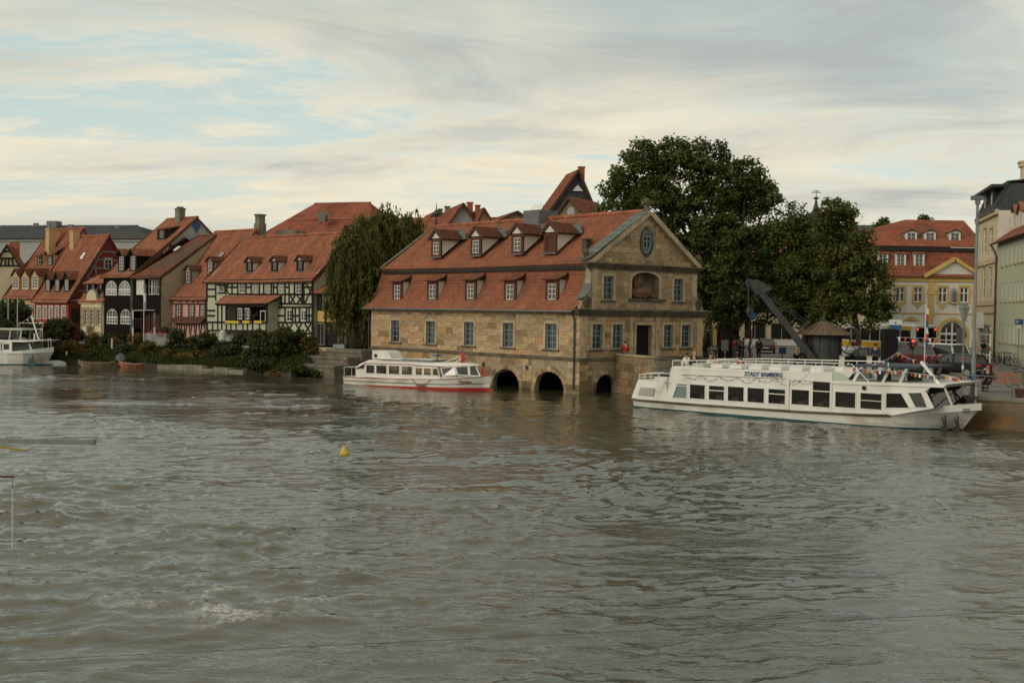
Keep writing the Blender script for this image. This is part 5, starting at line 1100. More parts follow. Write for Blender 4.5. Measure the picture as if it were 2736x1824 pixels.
MB().box(xl + .5, 1.5, QZ, xr - .5, 1.6, ze).build('inner_wall', 'void', yh, off)
for q in wr: h = H(*q); window(yh, (h[0] + h[1]) / 2, h[2] + Z, h[1] - h[0], h[3] - h[2], .15, 2, 2, 'white_paint', 'pane_dark', surround=('plaster_yellow', .26), sill=('plaster_yellow', .32), fw=.09, bw=.11, tz=(.62,))
for h in ah:
    window(yh, (h[0] + h[1]) / 2, h[2] + Z, h[1] - h[0], h[3] - h[2], .2, 4, 2, 'white_paint', 'pane_dark', arch=1.6, fw=.16, bw=.14)
    cx = (h[0] + h[1]) / 2; r_ = (h[1] - h[0]) / 2; m = MB(); sp = h[3] - 1.6
    for i in range(14):
        p = [(cx - (r_ + e) * math.cos(math.pi * k / 14), sp + (1.6 + e) * math.sin(math.pi * k / 14)) for k, e in ((i, .05), (i + 1, .05), (i + 1, .42), (i, .42))]; m.prism(p, -.12, .02)
    m.box(h[0] - .42, -.12, QZ, h[0] - .05, .02, sp).box(h[1] + .05, -.12, QZ, h[1] + .42, .02, sp).box(cx - .2, -.2, h[3], cx + .2, .0, h[3] + .5); m.build('arch_surround', 'plaster_yellow', yh, off)
for y, t, p in ((1105, .16, .1), (874, .6, .2), (858, .3, .45)): z = U(600, y)[1]; MB().box(xl - .1, -p, z - t / 2, xr + .1, .02, z + t / 2).build('cornice', 'plaster_yellow' if y != 857 else 'stone_trim', yh, off)
for x0, x1 in ((614, 656), (912, 940)): a, b = U(x0, 1200), U(x1, 880); MB().box(a[0], -.16, a[1], b[0], .0, b[1]).box(a[0] - .15, -.24, U(600, 965)[1] - .25, b[0] + .15, -.165, U(600, 940)[1]).build('pilaster', 'plaster_yellow', yh, off)
a, b, c = U(603, 862, -.3), U(958, 862, -.3), U(795, 738, -.3)
MB().prism([(a[0], a[1]), (b[0], b[1]), (c[0], c[1] - .3)], -.25, .6).build('pediment', 'plaster_white', yh, off)
m = MB().bar((a[0] - .3, -.4, a[1] + .1), (c[0], -.4, c[1]), .42, .6).bar((b[0] + .3, -.4, b[1] + .1), (c[0], -.4, c[1]), .42, .6); m.build('pediment_cornice', 'plaster_yellow', yh, off)
for (x, y) in ((430, 1058), (548, 1058), (712, 1065), (862, 1065)): p = U(x, y); MB().prism([(p[0] - .6, p[1] + .35), (p[0] + .6, p[1] + .35), (p[0] + .3, p[1] + .1), (p[0], p[1] - .3), (p[0] - .3, p[1] + .1)], -.08, -.004).build('apron_ornament', 'plaster_yellow', yh, off)
p = U(788, 1035); MB().prism([(p[0] - .42, p[1])] + [(p[0] - .42 * math.cos(t), p[1] + 1.5 + .42 * math.sin(t)) for t in (0, .5, 1.05, 1.57, 2.1, 2.64, 3.14)] + [(p[0] + .42, p[1])], -.06, -.02).build('statue_niche', 'plaster_grey', yh, off)
MB().lathe([(.15, 0), (.22, .15), (.15, .45), (.2, .8), (.24, 1.0), (.1, 1.15), (.12, 1.25), (.05, 1.4)], 8, (p[0], -.3, p[1] + .15)).build('statue', 'stone_grey', yh, off, smooth=True)
MB().box(p[0] - .45, -.5, p[1] - .1, p[0] + .45, 0, p[1] + .12).build('statue_ledge', 'stone_trim', yh, off)
l = [(xl - .5, -.6, ze - .1), (xl - .3, .2, ze + .6), (xl - .2, 1.6, zb)]; r = [(xr + .5, -.6, ze - .1), (xr + .3, .2, ze + .6), (xr + .2, 1.6, zb)]
rb = slab(MB(), l, r, .1).build('lower_roof', 'roof_board', yh, off); tiles(l, r, .4, .33, 'tile_far', rb, seed=201, lift=.05, var=.1)
xk = U(465, 475, 8)[0]
l = [(xl - .6, 1.0, zb + .25), (xk - 17, 5, zb + .25 + (zr - zb) * .55), (xk, 8, zr)]; r = [(xr + .4, 1.0, zb + .25), (xr, 5, zb + .25 + (zr - zb) * .55), (xr, 8, zr)]
l = [(xl - .6, 1.0, zb + .25), (xk, 8, zr)]; r = [(xr + .4, 1.0, zb + .25), (xr, 8, zr)]
rb = slab(MB(), l, r, .1).build('upper_roof', 'roof_board', yh, off); tiles(l, r, .4, .33, 'tile_far', rb, seed=202, lift=.05, var=.1)
slab(MB(), [(xl - .6, 15, zb), (xk, 8, zr - .01)], [(xr + .4, 15, zb), (xr, 8, zr - .01)], .1).build('rear_roof', 'tile_plain', yh, off)
MB().box(xl - .2, 1.0, zb - .35, xr + .2, 1.6, zb + .12).build('eaves_board_or_shade', 'black', yh, off)
MB().box(xl - .3, 1.5, ze, xl - .2, 14, zb + .3).build('side_gable', 'tile_plain', yh, off)
zsl = (zb - ze - .6) / 1.4
for x, y in ((310, 800), (430, 800), (555, 800)):
    p = U(x, y, .5); d = dormer(yh, p[0], .5, p[1], 1.35, 1.9, .9, Z, rise=.35, front='white_paint', cheek='plaster_grey', win=('white_paint', 2, 3), wfrac=.72, shed=True, seed=x, rmat='tile_far')
for x, y in ((503, 622), (630, 622), (798, 622)):
    p = U(x, y, 2.6); d = dormer(yh, p[0], 2.6, p[1], 1.45, 1.25, 1.2, Z, rise=.4, front='white_paint', cheek='plaster_grey', win=('white_paint', 2, 2), wfrac=.74, seed=x, rmat='tile_far')
# lower wing to its left
hip('red_wing', 'long red roofed wing behind the trees beside the ochre palace', frame_at(2380, 160, 0), -22, 6, 14, QZ, 13.5, on_y(*Q4(250, 553), 167).z, 3, 0, 'plaster_white', 'tile_far', 205)
# ---- street front on the right, seen along its length
FR = Frame(40.6, 94.6, 103.2); U = lambda x, y, d=0: FR.uz(Q4(x, y), d)
xa, xb = U(945, 900)[0], U(1078, 900)[0]
cz_ = [U(945, 478)[1], U(1072, 428)[1]]; zc = sum(cz_) / 2
cb = thing('cream_corner_house', 'tall cream and ochre corner house with slate mansard roof', 'building', FR.o + Vector((0, 0, QZ)), FR.rot()); off = (0, 0, -QZ)
cols = [(990, 1014), (1032, 1056)]
hs = []
for x0, x1 in cols: hs += [(U(x0, 600)[0], U(x1, 600)[0], U((x0 + x1) / 2, b_)[1], U((x0 + x1) / 2, t_)[1]) for t_, b_ in ((532, 698), (790, 1005))]
hs.append((U(958, 1250)[0], U(1042, 1250)[0], QZ + .3, U(1000, 1182)[1]))
for x0, x1 in ((955, 968),): hs += [(U(x0, 600)[0], U(x1, 600)[0], U(962, b_)[1], U(962, t_)[1]) for t_, b_ in ((548, 700), (800, 1010))]
m = MB(); wall_mesh(m, xa, xb, QZ, zc, hs, .3); m.build('wall', 'plaster_cream', cb, off)
MB().box(xb, .0, QZ, xb + .3, 14, zc).box(xa, .02, QZ, xa + .3, 14, zc).box(xa + .3, 13.7, QZ, xb, 14, zc).build('side_wall', 'plaster_white', cb, off)
MB().box(xa + .4, 1.0, QZ, xb - .1, 1.1, zc).build('inner_wall', 'void', cb, off)
for h in hs: window(cb, (h[0] + h[1]) / 2, h[2] - QZ, h[1] - h[0], h[3] - h[2], .15, 2, 3, 'white_paint', 'pane', fw=.12, bw=.1, surround=('plaster_sandstone', .3) if h[2] > 3 else None)
for y in (428, 745, 1030, 1085): z = U(1072, y)[1]; MB().box(xa - .2, -.3 if y == 428 else -.18, z - .25, xb + .32, .0, z + .2).build('cornice', 'plaster_sandstone', cb, off)
z = U(1000, 1140)[1]; MB().box(U(962, 1140)[0], -.25, z - .9, U(1000, 1140)[0], -.02, z + .6).build('shop_sign', 'sign_white', cb, off)
zt = 17.75
l = [(xa - .3, -.3, zc), (xa + .2, .8, zc + (zt - zc) * .9), (xa + .5, 4, zt)]; r = [(xb + .3, -.3, zc), (xb - .0, .8, zc + (zt - zc) * .9), (xb - .2, 4, zt)]
rb = slab(MB(), l, r, .1).build('mansard_roof', 'slate_wall', cb, off); tiles(l, r, .5, .4, 'slate', rb, seed=211, lift=.04)
MB().hexa([(xb - .3, -.2, zc), (xb + .3, -.2, zc), (xb + .3, 14, zc), (xb - .3, 14, zc), (xb - .5, .9, zt - .5), (xb - .1, .9, zt - .5), (xb - .1, 13.4, zt - .5), (xb - .5, 13.4, zt - .5)]).build('mansard_end', 'slate_wall', cb, off)
MB().box(xa + .3, 3.8, zt - .25, xb - .1, 13.5, zt).box(xa - .6, -.6, zt - .8, xb - .2, 4.2, zt - .55).build('flat_roof', 'slate_wall', cb, off)
for x0 in (1003, 1047): a = U(x0, 380)[0]; d = MB().box(-.8, 0, 0, -.5, 1.6, 2.2).box(.5, 0, 0, .8, 1.6, 2.2).box(-.5, 0, 1.9, .5, 1.6, 2.2).box(-.5, 0, 0, .5, 1.6, .2).build('dormer', 'slate_wall', cb, (a, -.05, zc - QZ + .2)); window(d, 0, .2, 1.0, 1.7, .1, 2, 3, 'white_paint', flat=True)
g = U(1110, 900)[0]
gx1 = 22.0; z2 = U(1085, 615, -.5)[1]
gb2 = thing('green_house', 'pale lime green house with rows of narrow windows at right edge', 'building', FR.o + Vector((0, 0, QZ)), FR.rot())
hs = []
rows = [((1120, 670, 785), (1250, 628, 758)), ((1120, 905, 1025), (1250, 888, 1020)), ((1120, 1178, 1298), (1250, 1180, 1312))]
ws = [U(x, 800)[0] for x in (1119, 1148, 1177, 1206, 1231, 1254)]; step = ws[3] - ws[2]
zrow = [(U(1120, c_)[1], U(1120, b_)[1]) for (a_, b_, c_), _ in rows]
xs = ws[:]; 
while xs[-1] < 20: xs.append(xs[-1] + 1.25)
for (zl, zh) in zrow: hs += [(x - .36, x + .36, zl, zh) for x in xs]
m = MB(); wall_mesh(m, xb + .32, gx1, QZ, z2, hs, .22); m.build('wall', 'plaster_lime', gb2, off)
MB().box(xb + .32, .02, QZ, xb + .6, 12, z2).box(gx1 - .3, .02, QZ, gx1, 12, z2).box(xb + .6, 11.7, QZ, gx1 - .3, 12, z2).build('side_wall', 'plaster_lime', gb2, off)
for h in hs: window(gb2, (h[0] + h[1]) / 2, h[2] - QZ, h[1] - h[0], h[3] - h[2], .12, 2, 3, 'white_paint', 'pane_curtain', fw=.06, sill=('stone_trim', .08))
zk = z2 + 4.2; l = [(xb + .2, -.6, z2 - .15), (xb + .2, 5.5, zk)]; r = [(gx1 + .3, -.6, z2 - .15), (gx1 + .3, 5.5, zk)]
rb = slab(MB(), l, r, .12).build('roof', 'roof_board', gb2, off); tiles(l, r, .3, .26, 'tile', rb, seed=221)
slab(MB(), [(xb + .2, 12.3, z2), (xb + .2, 5.5, zk - .01)], [(gx1 + .3, 12.3, z2), (gx1 + .3, 5.5, zk - .01)], .12).build('rear_roof', 'tile_plain', gb2, off)
for x in (1200, 1240): a = U(x, 480, 1.2); d = dormer(gb2, a[0], 1.2, z2 + .6, 1.5, 1.9, 2.2, -QZ, rise=.8, front='plaster_white', cheek='plaster_white', seed=x, rmat='tile')
MB().tube([(xb + .25, -.65, z2 - .1), (xb + .35, -.3, z2 - .7), (xb + .35, -.12, z2 - 1.2), (xb + .35, -.12, QZ)], .09, 6).build('downpipe', 'rust', gb2, off)
pc = on_y(2736, 447, 88); ch_ = FR.o; q = FR.uz((2740, 447), 6.0)
MB().box(q[0] - .55, 5.6, z2 + 2, q[0] + .55, 6.4, q[1]).box(q[0] - .7, 5.4, q[1], q[0] + .7, 6.6, q[1] + .45).box(q[0] - .8, 5.3, q[1] + .45, q[0] + .8, 6.7, q[1] + .6).build('chimney', 'plaster_cream', gb2, off)
# ---- pale shop building behind the trees
F = frame_at(2052, 136, -4); U = lambda x, y, d=0: F.uz(Q3(x, y), d)
sb = thing('shop_house', 'cream house with dark shop windows on ground floor behind the crane', 'building', F.o + Vector((0, 0, QZ)), F.rot()); off = (0, 0, -QZ)
H = lambda x0, x1, y0, y1: (U(x0, y1)[0], U(x1, y0)[0], U(x0, y1)[1], U(x1, y0)[1])
sh = [(525, 612, 755, 1040), (693, 985, 755, 975), (1027, 1322, 765, 980), (1480, 1615, 900, 990)]
xl, xr = U(505, 900)[0], U(2350, 900)[0]
up = []
for x in (690, 830, 1090, 1240, 1500, 1700, 1900, 2100): up += [(U(x, 500)[0] - .6, U(x, 500)[0] + .6, 8.6, 10.4)]
m = MB(); wall_mesh(m, xl, xr, QZ, 11.6, [H(*q) for q in sh] + up, .4); m.build('wall', 'plaster_cream', sb, off)
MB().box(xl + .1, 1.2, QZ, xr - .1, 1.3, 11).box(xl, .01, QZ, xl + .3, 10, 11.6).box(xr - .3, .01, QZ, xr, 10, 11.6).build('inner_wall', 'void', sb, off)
for i, q in enumerate(sh): h = H(*q); window(sb, (h[0] + h[1]) / 2, h[2] - QZ, h[1] - h[0], h[3] - h[2], .2, 1 if i == 0 else 2, 1, 'stone_trim', 'pane_dark', fw=.14)
for h in up: window(sb, (h[0] + h[1]) / 2, h[2] - QZ, 1.2, 1.8, .2, 2, 3, 'white_paint', 'pane')
h = H(800, 930, 775, 965); MB().box(h[0], .3, h[2], h[1], .35, h[3]).build('shop_display', 'boat_red', sb, off)
z = U(1000, 592)[1]; MB().box(xl - .1, -.3, z - .2, xr + .1, -.004, z + .2).build('cornice', 'stone_trim', sb, off)
h = H(610, 1480, 985, 1040); MB().box(h[0], -.12, h[2], h[1], -.005, h[3]).build('plinth', 'white_paint', sb, off)
slab(MB(), [(xl - .3, -.5, 11.5), (xl - .3, 6, 14)], [(xr + .3, -.5, 11.5), (xr + .3, 6, 14)], .15).build('roof', 'tile_plain', sb, off)
xo = U(140, 900)[0]
yo = thing('ochre_house', 'ochre house with arched doorway between stone hall and shop house', 'building', F.o + Vector((0, 0, QZ)), F.rot())
h1, h2 = H(195, 320, 745, 1075), H(360, 505, 745, 1075)
m = MB(); wall_mesh(m, xo - 6, xl - .05, QZ, 9.5, [(*h1, 1.0), (*h2, .8)], .4, y=.3); m.build('wall', 'plaster_yellow', yo, off)
MB().box(xo - 6, 1.3, QZ, xl - .1, 1.4, 9.2).box(xo - 6, .31, QZ, xo - 5.7, 10, 9.5).build('inner_wall', 'void', yo, off)
window(yo, (h1[0] + h1[1]) / 2, h1[2] - QZ, h1[1] - h1[0], h1[3] - h1[2], .55, 2, 4, 'timber_grey', 'pane', arch=1.0)
slab(MB(), [(xo - 6.3, 0, 9.5), (xo - 6.3, 6, 12.5)], [(xl, 0, 9.5), (xl, 6, 12.5)], .15).build('roof', 'tile_plain', yo, off)
# ------------------------------------------------------------------ trees and shrubs
pm('leaf', (0.074, 0.110, 0.026), 0.6, 0.2, 0.8, tint=True, transl=0.3, spec=0.25)
pm('leaf_willow', (0.098, 0.112, 0.034), 0.6, 0.2, 0.6, tint=True, transl=0.3, spec=0.25)
pm('leaf_bush', (0.042, 0.064, 0.017), 0.65, 0.3, 1.0, tint=True, transl=0.25, spec=0.2)
pm('leaf_autumn', (0.088, 0.08, 0.02), 0.65, 0.3, 1.0, tint=True, transl=0.25, spec=0.2)
pm('leaf_ivy', (0.028, 0.05, 0.016), 0.6, 0.3, 1.0, tint=True, transl=0.15, spec=0.25)
pm('leaf_red', (0.10, 0.028, 0.016), 0.65, 0.3, 1.0, tint=True, transl=0.15, spec=0.2)
pm('blossom', (0.45, 0.16, 0.18), 0.7, 0.2, 3, tint=True)
pm('bark', (0.05, 0.04, 0.028), 0.95, 0.3, 3, 0.5, 10)
def leafmesh(name, P, N, size, mat, parent, tint, rng, aspect=1.0, smin=.7, smax=1.3, axis=None):
    n = len(P); N = N / (np.linalg.norm(N, axis=1, keepdims=True) + 1e-9)
    A = rng.normal(size=(n, 3)) if axis is None else axis + rng.normal(0, .18, (n, 3))
    A -= N * (A * N).sum(1, keepdims=True); A /= np.linalg.norm(A, axis=1, keepdims=True) + 1e-9
    B = np.cross(N, A); s = size * rng.uniform(smin, smax, (n, 1))
    V = np.stack([P - A * s * .5, P + B * s * .36 * aspect - A * s * .05, P + A * s * .55 + N * s * .08, P - B * s * .36 * aspect - A * s * .05], 1).reshape(-1, 3)
    q = np.arange(4 * n, dtype=np.int32)
    me = bpy.data.meshes.new(name); me.vertices.add(4 * n); me.vertices.foreach_set('co', V.astype(np.float32).ravel())
    me.loops.add(4 * n); me.loops.foreach_set('vertex_index', q); me.polygons.add(n)
    me.polygons.foreach_set('loop_start', 4 * np.arange(n, dtype=np.int32)); me.polygons.foreach_set('loop_total', np.full(n, 4, np.int32)); me.update(calc_edges=True)
    at = me.color_attributes.new('tint', 'FLOAT_COLOR', 'CORNER'); at.data.foreach_set('color', np.repeat(np.concatenate([tint, np.ones((n, 1))], 1), 4, 0).astype(np.float32).ravel())
    me.materials.append(M[mat]); return add(name, me, parent, kind='stuff')
def crown(name, parent, lobes, mat, seed, per_clump=75, clump_r=.75, leaf=.3, dens=1.0, org=Vector(), warm=0.0):
    rng = np.random.default_rng(seed); P = []; Nn = []; T = []
    for c, r in lobes:
        r = np.array(r if isinstance(r, tuple) else (r, r, r)); k = int(dens * 13 * (r.prod() ** (2 / 3)) / clump_r ** 2 / 2.2) + 4
        d = rng.normal(size=(k, 3)); d /= np.linalg.norm(d, axis=1, keepdims=True); rad = rng.uniform(.45, 1.03, (k, 1)) ** .6
        C = np.array(c) + d * r * rad
        for ci, di in zip(C, d):
            m = int(per_clump * rng.uniform(.6, 1.3)); g = rng.normal(size=(m, 3)); g /= np.linalg.norm(g, axis=1, keepdims=True)
            rr = clump_r * rng.uniform(.7, 1.25); pts = ci + g * rr * (rng.uniform(.15, 1, (m, 1)) ** .6) * np.array([1, 1, .7])
            P.append(pts); Nn.append(g * .6 + np.array([0, 0, .7]) + rng.normal(0, .5, (m, 3)))
            sh = rng.uniform(.72, 1.25); w_ = 1 + warm * rng.random(); T.append(np.clip(np.array([sh * w_ * rng.uniform(.95, 1.2), sh, sh * .9])[None] * rng.uniform(.8, 1.2, (m, 1)), .2, 2.2))
    P = np.concatenate(P) - np.array(org); return leafmesh(name, P, np.concatenate(Nn), leaf, mat, parent, np.concatenate(T), rng)
def limbs(parent, base, targets, r0, seed, org, trunk_h):
    rnd = random.Random(seed); m = MB(); top = base + Vector((rnd.uniform(-.4, .4), 0, trunk_h))
    MB().tube([base - org, base - org + Vector((.05, 0, trunk_h * .5)), top - org], [r0 * 1.25, r0, r0 * .85], 10).build('trunk', 'bark', parent, smooth=True)
    for t in targets:
        t = Vector(t); mid = top.lerp(t, .5) + Vector((rnd.uniform(-.6, .6), rnd.uniform(-.6, .6), rnd.uniform(-.2, .8)))
        mb = MB().tube([top - org - Vector((0, 0, .4)), top.lerp(mid, .5) - org, mid - org, t - org], [r0 * .5, r0 * .38, r0 * .26, r0 * .06], 6)
        for _ in range(5):
            s = mid.lerp(t, rnd.uniform(-.4, .8)); e = s + Vector((rnd.uniform(-1.8, 1.8), rnd.uniform(-1.8, 1.8), rnd.uniform(.2, 2.0))); mb.tube([s - org, s.lerp(e, .5) - org + Vector((0, 0, -.15)), e - org], [r0 * .13, r0 * .08, r0 * .03], 4)
        mb.build('branch', 'bark', parent, smooth=True)
def tree(name, label, zf, sc, lobes_px, Y, base_px, mat, seed, leaf=.3, per=75, clump=.75, r0=.4, trunk_h=4, cat='tree', dens=1.0, warm=0.0):
    k = Y / FPX / sc; rnd = random.Random(seed); lobes = []
    for x, y, r in lobes_px:
        p = on_y(*zf(x, y), Y + rnd.uniform(-.5, .5) * r * k * 1.2); lobes.append((tuple(p), (r * k, r * k * .95, r * k * .9)))
    b = on_y(*zf(*base_px), Y); base = Vector((b.x, Y, QZ)); t = thing(name, label, cat, base)
    crown('crown', t, lobes, mat, seed, per, clump, leaf, dens, base, warm); limbs(t, base, [l[0] for l in lobes], r0, seed, base, trunk_h); return t
tree('plane_tree', 'very large dark green plane tree rising behind the stone gable', TT, 2.6133,
     [(570, 200, 130), (560, 340, 230), (820, 230, 170), (860, 380, 240), (1030, 210, 130), (1120, 400, 220), (1290, 300, 110), (1330, 480, 180), (1450, 480, 90), (430, 440, 160), (370, 600, 110), (640, 560, 240), (960, 620, 280), (1300, 640, 230), (760, 820, 240), (1100, 880, 300), (1380, 900, 240), (900, 1080, 240), (1180, 1120, 280), (1420, 1100, 200), (1050, 1260, 120), (1200, 1290, 130), (1400, 1260, 130)],
     99, (1150, 1500), 'leaf', 301, leaf=.27, per=95, clump=.8, r0=.55, trunk_h=5.5, dens=.74)
tree('maple_tree', 'dark green maple between the plane tree and the yellow topped tree', TT, 2.6133,
     [(1600, 640, 110), (1560, 760, 160), (1700, 740, 130), (1640, 900, 200), (1800, 900, 180), (1700, 1060, 200), (1620, 1180, 150), (1780, 1180, 160), (1640, 1290, 120), (1760, 1310, 110)],
     97, (1700, 1500), 'leaf', 302, leaf=.25, per=90, clump=.75, r0=.3, trunk_h=4, dens=.8)
tree('lime_tree', 'lime tree with thin yellowing top beside the ochre palace', TT, 2.6133,
     [(1900, 590, 90), (1990, 590, 70), (1850, 660, 110), (1960, 690, 120), (1900, 830, 180), (2060, 860, 160), (1980, 1000, 210), (2140, 1020, 150), (2080, 1150, 200), (2230, 1260, 90), (1940, 1200, 180), (2120, 1310, 120), (2280, 1290, 50), (1860, 1320, 120)],
     92, (2070, 1500), 'leaf', 303, leaf=.24, per=76, clump=.7, r0=.22, trunk_h=4.2, dens=.72, warm=.35)
tree('far_roof_tree', 'small tree top showing above the red roof left of palace', Q4, 2.53, [(285, 520, 32), (330, 505, 36), (350, 540, 28), (300, 545, 30)], 185, (310, 700), 'leaf', 304, leaf=.5, per=50, clump=1.0, r0=.3, trunk_h=14)
tree('far_ridge_tree', 'tiny tree tuft above the palace roof ridge', Q4, 2.53, [(585, 468, 20), (605, 472, 14)], 185, (595, 700), 'leaf', 305, leaf=.5, per=40, clump=.8, r0=.2, trunk_h=16)
# weeping willow
Yw = 97.0; wb = on_y(*R3(250, 1080), Yw); wo = Vector((wb.x, Yw, QZ)); wt = thing('willow_tree', 'tall olive green weeping willow left of the stone hall', 'tree', wo)
rng = np.random.default_rng(310); k = Yw / FPX / 2.8
lob = [((on_y(*R3(x, y), Yw + dy)), r * k) for x, y, r, dy in ((520, 200, 150, 1), (600, 300, 130, 2), (360, 260, 160, 0), (260, 400, 170, -2), (190, 470, 105, -2), (440, 420, 180, 0), (600, 250, 120, 2.5), (330, 560, 160, -2), (470, 150, 90, 1), (165, 600, 90, -2.5), (260, 700, 120, -2.5), (360, 750, 100, -2), (660, 220, 90, 3), (680, 330, 70, 3), (300, 300, 150, -1), (210, 330, 110, -1.5))]
P = []; Nn = []; T = []; strands = 0
for c, r in lob:
    for _ in range(int(26 + 24 * r)):
        d = rng.normal(size=3); d /= np.linalg.norm(d); d[2] = abs(d[2]) * .9 - .1
        a = np.array(c) + d * r * rng.uniform(.5, 1.05); ln = rng.uniform(1.0, 4.2); ln = min(ln, a[2] - 1.9); 
        if ln < .8: continue
        if rng.random() < .3: up_ = rng.uniform(.3, 1.2)
        else: up_ = .25
        n = int((ln + up_) * 17); t = rng.random(n); out_ = np.array([d[0], d[1], 0]) * .6
        pts = a + np.outer(np.minimum(1, t * 2.5), out_) + np.outer(t * ln - up_ * (t < .2), [0, 0, -1]) + rng.normal(0, .1, (n, 3)); sh = rng.uniform(.6, 1.25); yl = rng.uniform(.9, 1.35)
        P.append(pts); Nn.append(rng.normal(size=(n, 3)) * [1, 1, .3]); T.append(np.clip(np.array([sh * yl, sh, sh * .8])[None] * rng.uniform(.75, 1.25, (n, 1)), .2, 2.2)); strands += 1
P = np.concatenate(P) - np.array(wo); leafmesh('crown', P, np.concatenate(Nn), .36, 'leaf_willow', wt, np.concatenate(T), rng, aspect=.42, axis=np.array([0, 0, -1.0]))
crown('inner_crown', wt, [(tuple(c), r * .85) for c, r in lob[:6] + lob[12:]], 'leaf_willow', 315, 60, .6, .24, .5, wo, .3)
limbs(wt, wo, [tuple(c) for c, r in lob], .4, 311, wo, 4.0)
# shrubs and plants of the gardens
def bush(name, label, zf, sc, x, y, w, h, Y, mat, seed, leaf=.2, extra=None, cat='bush', zb=None, n=None, group=None):
    c = on_y(*zf(x, y), Y); k = Y / FPX / sc; rx, rz = w * k / 2, h * k / 2; lo = max(.2, c.z - rz)
    base = Vector((c.x, Y, lo)); t = thing(name, label, cat, base, group=group); rnd = random.Random(seed)
    lob = [((c.x + rnd.uniform(-.6, .6) * rx, Y + rnd.uniform(-.5, .5) * min(rx, 1.6), c.z + rnd.uniform(-.35, .5) * rz), (rx * rnd.uniform(.35, .6), min(rx, 1.6) * .6, rz * rnd.uniform(.4, .65))) for _ in range(n or 6)]
    lob.append(((c.x, Y, c.z - rz * .3), (rx * .85, min(rx, 1.6) * .7, rz * .7)))
    crown('foliage', t, lob, mat, seed, 45, .38, leaf, .8, base, .5)
    m = MB()
    for _ in range(4): m.tube([(rnd.uniform(-.2, .2) * rx, 0, -.1), (rnd.uniform(-.4, .4) * rx, rnd.uniform(-.2, .2), rz), (rnd.uniform(-.7, .7) * rx, rnd.uniform(-.4, .4), rz * 1.7)], [.05, .035, .01], 5)
    m.build('stem', 'bark', t)
    if extra: crown('blossom', t, [(l[0], tuple(q * 1.02 for q in l[1])) for l in lob], extra, seed + 1, 3, .3, leaf * .7, .5, base)
    return t
B3 = [('ivy_hedge', 'dark ivy hedge left of the red house front', R1, 130, 960, 330, 190, 106, 'leaf_ivy', 401), ('left_shrub', 'round dark shrub behind the wheelhouse of the left boat', R1, 30, 1085, 160, 150, 102.5, 'leaf_bush', 402),
      ('dark_hedge', 'big dark hedge under the red house windows', R1, 480, 1130, 380, 230, 106, 'leaf_bush', 403), ('creeper', 'reddish creeper on red house corner wall', R1, 640, 1150, 110, 260, 107, 'leaf_red', 404),
      ('lawn_bush', 'light green bush beside the left boat bow', R1, 460, 1290, 200, 190, 103, 'leaf_bush', 405), ('yellow_bush', 'bush with yellowing leaves left of the tan house', R1, 640, 1275, 150, 130, 103, 'leaf_autumn', 406),
      ('tan_vine', 'yellow vine climbing in front of the tan house', R1, 800, 1240, 90, 190, 104.5, 'leaf_autumn', 407), ('foot_bush', 'low shrub at the foot of the tan house', R1, 740, 1350, 110, 110, 102.5, 'leaf_bush', 408),
      ('pot_bush', 'bushy green plant beside the terracotta pots', R1, 950, 1320, 150, 130, 102.5, 'leaf_bush', 409), ('orange_bush', 'small orange leaved bush before the black house', R1, 1000, 1220, 110, 70, 104, 'leaf_autumn', 410),
      ('grey_bush', 'grey green bush below the black house flagpole', R1, 1140, 1310, 220, 170, 102, 'leaf_bush', 411), ('loggia_bush', 'leafy olive bush below the loggia beside the outboard boat', R1, 1300, 1300, 200, 180, 101.5, 'leaf_autumn', 412),
      ('bank_bush', 'low ochre bush on the bank edge left of concrete wall', R1, 1420, 1370, 170, 100, 101, 'leaf_autumn', 413), ('rose_bush', 'dark bush with pink blossoms below the pink house', R2, 130, 1220, 240, 230, 101.5, 'leaf_ivy', 414),
      ('garden_hedge', 'dark hedge right of the rose bush', R2, 330, 1220, 260, 230, 100, 'leaf_bush', 415), ('yellow_flowers', 'yellow flowering plants above the concrete bank wall', R2, 250, 1360, 300, 110, 98.5, 'leaf_autumn', 416),
      ('mid_bush', 'dark shrub below the green house porch', R2, 560, 1270, 260, 190, 97, 'leaf_ivy', 417), ('fig_bush', 'large bright olive bush in front of the green house', R2, 880, 1260, 330, 310, 93.5, 'leaf_bush', 418),
      ('hazel_bush', 'tall dark bush under the green house right corner', R2, 1130, 1220, 330, 280, 92.5, 'leaf_bush', 419), ('slope_bush', 'dark shrub on the bank slope below the large olive bush', R2, 860, 1400, 320, 160, 91.5, 'leaf_ivy', 420),
      ('step_bush', 'reddish shrub left of the stone steps', R2, 1270, 1260, 110, 180, 91.8, 'leaf_autumn', 421), ('bank_grass_bush', 'grassy green clump below the stone steps', R2, 1180, 1470, 260, 90, 89.5, 'leaf_bush', 422),
      ('water_weed', 'low weeds on the waterline beside the mooring post', R2, 1400, 1490, 260, 80, 89, 'leaf_bush', 423), ('edge_weed', 'weeds hanging over the river edge left of the steps', R2, 1010, 1490, 220, 90, 90, 'leaf_autumn', 424),
      ('wall_shrub', 'shrub growing behind the low concrete bank wall', R2, 30, 1340, 120, 130, 99.5, 'leaf_autumn', 425), ('left_garden_bush', 'dark garden shrub below hedge behind the grey dinghy', R1, 360, 1180, 180, 110, 105, 'leaf_bush', 426), ('middle_weed', 'dark green weeds right of the concrete bank wall', R2, 640, 1395, 260, 120, 96, 'leaf_bush', 427)]
for q in B3: bush(q[0], q[1], q[2], 3.266, *q[3:], extra='blossom' if q[0] == 'rose_bush' else None)
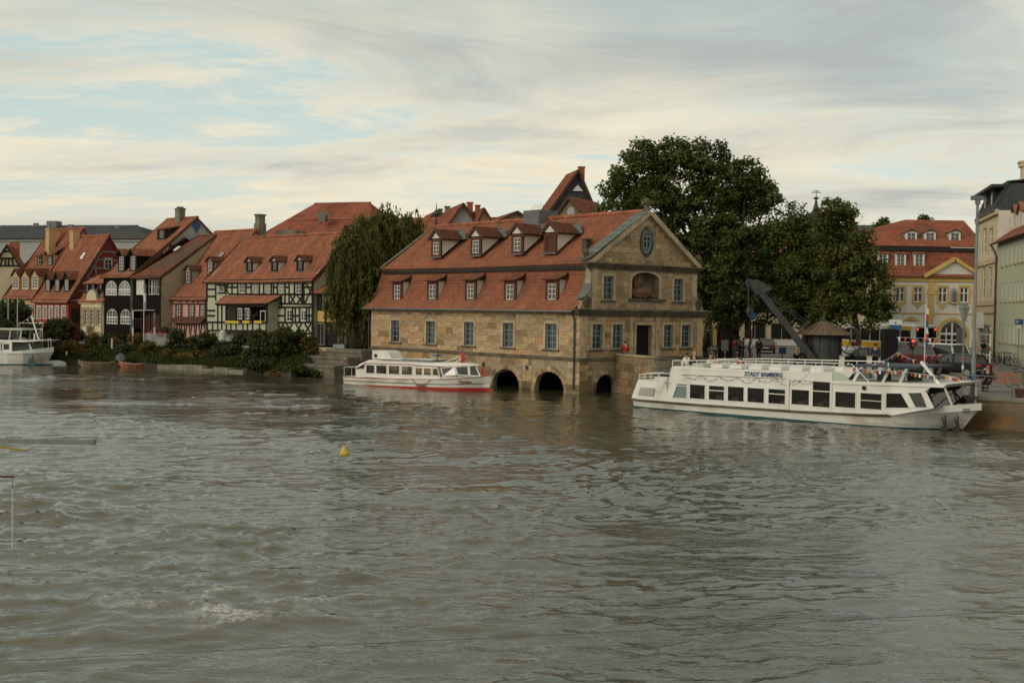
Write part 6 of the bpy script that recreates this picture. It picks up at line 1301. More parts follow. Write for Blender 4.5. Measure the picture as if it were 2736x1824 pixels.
for i, (x, y, w_, h_, Y, mt, lb_) in enumerate(((350, 1120, 420, 170, 116, 'leaf_bush', 'wide dark hedge in front of the red house foundation'), (620, 1150, 200, 230, 117, 'leaf_ivy', 'dark shrubbery between the red house and the tan house'),
        (1000, 1200, 260, 90, 111, 'leaf_ivy', 'dark low hedge at the foot of the black house'), (1260, 1190, 300, 90, 110, 'leaf_autumn', 'ochre hedge under the loggia rail'), (1500, 1180, 260, 150, 108, 'leaf_bush', 'green shrubs between loggia house and pink house'))):
    bush('back_hedge', lb_, R1, 3.266, x, y, w_, h_, Y, mt, 470 + i)
for i, (x, y, w_, h_, Y, mt, lb_) in enumerate(((700, 1180, 260, 110, 101, 'leaf_ivy', 'dark hedge under the green house balcony'), (1000, 1180, 260, 90, 98, 'leaf_bush', 'shrub row under the crossed beams of the green house'))):
    bush('back_hedge', lb_, R2, 3.266, x, y, w_, h_, Y, mt, 480 + i)
# grass and weeds over the bank slope
rng = np.random.default_rng(490); Pg = []
for i in range(1, 7):
    a, b, c, d = (np.array(q) for q in (BANK[i], BANK[i + 1] if i < 6 else BANK[i] + (BANK[7] - BANK[6]) * .2, inner[i + 1] if i < 6 else inner[i] + (inner[7] - inner[6]) * .2, inner[i])); n = int(np.linalg.norm(b - a) * 420)
    s_, t_ = rng.random((n, 1)), rng.random((n, 1)) ** 1.2; q = (a * (1 - s_) + b * s_) * (1 - t_) + (d * (1 - s_) + c * s_) * t_; q[:, 2] = .36 + t_[:, 0] * 1.19 + rng.uniform(.02, .2, n); Pg.append(q)
Pg = np.concatenate(Pg); n = len(Pg); tn = rng.uniform(.5, 1.35, (n, 1)) * np.stack([rng.uniform(.9, 1.6, n), np.ones(n), np.full(n, .8)], 1)
g_ = leafmesh('bank_grass', Pg, rng.normal(size=(n, 3)) * [1, 1, .4], .34, 'leaf_bush', None, tn, rng, aspect=.45, axis=np.array([0, 0, 1.0])); tag(g_, 'rough grass and weeds covering the garden bank slope', 'grass')
# ivy on the sand house wall
F = frame_at(95, 112.5 * 1.19, 42)
rng = np.random.default_rng(450); n = 9000; u_ = rng.uniform(F.uz(R1(-60, 900))[0], F.uz(R1(225, 900))[0], n); z_ = rng.uniform(1.6, 5.6, n) - .5 * np.sin(u_ * 2) ** 2
iv = thing('wall_ivy', 'dark ivy covering the ground floor wall of the sand coloured house', 'ivy', F.o + Vector((0, 0, 1.5)), F.rot())
leafmesh('foliage', np.stack([u_, -.12 - .25 * rng.random(n), z_ - 1.5], 1), np.stack([rng.normal(0, .5, n), -np.ones(n), rng.normal(.3, .5, n)], 1), .24, 'leaf_ivy', iv, rng.uniform(.7, 1.3, (n, 1)) * np.ones((1, 3)), rng)
MB().tube([(-3, -.08, -.2), (-3.2, -.08, 1.5), (-2.6, -.08, 3.5)], .05, 5).build('stem', 'bark', iv)
# ------------------------------------------------------------------ boats
def text(name, body, size, mat, parent, loc, rot, shear=0.0, squeeze=1.0, thick=0.004):
    c = bpy.data.curves.new(name, 'FONT'); c.body = body; c.size = size; c.shear = shear; c.extrude = thick; c.offset = size * .022
    o = bpy.data.objects.new(name, c); COL.objects.link(o); bpy.context.view_layer.update()
    me = bpy.data.meshes.new_from_object(o.evaluated_get(bpy.context.evaluated_depsgraph_get())); bpy.data.objects.remove(o)
    me.materials.clear(); me.materials.append(M[mat])
    n = add(name, me, parent, loc, rot); n.scale = (squeeze, 1, 1); return n
def hull(name, parent, secs, mat, B, zk=-.55, rake=0.0):
    """secs: (x, y at deck, y at waterline, z deck); mirrored about B/2."""
    L_ = []
    for x, yd, yw, z in secs:
        w0 = x - rake * max(0, (x - secs[-1][0] + 4) / 4) ** 2; wm = (x * .45 + w0 * .55); xk = w0 - .2 * rake
        L_.append([(x, yd, z), (wm, (yd * .45 + yw * .55), z * .45), (w0, yw, .0), (xk, yw + .25 if yw < B / 2 - .3 else B / 2 - .001, zk), (xk, B - yw - .25 if yw < B / 2 - .3 else B / 2 + .001, zk), (w0, B - yw, .0), (wm, B - (yd * .45 + yw * .55), z * .45), (x, B - yd, z)])
    return MB().loft(L_).build(name, mat, parent, smooth=False)
def strip(parent, name, mat, pts_lo, pts_hi, off=-.012):
    m = MB()
    for i in range(len(pts_lo) - 1):
        a, b, c, d = pts_lo[i], pts_lo[i + 1], pts_hi[i + 1], pts_hi[i]; m.poly([(p[0], p[1] + off, p[2]) for p in (a, b, c, d)])
    return m.build(name, mat, parent)
def pane_poly(parent, pts, y, mat='pane_dark', frame='boat_white', fw=.05, name='window'):
    """Polygonal ship window in plane y: frame bars and a pane."""
    m = MB(); n = len(pts)
    for i in range(n):
        a, b = pts[i], pts[(i + 1) % n]; m.bar((a[0], y - .02, a[1]), (b[0], y - .02, b[1]), fw, .05)
    o = m.build(name, frame, parent); MB().poly([(p[0], y + .012, p[1]) for p in pts]).build('pane', mat, o); return o
# ---- large excursion ship
S0 = on_z(1683, 1090, 0); a_s = 42.77; FB = Frame(S0.x, S0.y, a_s); B = 4.4
ship = thing('excursion_ship', 'long white two-deck excursion ship with blue name moored at the quay', 'ship', S0, FB.rot())
secs = [(-.22, .5, .7, .5), (.1, .12, .3, .49), (.8, 0, .12, .48), (4, 0, .06, .47), (10, 0, .06, .52), (13.5, .0, .1, .6), (15, .12, .4, .66), (16, .42, .95, .75), (17, 1.0, 1.62, .88), (17.6, 1.5, 2.1, .96), (18.2, 2.1, 2.19, 1.04)]
hl = hull('hull', ship, secs, 'boat_hull', B, rake=.75)
rk = lambda x, k: x - k * max(0, (x - 14.2) / 4) ** 2
wl0 = [(rk(x, .78), yw, -.12) for x, yd, yw, z in secs[1:]]; wl1 = [(rk(x, .64), yw * .78 + yd * .22, .13) for x, yd, yw, z in secs[1:]]
strip(hl, 'boot_stripe', 'boat_teal', wl0, wl1, -.03)
m = MB(); m.tube([(x, yd - .05, z + .0) for x, yd, yw, z in secs[:8] if x < 15.6], .065, 6); m.build('rub_rail', 'stone_dark', hl)
bw = [(14.7, .03, .62, .72), (15.0, .1, .66, 1.0), (16, .4, .75, 1.1), (17, .98, .88, 1.2), (17.6, 1.48, .96, 1.27), (18.35, 2.15, 1.04, 1.36)]
for s in (0, 1):
    f = (lambda y: y) if s == 0 else (lambda y: B - y)
    m = MB().loft([[(x, f(y), z0), (x, f(y - .03), z1), (x, f(y + .05), z1), (x, f(y + .06), z0)] for x, y, z0, z1 in bw]); m.build('bulwark', 'boat_white', hl)
MB().poly([(14.7, .1, .66), (16, .5, .76), (17, 1.05, .89), (18.2, 2.15, 1.05), (18.2, 2.25, 1.05), (17, B - 1.05, .89), (16, B - .5, .76), (14.7, B - .1, .66)]).build('fore_deck', 'rail_grey', hl)
m = MB()
for q in ((17.05, 1.28), (17.45, 1.7)):
    m.prism([(q[0] - .12, .75), (q[0] - .02, .3), (q[0] - .3, -.02), (q[0] + .25, -.05), (q[0] + .12, .3), (q[0] + .06, .78), (q[0], .4)], q[1] - .12, q[1] - .05)
m.build('anchor', 'black', ship)
for z in (.92, 1.0, 1.08): MB().bar((17.75, 1.58, z), (17.98, 1.78, z + .01), .03, .02, (0, 1, 0)).build('stripe_mark', 'boat_teal', ship)
m = MB()
for x in (16.4, 17.3): m.lathe([(.12, 0), (.12, .35), (.16, .36), (.16, .45), (.1, .46)], 8, (x, 2.3, .8))
m.build('bollard', 'boat_pale_green', ship)
# aft body with sloping transom
MB().hexa([(-.12, .25, .5), (2.6, .03, .48), (2.6, B - .03, .48), (-.12, B - .25, .5), (.3, .3, 1.58), (2.3, .03, 1.6), (2.3, B - .03, 1.6), (.3, B - .3, 1.58)]).build('aft_body', 'boat_white', ship)
g = MB().hexa([(.42, .115, .78), (1.5, .06, .76), (1.5, .2, .76), (.42, .25, .78), (.62, .115, 1.18), (1.58, .06, 1.18), (1.58, .2, 1.18), (.62, .25, 1.18)]).build('louvre', 'wood_old', ship)
for i in range(8): z = .8 + i * .05; MB().bar((.45 + i * .022, .09, z), (1.52 + i * .01, .035, z), .022, .05).build('louvre_slat', 'boat_white', g)
m = MB(); m.tube([(.35, .35, 1.85), (1.2, .1, 1.98), (2.2, .05, 2.06)], .028, 6); m.tube([(.35, .35, 1.85), (.35, B - .35, 1.85)], .028, 6); m.tube([(.38, .35, 1.7), (1.2, .1, 1.78), (2.2, .05, 1.82)], .018, 5)
for x, y in ((.35, .35), (.8, .22), (1.3, .1), (1.8, .07), (.35, B - .35), (.35, B / 2)): m.tube([(x, y, 1.56), (x, y, 1.88 + .08 * (x > 1))], .022, 5)
m.build('aft_rail', 'boat_white', ship)
MB().box(1.25, .5, 1.6, 2.1, 1.1, 1.78).box(1.25, 2, 1.6, 2.1, 2.6, 1.78).build('aft_bench', 'sign_white', ship)
# saloon
aft = [(2.35, .5), (12.05, .53), (12.05, 2.45), (3.1, 2.42), (2.66, 2.28)]
wins_ = [(3.88, 4.87, .76, 1.55), (5.06, 6.04, .77, 1.55), (6.21, 7.21, .78, 1.57), (7.37, 8.38, .79, 1.57), (8.57, 9.56, .8, 1.58), (9.86, 10.87, .84, 1.62), (11.0, 11.97, .80, 2.38)]
for yy, nm in ((.02, 'side_wall'), (B - .07, 'far_side_wall')):
    m = MB(); wall_mesh(m, 3.84, 12.05, .5, 2.44, wins_, .05, y=yy); m.prism([(2.35, .5), (3.84, .5), (3.84, .72), (2.72, .7)], yy, yy + .05); m.prism([(2.72, .7), (3.06, 1.56), (2.66, 1.56), (2.35, .5)], yy, yy + .05)
    m.prism([(3.06, 1.56), (3.84, 1.56), (3.84, 2.44), (3.2, 2.42), (2.68, 2.26), (2.58, 1.56)], yy, yy + .05); m.prism([(3.74, .72), (3.84, .72), (3.84, 1.56), (3.74, 1.56)], yy, yy + .05)
    sw = m.build(nm, 'boat_white', ship)
    if nm == 'side_wall':
        for i, (a, b, c, d) in enumerate(wins_):
            o = pane_poly(ship, [(a, c), (b, c), (b, d), (a, d)], yy + .02, 'ship_glass', fw=.06)
            if i in (1, 4, 6): MB().box(a, yy - .02, (c + d) / 2 - .02 + (.12 if i < 6 else 0), b, yy + .02, (c + d) / 2 + .025 + (.12 if i < 6 else 0)).build('transom_bar', 'boat_white', o)
        o = pane_poly(ship, [(2.77, .72), (3.73, .74), (3.73, 1.53), (3.09, 1.53)], yy + .02, 'pane_teal', fw=.06); MB().box(3.04, yy - .02, 1.38, 3.73, yy + .02, 1.42).build('transom_bar', 'boat_white', o)
    else:
        for a, b, c, d in wins_[:6]: pane_poly(ship, [(a, c), (b, c), (b, d), (a, d)], yy + .02, 'ship_glass', fw=.05)
MB().box(2.5, .12, .45, 12, B - .12, .52).build('saloon_floor', 'rust', ship)
for i in range(9): MB().box(3.4 + i * .95, .35, .52, 3.8 + i * .95, 1.5, 1.0).box(3.4 + i * .95, B - 1.5, .52, 3.8 + i * .95, B - .35, 1.0).build('saloon_bench', 'wood_old', ship)
MB().hexa([(2.64, .0, 2.26), (12.06, .0, 2.40), (12.06, B, 2.40), (2.64, B, 2.26), (2.72, .0, 2.36), (12.06, .0, 2.5), (12.06, B, 2.5), (2.72, B, 2.36)]).build('upper_deck', 'boat_white', ship)
MB().hexa([(2.36, .05, .5), (2.42, .05, .5), (2.42, B - .05, .5), (2.36, B - .05, .5), (2.64, .05, 2.3), (2.7, .05, 2.3), (2.7, B - .05, 2.3), (2.64, B - .05, 2.3)]).build('aft_wall', 'boat_white', ship)
MB().box(9.7, -.03, 2.05, 12.06, -.004, 2.5).box(9.62, -.05, .56, 9.76, -.004, 2.5).build('door_panel', 'boat_white', ship)
MB().bar((3.4, -.01, 2.0), (9.6, -.01, 2.1), .02, .02).build('trim_line', 'stone_dark', ship)
MB().box(2.7, .1, 2.36, 3.4, B - .1, 2.42).build('deck_step', 'boat_white', ship)
text('name_lettering', 'STADT BAMBERG', .30, 'letters_blue', ship, (7.2, -.012, 2.13), (R(90), R(-1.0), 0), .12, .93)
m = MB()
for i in range(7):
    a, b = 3.5 + i * 1.1, 3.5 + (i + 1) * 1.1; m.tube([(a + (b - a) * t / 6, -.03, 2.02 + .015 * i - .28 * math.sin(math.pi * t / 6) * (.8 + .3 * (i % 2))) for t in range(7)], .008, 4)
m.tube([(1.5, .02, 1.1), (2.0, .0, .95), (2.5, .0, 1.9)], .008, 4); m.tube([(9.9, -.03, 1.75), (10.4, -.03, 2.05), (10.9, -.03, 2.5)], .008, 4)
m.build('light_string', 'black', ship)
m = MB()
for i in range(24): a = 3.6 + i * .32; m.lathe([(.01, -.03), (.028, 0), (.01, .03)], 5, (a, -.03, 1.80 + .01 * i + .05 * math.sin(i * 2.1)))
m.build('string_bulb', 'pane_curtain', ship, kind='stuff')
# upper deck rail, benches, awning bits
for y in (.05, B - .05):
    m = MB(); m.tube([(2.75, y, 2.72), (6, y, 2.86), (12.6, y, 2.98)], .026, 6); m.tube([(2.75, y, 2.3), (2.75, y, 2.72)], .026, 5)
    for i in range(10): x = 3.3 + i * .98; m.tube([(x, y, 2.4), (x, y, 2.76 + (x - 3.3) * .024)], .02, 5)
    m.build('deck_rail', 'boat_white', ship)
for i in range(7): MB().box(3.7 + i * 1.15, .5, 2.42 + i * .01, 4.4 + i * 1.15, 1.7, 2.62 + i * .01).box(3.7 + i * 1.15, 2.6, 2.42 + i * .01, 4.4 + i * 1.15, 3.8, 2.62 + i * .01).build('deck_bench', 'boat_pale_green' if i == 0 else 'sign_white', ship)
# forward saloon with raked windows
y0 = .04
m = MB(); fw_ = [(12.19, 13.27, .87, 1.64), (13.48, 14.58, .88, 1.66)]
wall_mesh(m, 12.05, 14.72, .58, 2.02, fw_, .05, y=y0); m.prism([(14.72, .6), (17.06, 1.15), (16.82, 1.16), (14.72, 1.0)], y0, y0 + .05)
m.prism([(14.72, 1.72), (15.5, 1.76), (16.6, 1.86), (16.9, 2.1), (14.72, 2.02)], y0, y0 + .05); m.prism([(15.52, 1.76), (15.78, 1.78), (16.18, 1.1), (15.95, 1.06)], y0, y0 + .05); m.prism([(16.46, 1.84), (16.66, 1.86), (17.05, 1.17), (16.78, 1.15)], y0, y0 + .05)
m.build('fore_side_wall', 'boat_white', ship)
for a, b, c, d in fw_: pane_poly(ship, [(a, c), (b, c), (b, d), (a, d)], y0 + .02, 'ship_glass', fw=.05)
MB().box(13.48, y0 - .03, 1.28, 14.58, y0 + .01, 1.31).build('transom_bar', 'boat_white', ship)
pane_poly(ship, [(14.76, 1.0), (15.93, 1.07), (15.5, 1.74), (14.76, 1.71)], y0 + .02, 'ship_glass', fw=.04); pane_poly(ship, [(16.19, 1.11), (16.77, 1.15), (16.45, 1.83), (15.8, 1.78)], y0 + .02, 'pane', fw=.04)
MB().hexa([(17.04, .1, 1.15), (17.08, .1, 1.15), (17.08, B - .1, 1.15), (17.04, B - .1, 1.15), (16.68, .1, 2.1), (16.72, .1, 2.1), (16.72, B - .1, 2.1), (16.68, B - .1, 2.1)]).build('windscreen', 'ship_glass', ship)
m = MB(); m.bar((17.45, .12, 2.16), (17.72, .5, 1.22), .07, .07); m.build('visor_strut', 'boat_white', ship); MB().bar((17.3, B - .3, 2.16), (17.5, B - .7, 1.22), .07, .07).build('visor_strut', 'boat_white', ship)
m = MB(); wall_mesh(m, 12.05, 14.72, .58, 2.02, fw_, .05, y=B - .09); m.build('far_fore_wall', 'boat_white', ship)
MB().hexa([(12.05, -.03, 1.99), (17.45, -.03, 2.1), (17.2, B + .03, 2.1), (12.05, B + .03, 1.99), (12.05, -.03, 2.13), (17.66, -.03, 2.26), (17.4, B + .03, 2.26), (12.05, B + .03, 2.13)]).build('visor_roof', 'boat_white', ship)
MB().prism([(12.06, 2.13), (12.06, 2.56), (12.35, 2.55), (12.95, 2.2), (12.95, 2.15)], .0, .06).build('side_fairing', 'boat_pale_green', ship)
MB().hexa([(12.6, .2, 2.84), (16.2, .2, 2.9), (16.2, B - .2, 2.9), (12.6, B - .2, 2.84), (12.7, .25, 2.93), (16.2, .25, 2.99), (16.2, B - .25, 2.99), (12.7, B - .25, 2.93)]).build('canopy_roof', 'canopy_blue', ship)
for y in (.3, B - .3):
    for (x0, x1) in ((13.0, 13.42), (14.45, 14.8), (15.28, 15.62)): MB().bar((x0, y, 2.14), (x1, y, 2.86), .13, .06).build('canopy_strut', 'boat_pale_green' if x0 > 14 else 'boat_white', ship)
    MB().bar((12.3, y, 2.14), (12.9, y, 2.84), .5, .06).build('canopy_strut', 'boat_white', ship)
MB().poly([(13.1, .32, 2.16), (14.5, .32, 2.17), (14.8, .32, 2.86), (13.45, .32, 2.86)]).build('wind_glass', 'clear_glass', ship)
MB().box(13.6, 1.5, 2.13, 14.0, 2.2, 2.65).build('helm_console', 'black', ship); MB().box(14.8, 2.2, 2.15, 15.1, 3.2, 2.7).build('deck_locker', 'black', ship)
MB().bar((16.15, .6, 3.2), (17.05, .6, 2.2), .12, .1).build('mast', 'boat_white', ship)
MB().tube([(12.9, .2, 2.98), (13.9, .1, 2.15)], .02, 5).build('stay', 'boat_white', ship)
MB().tube([(14.75, .25, 2.86), (14.75, .2, 3.12)], .03, 5).build('lamp', 'boat_white', ship)
MB().lathe([(.05, 0), (.09, .08), (.09, .16), (.04, .2)], 7, (13.7, -.06, 1.78)).build('side_lamp', 'black', ship)
# bunting on the ship: little flags along two cords
def bunting(name, label, pts, cols, w, h, group=None, tri=True, cordmat='flag_white'):
    pts = [Vector(p) for p in pts]; o0 = pts[0]; t = thing(name, label, 'bunting', o0, group=group); m = MB(); m.tube([p - o0 for p in pts], .008, 4); m.build('cord', cordmat, t)
    L_ = sum((b - a).length for a, b in zip(pts[:-1], pts[1:])); n = int(L_ / (w * 1.7)); rnd = random.Random(len(label)); cache = {}
    for i in range(n):
        s = (i + .5) * L_ / n
        for a, b in zip(pts[:-1], pts[1:]):
            if s <= (b - a).length: break
            s -= (b - a).length
        d = (b - a).normalized(); p = a + d * s; rz = math.atan2(d.y, d.x); c = cols[i % len(cols)]; fl = rnd.uniform(-.02, .03)
        if c not in cache: cache[c] = (MB().poly([(-w / 2, 0, 0), (w / 2, 0, 0), (0, .02, -h)]) if tri else MB().poly([(-w / 2, 0, 0), (w / 2, 0, 0), (w / 2 - .01, .03, -h), (-w / 2 + .01, -.01, -h)])).mesh('pennant', c)
        add('pennant', cache[c], t, p - o0, (rnd.uniform(-.3, .3), math.atan2(-d.z, math.hypot(d.x, d.y)) , rz + rnd.uniform(-.4, .4)))
    return t
fc = ['flag_white', 'flag_red', 'flag_blue', 'flag_yellow', 'flag_red', 'flag_white', 'flag_blue']
bunting('bunting', 'string of national flags hung under the ship canopy', [FB.W(13.0, .1, 2.8), FB.W(14.2, .1, 2.72), FB.W(15.4, .1, 2.74), FB.W(16.6, .3, 2.62), FB.W(17.0, .6, 2.55)], ['flag_red', 'flag_white', 'flag_blue', 'flag_red', 'flag_yellow', 'flag_white'], .11, .16, tri=False)
bunting('bunting', 'string of small flags from the ship mast to the quay pole', [FB.W(17.05, .6, 2.62), FB.W(17.8, .9, 2.5)] + [on_y(*V2(x, y), 55 + i * .35) for i, (x, y) in enumerate(((200, 1085), (400, 1115), (560, 1122), (660, 1120)))], ['flag_blue', 'flag_yellow', 'flag_white', 'flag_red', 'flag_yellow', 'flag_red', 'flag_red'], .11, .17, tri=False)
bunting('bunting', 'short sagging string of pennants above the ship canopy', [FB.W(13.9, .3, 2.95), FB.W(14.7, .2, 3.25), on_y(*V1(1400, 570), 57), on_y(*V1(1600, 690), 56.6), on_y(*V1(1750, 755), 56.4), on_y(*V1(1860, 760), 56.2)], ['flag_yellow', 'flag_red', 'flag_blue', 'flag_yellow'], .17, .22)
m = MB()
m.tube([FB.W(18.3, 2.2, 1.3) - P3, FB.W(21, 3.5, 1.32) - P3, P3 + Vector((4.5, -3.2, 1.62)) - P3], .02, 5); tag(m.build('mooring_rope', 'stone_grey', None, P3), 'thin mooring rope from the ship bow along the quay wall', 'rope')

# ---- small red and white boat below the hall
S1_ = on_z(910, 1027, 0); F2 = Frame(S1_.x, S1_.y, 30.5); B2 = 2.7
fb = thing('river_boat', 'small white river boat with red stripes and red keel below the stone hall', 'boat', S1_, F2.rot())
secs = [(-.1, .35, .5, .56), (.2, .1, .2, .55), (1.5, 0, .08, .54), (5, 0, .06, .6), (8, .02, .12, .70), (9.4, .14, .4, .8), (10.3, .5, .85, .9), (10.9, .95, 1.25, .98), (11.35, 1.32, 1.34, 1.08)]
h2 = hull('hull', fb, secs, 'boat_hull', B2, rake=.2)
strip(h2, 'keel_paint', 'boat_red', [(x, yw - .0, -.1) for x, yd, yw, z in secs[1:]], [(x, yw * .75 + yd * .25, .06 + .19 * max(0, (x - 2) / 9.3)) for x, yd, yw, z in secs[1:]], -.03)
for (z0, nm, mt) in ((.0, 'red_stripe', 'boat_red'),):
    m = MB(); m.tube([(x, yd - .02, z + z0) for x, yd, yw, z in secs], .02, 5); m.build(nm, mt, h2)
m = MB(); m.tube([(x, (yd + yw) / 2 - .03, z * .55) for x, yd, yw, z in secs[1:-1]], .025, 5); m.build('rub_rail', 'stone_grey', h2)
top = [(1.25, 1.1), (1.9, 1.18), (2.02, 1.55), (6.0, 1.6), (6.1, 1.52), (8.1, 1.55), (10.2, 1.66)]
wn = [(2.1, 2.83, .85, 1.44), (2.95, 3.85, .86, 1.46), (4.0, 4.9, .87, 1.47), (5.06, 5.95, .88, 1.47), (6.19, 6.74, .91, 1.41), (6.86, 7.44, .92, 1.41)]
y0 = .1
m = MB(); wall_mesh(m, 2.0, 7.5, .6, 1.6, wn, .04, y=y0); m.prism([(1.2, .55), (2.0, .58), (2.0, 1.5), (1.85, 1.16), (1.25, 1.15)], y0, y0 + .04); m.prism([(7.5, .68), (8.2, .72), (7.95, 1.43), (7.98, 1.55), (7.5, 1.55), (7.5, 1.44), (7.9, 1.44), (8.12, .93), (7.5, .92)], y0, y0 + .04)
m.build('side_wall', 'boat_white', fb)
m = MB(); wall_mesh(m, 2.0, 7.5, .6, 1.6, wn, .04, y=B2 - y0); m.build('far_side_wall', 'boat_white', fb)
MB().box(1.2, y0, .5, 1.26, B2 - y0, 1.3).build('aft_wall', 'boat_white', fb)
for a, b, c, d in wn: pane_poly(fb, [(a, c), (b, c), (b, d), (a, d)], y0 + .02, 'ship_glass', fw=.05)
pane_poly(fb, [(7.54, .93), (8.12, .94), (7.92, 1.42), (7.54, 1.41)], y0 + .02, 'ship_glass', fw=.05)
for q in ([(8.32, .95, .18), (9.25, 1.03, .32), (9.02, 1.54, .42), (8.15, 1.46, .22)], [(9.35, 1.03, .36), (10.0, 1.0, .7), (9.85, 1.6, .8), (9.1, 1.55, .45)], [(10.05, 1.0, .75), (10.6, .98, 1.1), (10.2, 1.64, 1.15), (9.92, 1.6, .85)]):
    m = MB()
    for i in range(4): a, b = q[i], q[(i + 1) % 4]; m.bar((a[0], a[2], a[1]), (b[0], b[2], b[1]), .07, .06)
    o = m.build('wheelhouse_window', 'boat_white', fb); MB().poly([(a[0], a[2] + .02, a[1]) for a in q]).build('pane', 'pane', o)
MB().hexa([(8.0, .15, .62), (10.7, 1.0, .8), (10.7, 1.7, .8), (8.0, B2 - .15, .62), (8.25, .2, .93), (10.6, 1.05, .98), (10.6, 1.65, .98), (8.25, B2 - .2, .93)]).build('wheelhouse_base', 'boat_white', fb)
MB().loft([[(1.2, .1, 1.15), (1.2, .5, 1.42), (1.2, B2 - .5, 1.42), (1.2, B2 - .1, 1.15)], [(2.0, .08, 1.52), (2.0, .5, 1.74), (2.0, B2 - .5, 1.74), (2.0, B2 - .08, 1.52)], [(6, .06, 1.6), (6, .5, 1.8), (6, B2 - .5, 1.8), (6, B2 - .06, 1.6)], [(8.2, .08, 1.55), (8.2, .5, 1.78), (8.2, B2 - .5, 1.78), (8.2, B2 - .08, 1.55)], [(9.6, .55, 1.62), (9.6, .8, 1.78), (9.6, B2 - .8, 1.78), (9.6, B2 - .55, 1.62)], [(10.45, 1.1, 1.66), (10.45, 1.15, 1.7), (10.45, B2 - 1.15, 1.7), (10.45, B2 - 1.1, 1.66)]]).build('cabin_roof', 'boat_white', fb)
m = MB(); m.tube([(1.2, .07, 1.14), (1.88, .07, 1.18), (2.02, .06, 1.54), (6.0, .06, 1.6), (6.12, .06, 1.53), (8.15, .08, 1.53)], .02, 5); m.build('red_stripe', 'boat_red', fb)
MB().prism([(2.15, 1.7), (3.75, 1.72), (3.72, 2.0), (3.55, 2.28), (3.3, 2.4), (2.15, 2.4)], .7, 2.0).build('roof_housing', 'boat_white', fb)
MB().lathe([(.001, 0), (.13, 0), (.13, .03), (.001, .03)], 12).build('porthole', 'black', fb, (2.45, .69, 2.05), (R(90), 0, 0))
MB().box(2.4, .35, 1.8, 7.4, .42, 1.86).box(4.8, .5, 1.86, 7.5, 2.2, 1.92).build('roof_rack', 'rail_grey', fb)
MB().hexa([(2.9, .5, 1.84), (7.4, .5, 1.9), (7.4, 2.2, 1.9), (2.9, 2.2, 1.8), (2.9, .55, 1.88), (7.0, .55, 1.96), (7.0, 2.1, 1.96), (2.9, 2.1, 1.88)]).build('folded_awning', 'boat_white', fb)
m = MB().lathe([(.02, 0), (.03, .35), (.36, .4), (.36, .44), (.02, .5)], 10, (7.3, 1.0, 1.8)); m.build('parasol', 'sign_blue', fb)
MB().bar((7.9, 1.2, 1.85), (9.2, 1.3, 2.3), .04, .04).bar((8.6, 1.2, 1.8), (9.2, 1.3, 2.15), .04, .04).build('folded_mast', 'boat_white', fb)
m = MB().loft([[(9.05, 1.2, 1.75), (9.3, 1.25, 1.8)], [(9.12, 1.1, 2.0), (9.38, 1.3, 2.1)], [(8.95, 1.25, 2.25), (9.25, 1.2, 2.35)], [(8.8, 1.2, 2.45), (9.05, 1.22, 2.5)]], close=False, cap=False); m.build('flag', 'flag_red', fb)
m = MB().loft([[(10.75, 1.2, 1.0), (10.95, 1.25, 1.02)], [(10.68, 1.1, 1.3), (10.85, 1.3, 1.3)], [(10.55, 1.25, 1.62), (10.62, 1.2, 1.6)]], close=False, cap=False); m.build('flag', 'flag_red', fb)
m = MB()
for x in (.1, .75): m.tube([(x, .25, .56), (x, .25, 1.2)], .022, 5)
m.tube([(-.05, .3, 1.1), (.2, .2, 1.22), (.8, .15, 1.22), (1.2, .12, 1.22)], .022, 5); m.tube([(.1, .25, .56), (.1, B2 - .25, .56), (.1, B2 - .25, 1.2), (.1, .25, 1.2)], .022, 5); m.build('aft_rail', 'pole_pale', fb)
m = MB(); m.tube([(6.0, -.05, .62), (6.45, -.08, .3), (7.0, -.08, .32), (7.5, -.05, .66)], .02, 5); m.tube([(6.4, -.12, .27), (7.05, -.12, .29)], .07, 7); m.build('fender', 'wood_old', fb)
text('name_lettering', 'Franken', .27, 'letters_red', fb, (9.55, .2, .5), (R(90), R(-2), R(29)), .12, .92)
MB().tube([(11.2, 1.35, 1.1), (12.6, 2.0, 1.5), (13.4, 2.6, 1.75)], .015, 4).build('mooring_rope', 'stone_grey', fb)
# ---- boat at the left edge
F3 = frame_at(92, 98.3, 10); B3_ = 3.6; lo = Vector((F3.o.x, F3.o.y, 0)); U = lambda x, y, d=0: F3.uz(V3(x, y), d)
lb = thing('cabin_boat', 'white and pale green cabin boat with red and white pennants at left edge', 'boat', lo, F3.rot())
secs = [(-14, .1, .2, 1.0), (-5, 0, .06, 1.0), (-2.5, 0, .1, 1.02), (-1.2, .2, .5, 1.05), (-.4, .7, 1.1, 1.08), (.15, 1.2, 1.65, 1.1), (.62, 1.75, 1.79, 1.14)]
h3 = hull('hull', lb, secs, 'boat_hull', B3_, rake=.6)
strip(h3, 'boot_stripe', 'boat_teal', [(x, yw, -.12) for x, yd, yw, z in secs], [(x, yw * .85 + yd * .15, .12) for x, yd, yw, z in secs], -.03)
MB().loft([[(x, yd - .05, z - .02), (x, yd - .05, z + .12 + .3 * max(0, (x + 2) / 2.6)), (x, yd + .05, z + .12 + .3 * max(0, (x + 2) / 2.6)), (x, yd + .05, z - .02)] for x, yd, yw, z in secs[1:]]).build('bulwark', 'boat_white', h3)
MB().loft([[(x, B3_ - yd - .05, z - .02), (x, B3_ - yd - .05, z + .12 + .3 * max(0, (x + 2) / 2.6)), (x, B3_ - yd + .05, z + .12 + .3 * max(0, (x + 2) / 2.6)), (x, B3_ - yd + .05, z - .02)] for x, yd, yw, z in secs[1:]]).build('bulwark', 'boat_white', h3)
MB().box(-9, .2, 1.0, -1.6, B3_ - .2, 1.02).build('deck', 'rail_grey', lb)
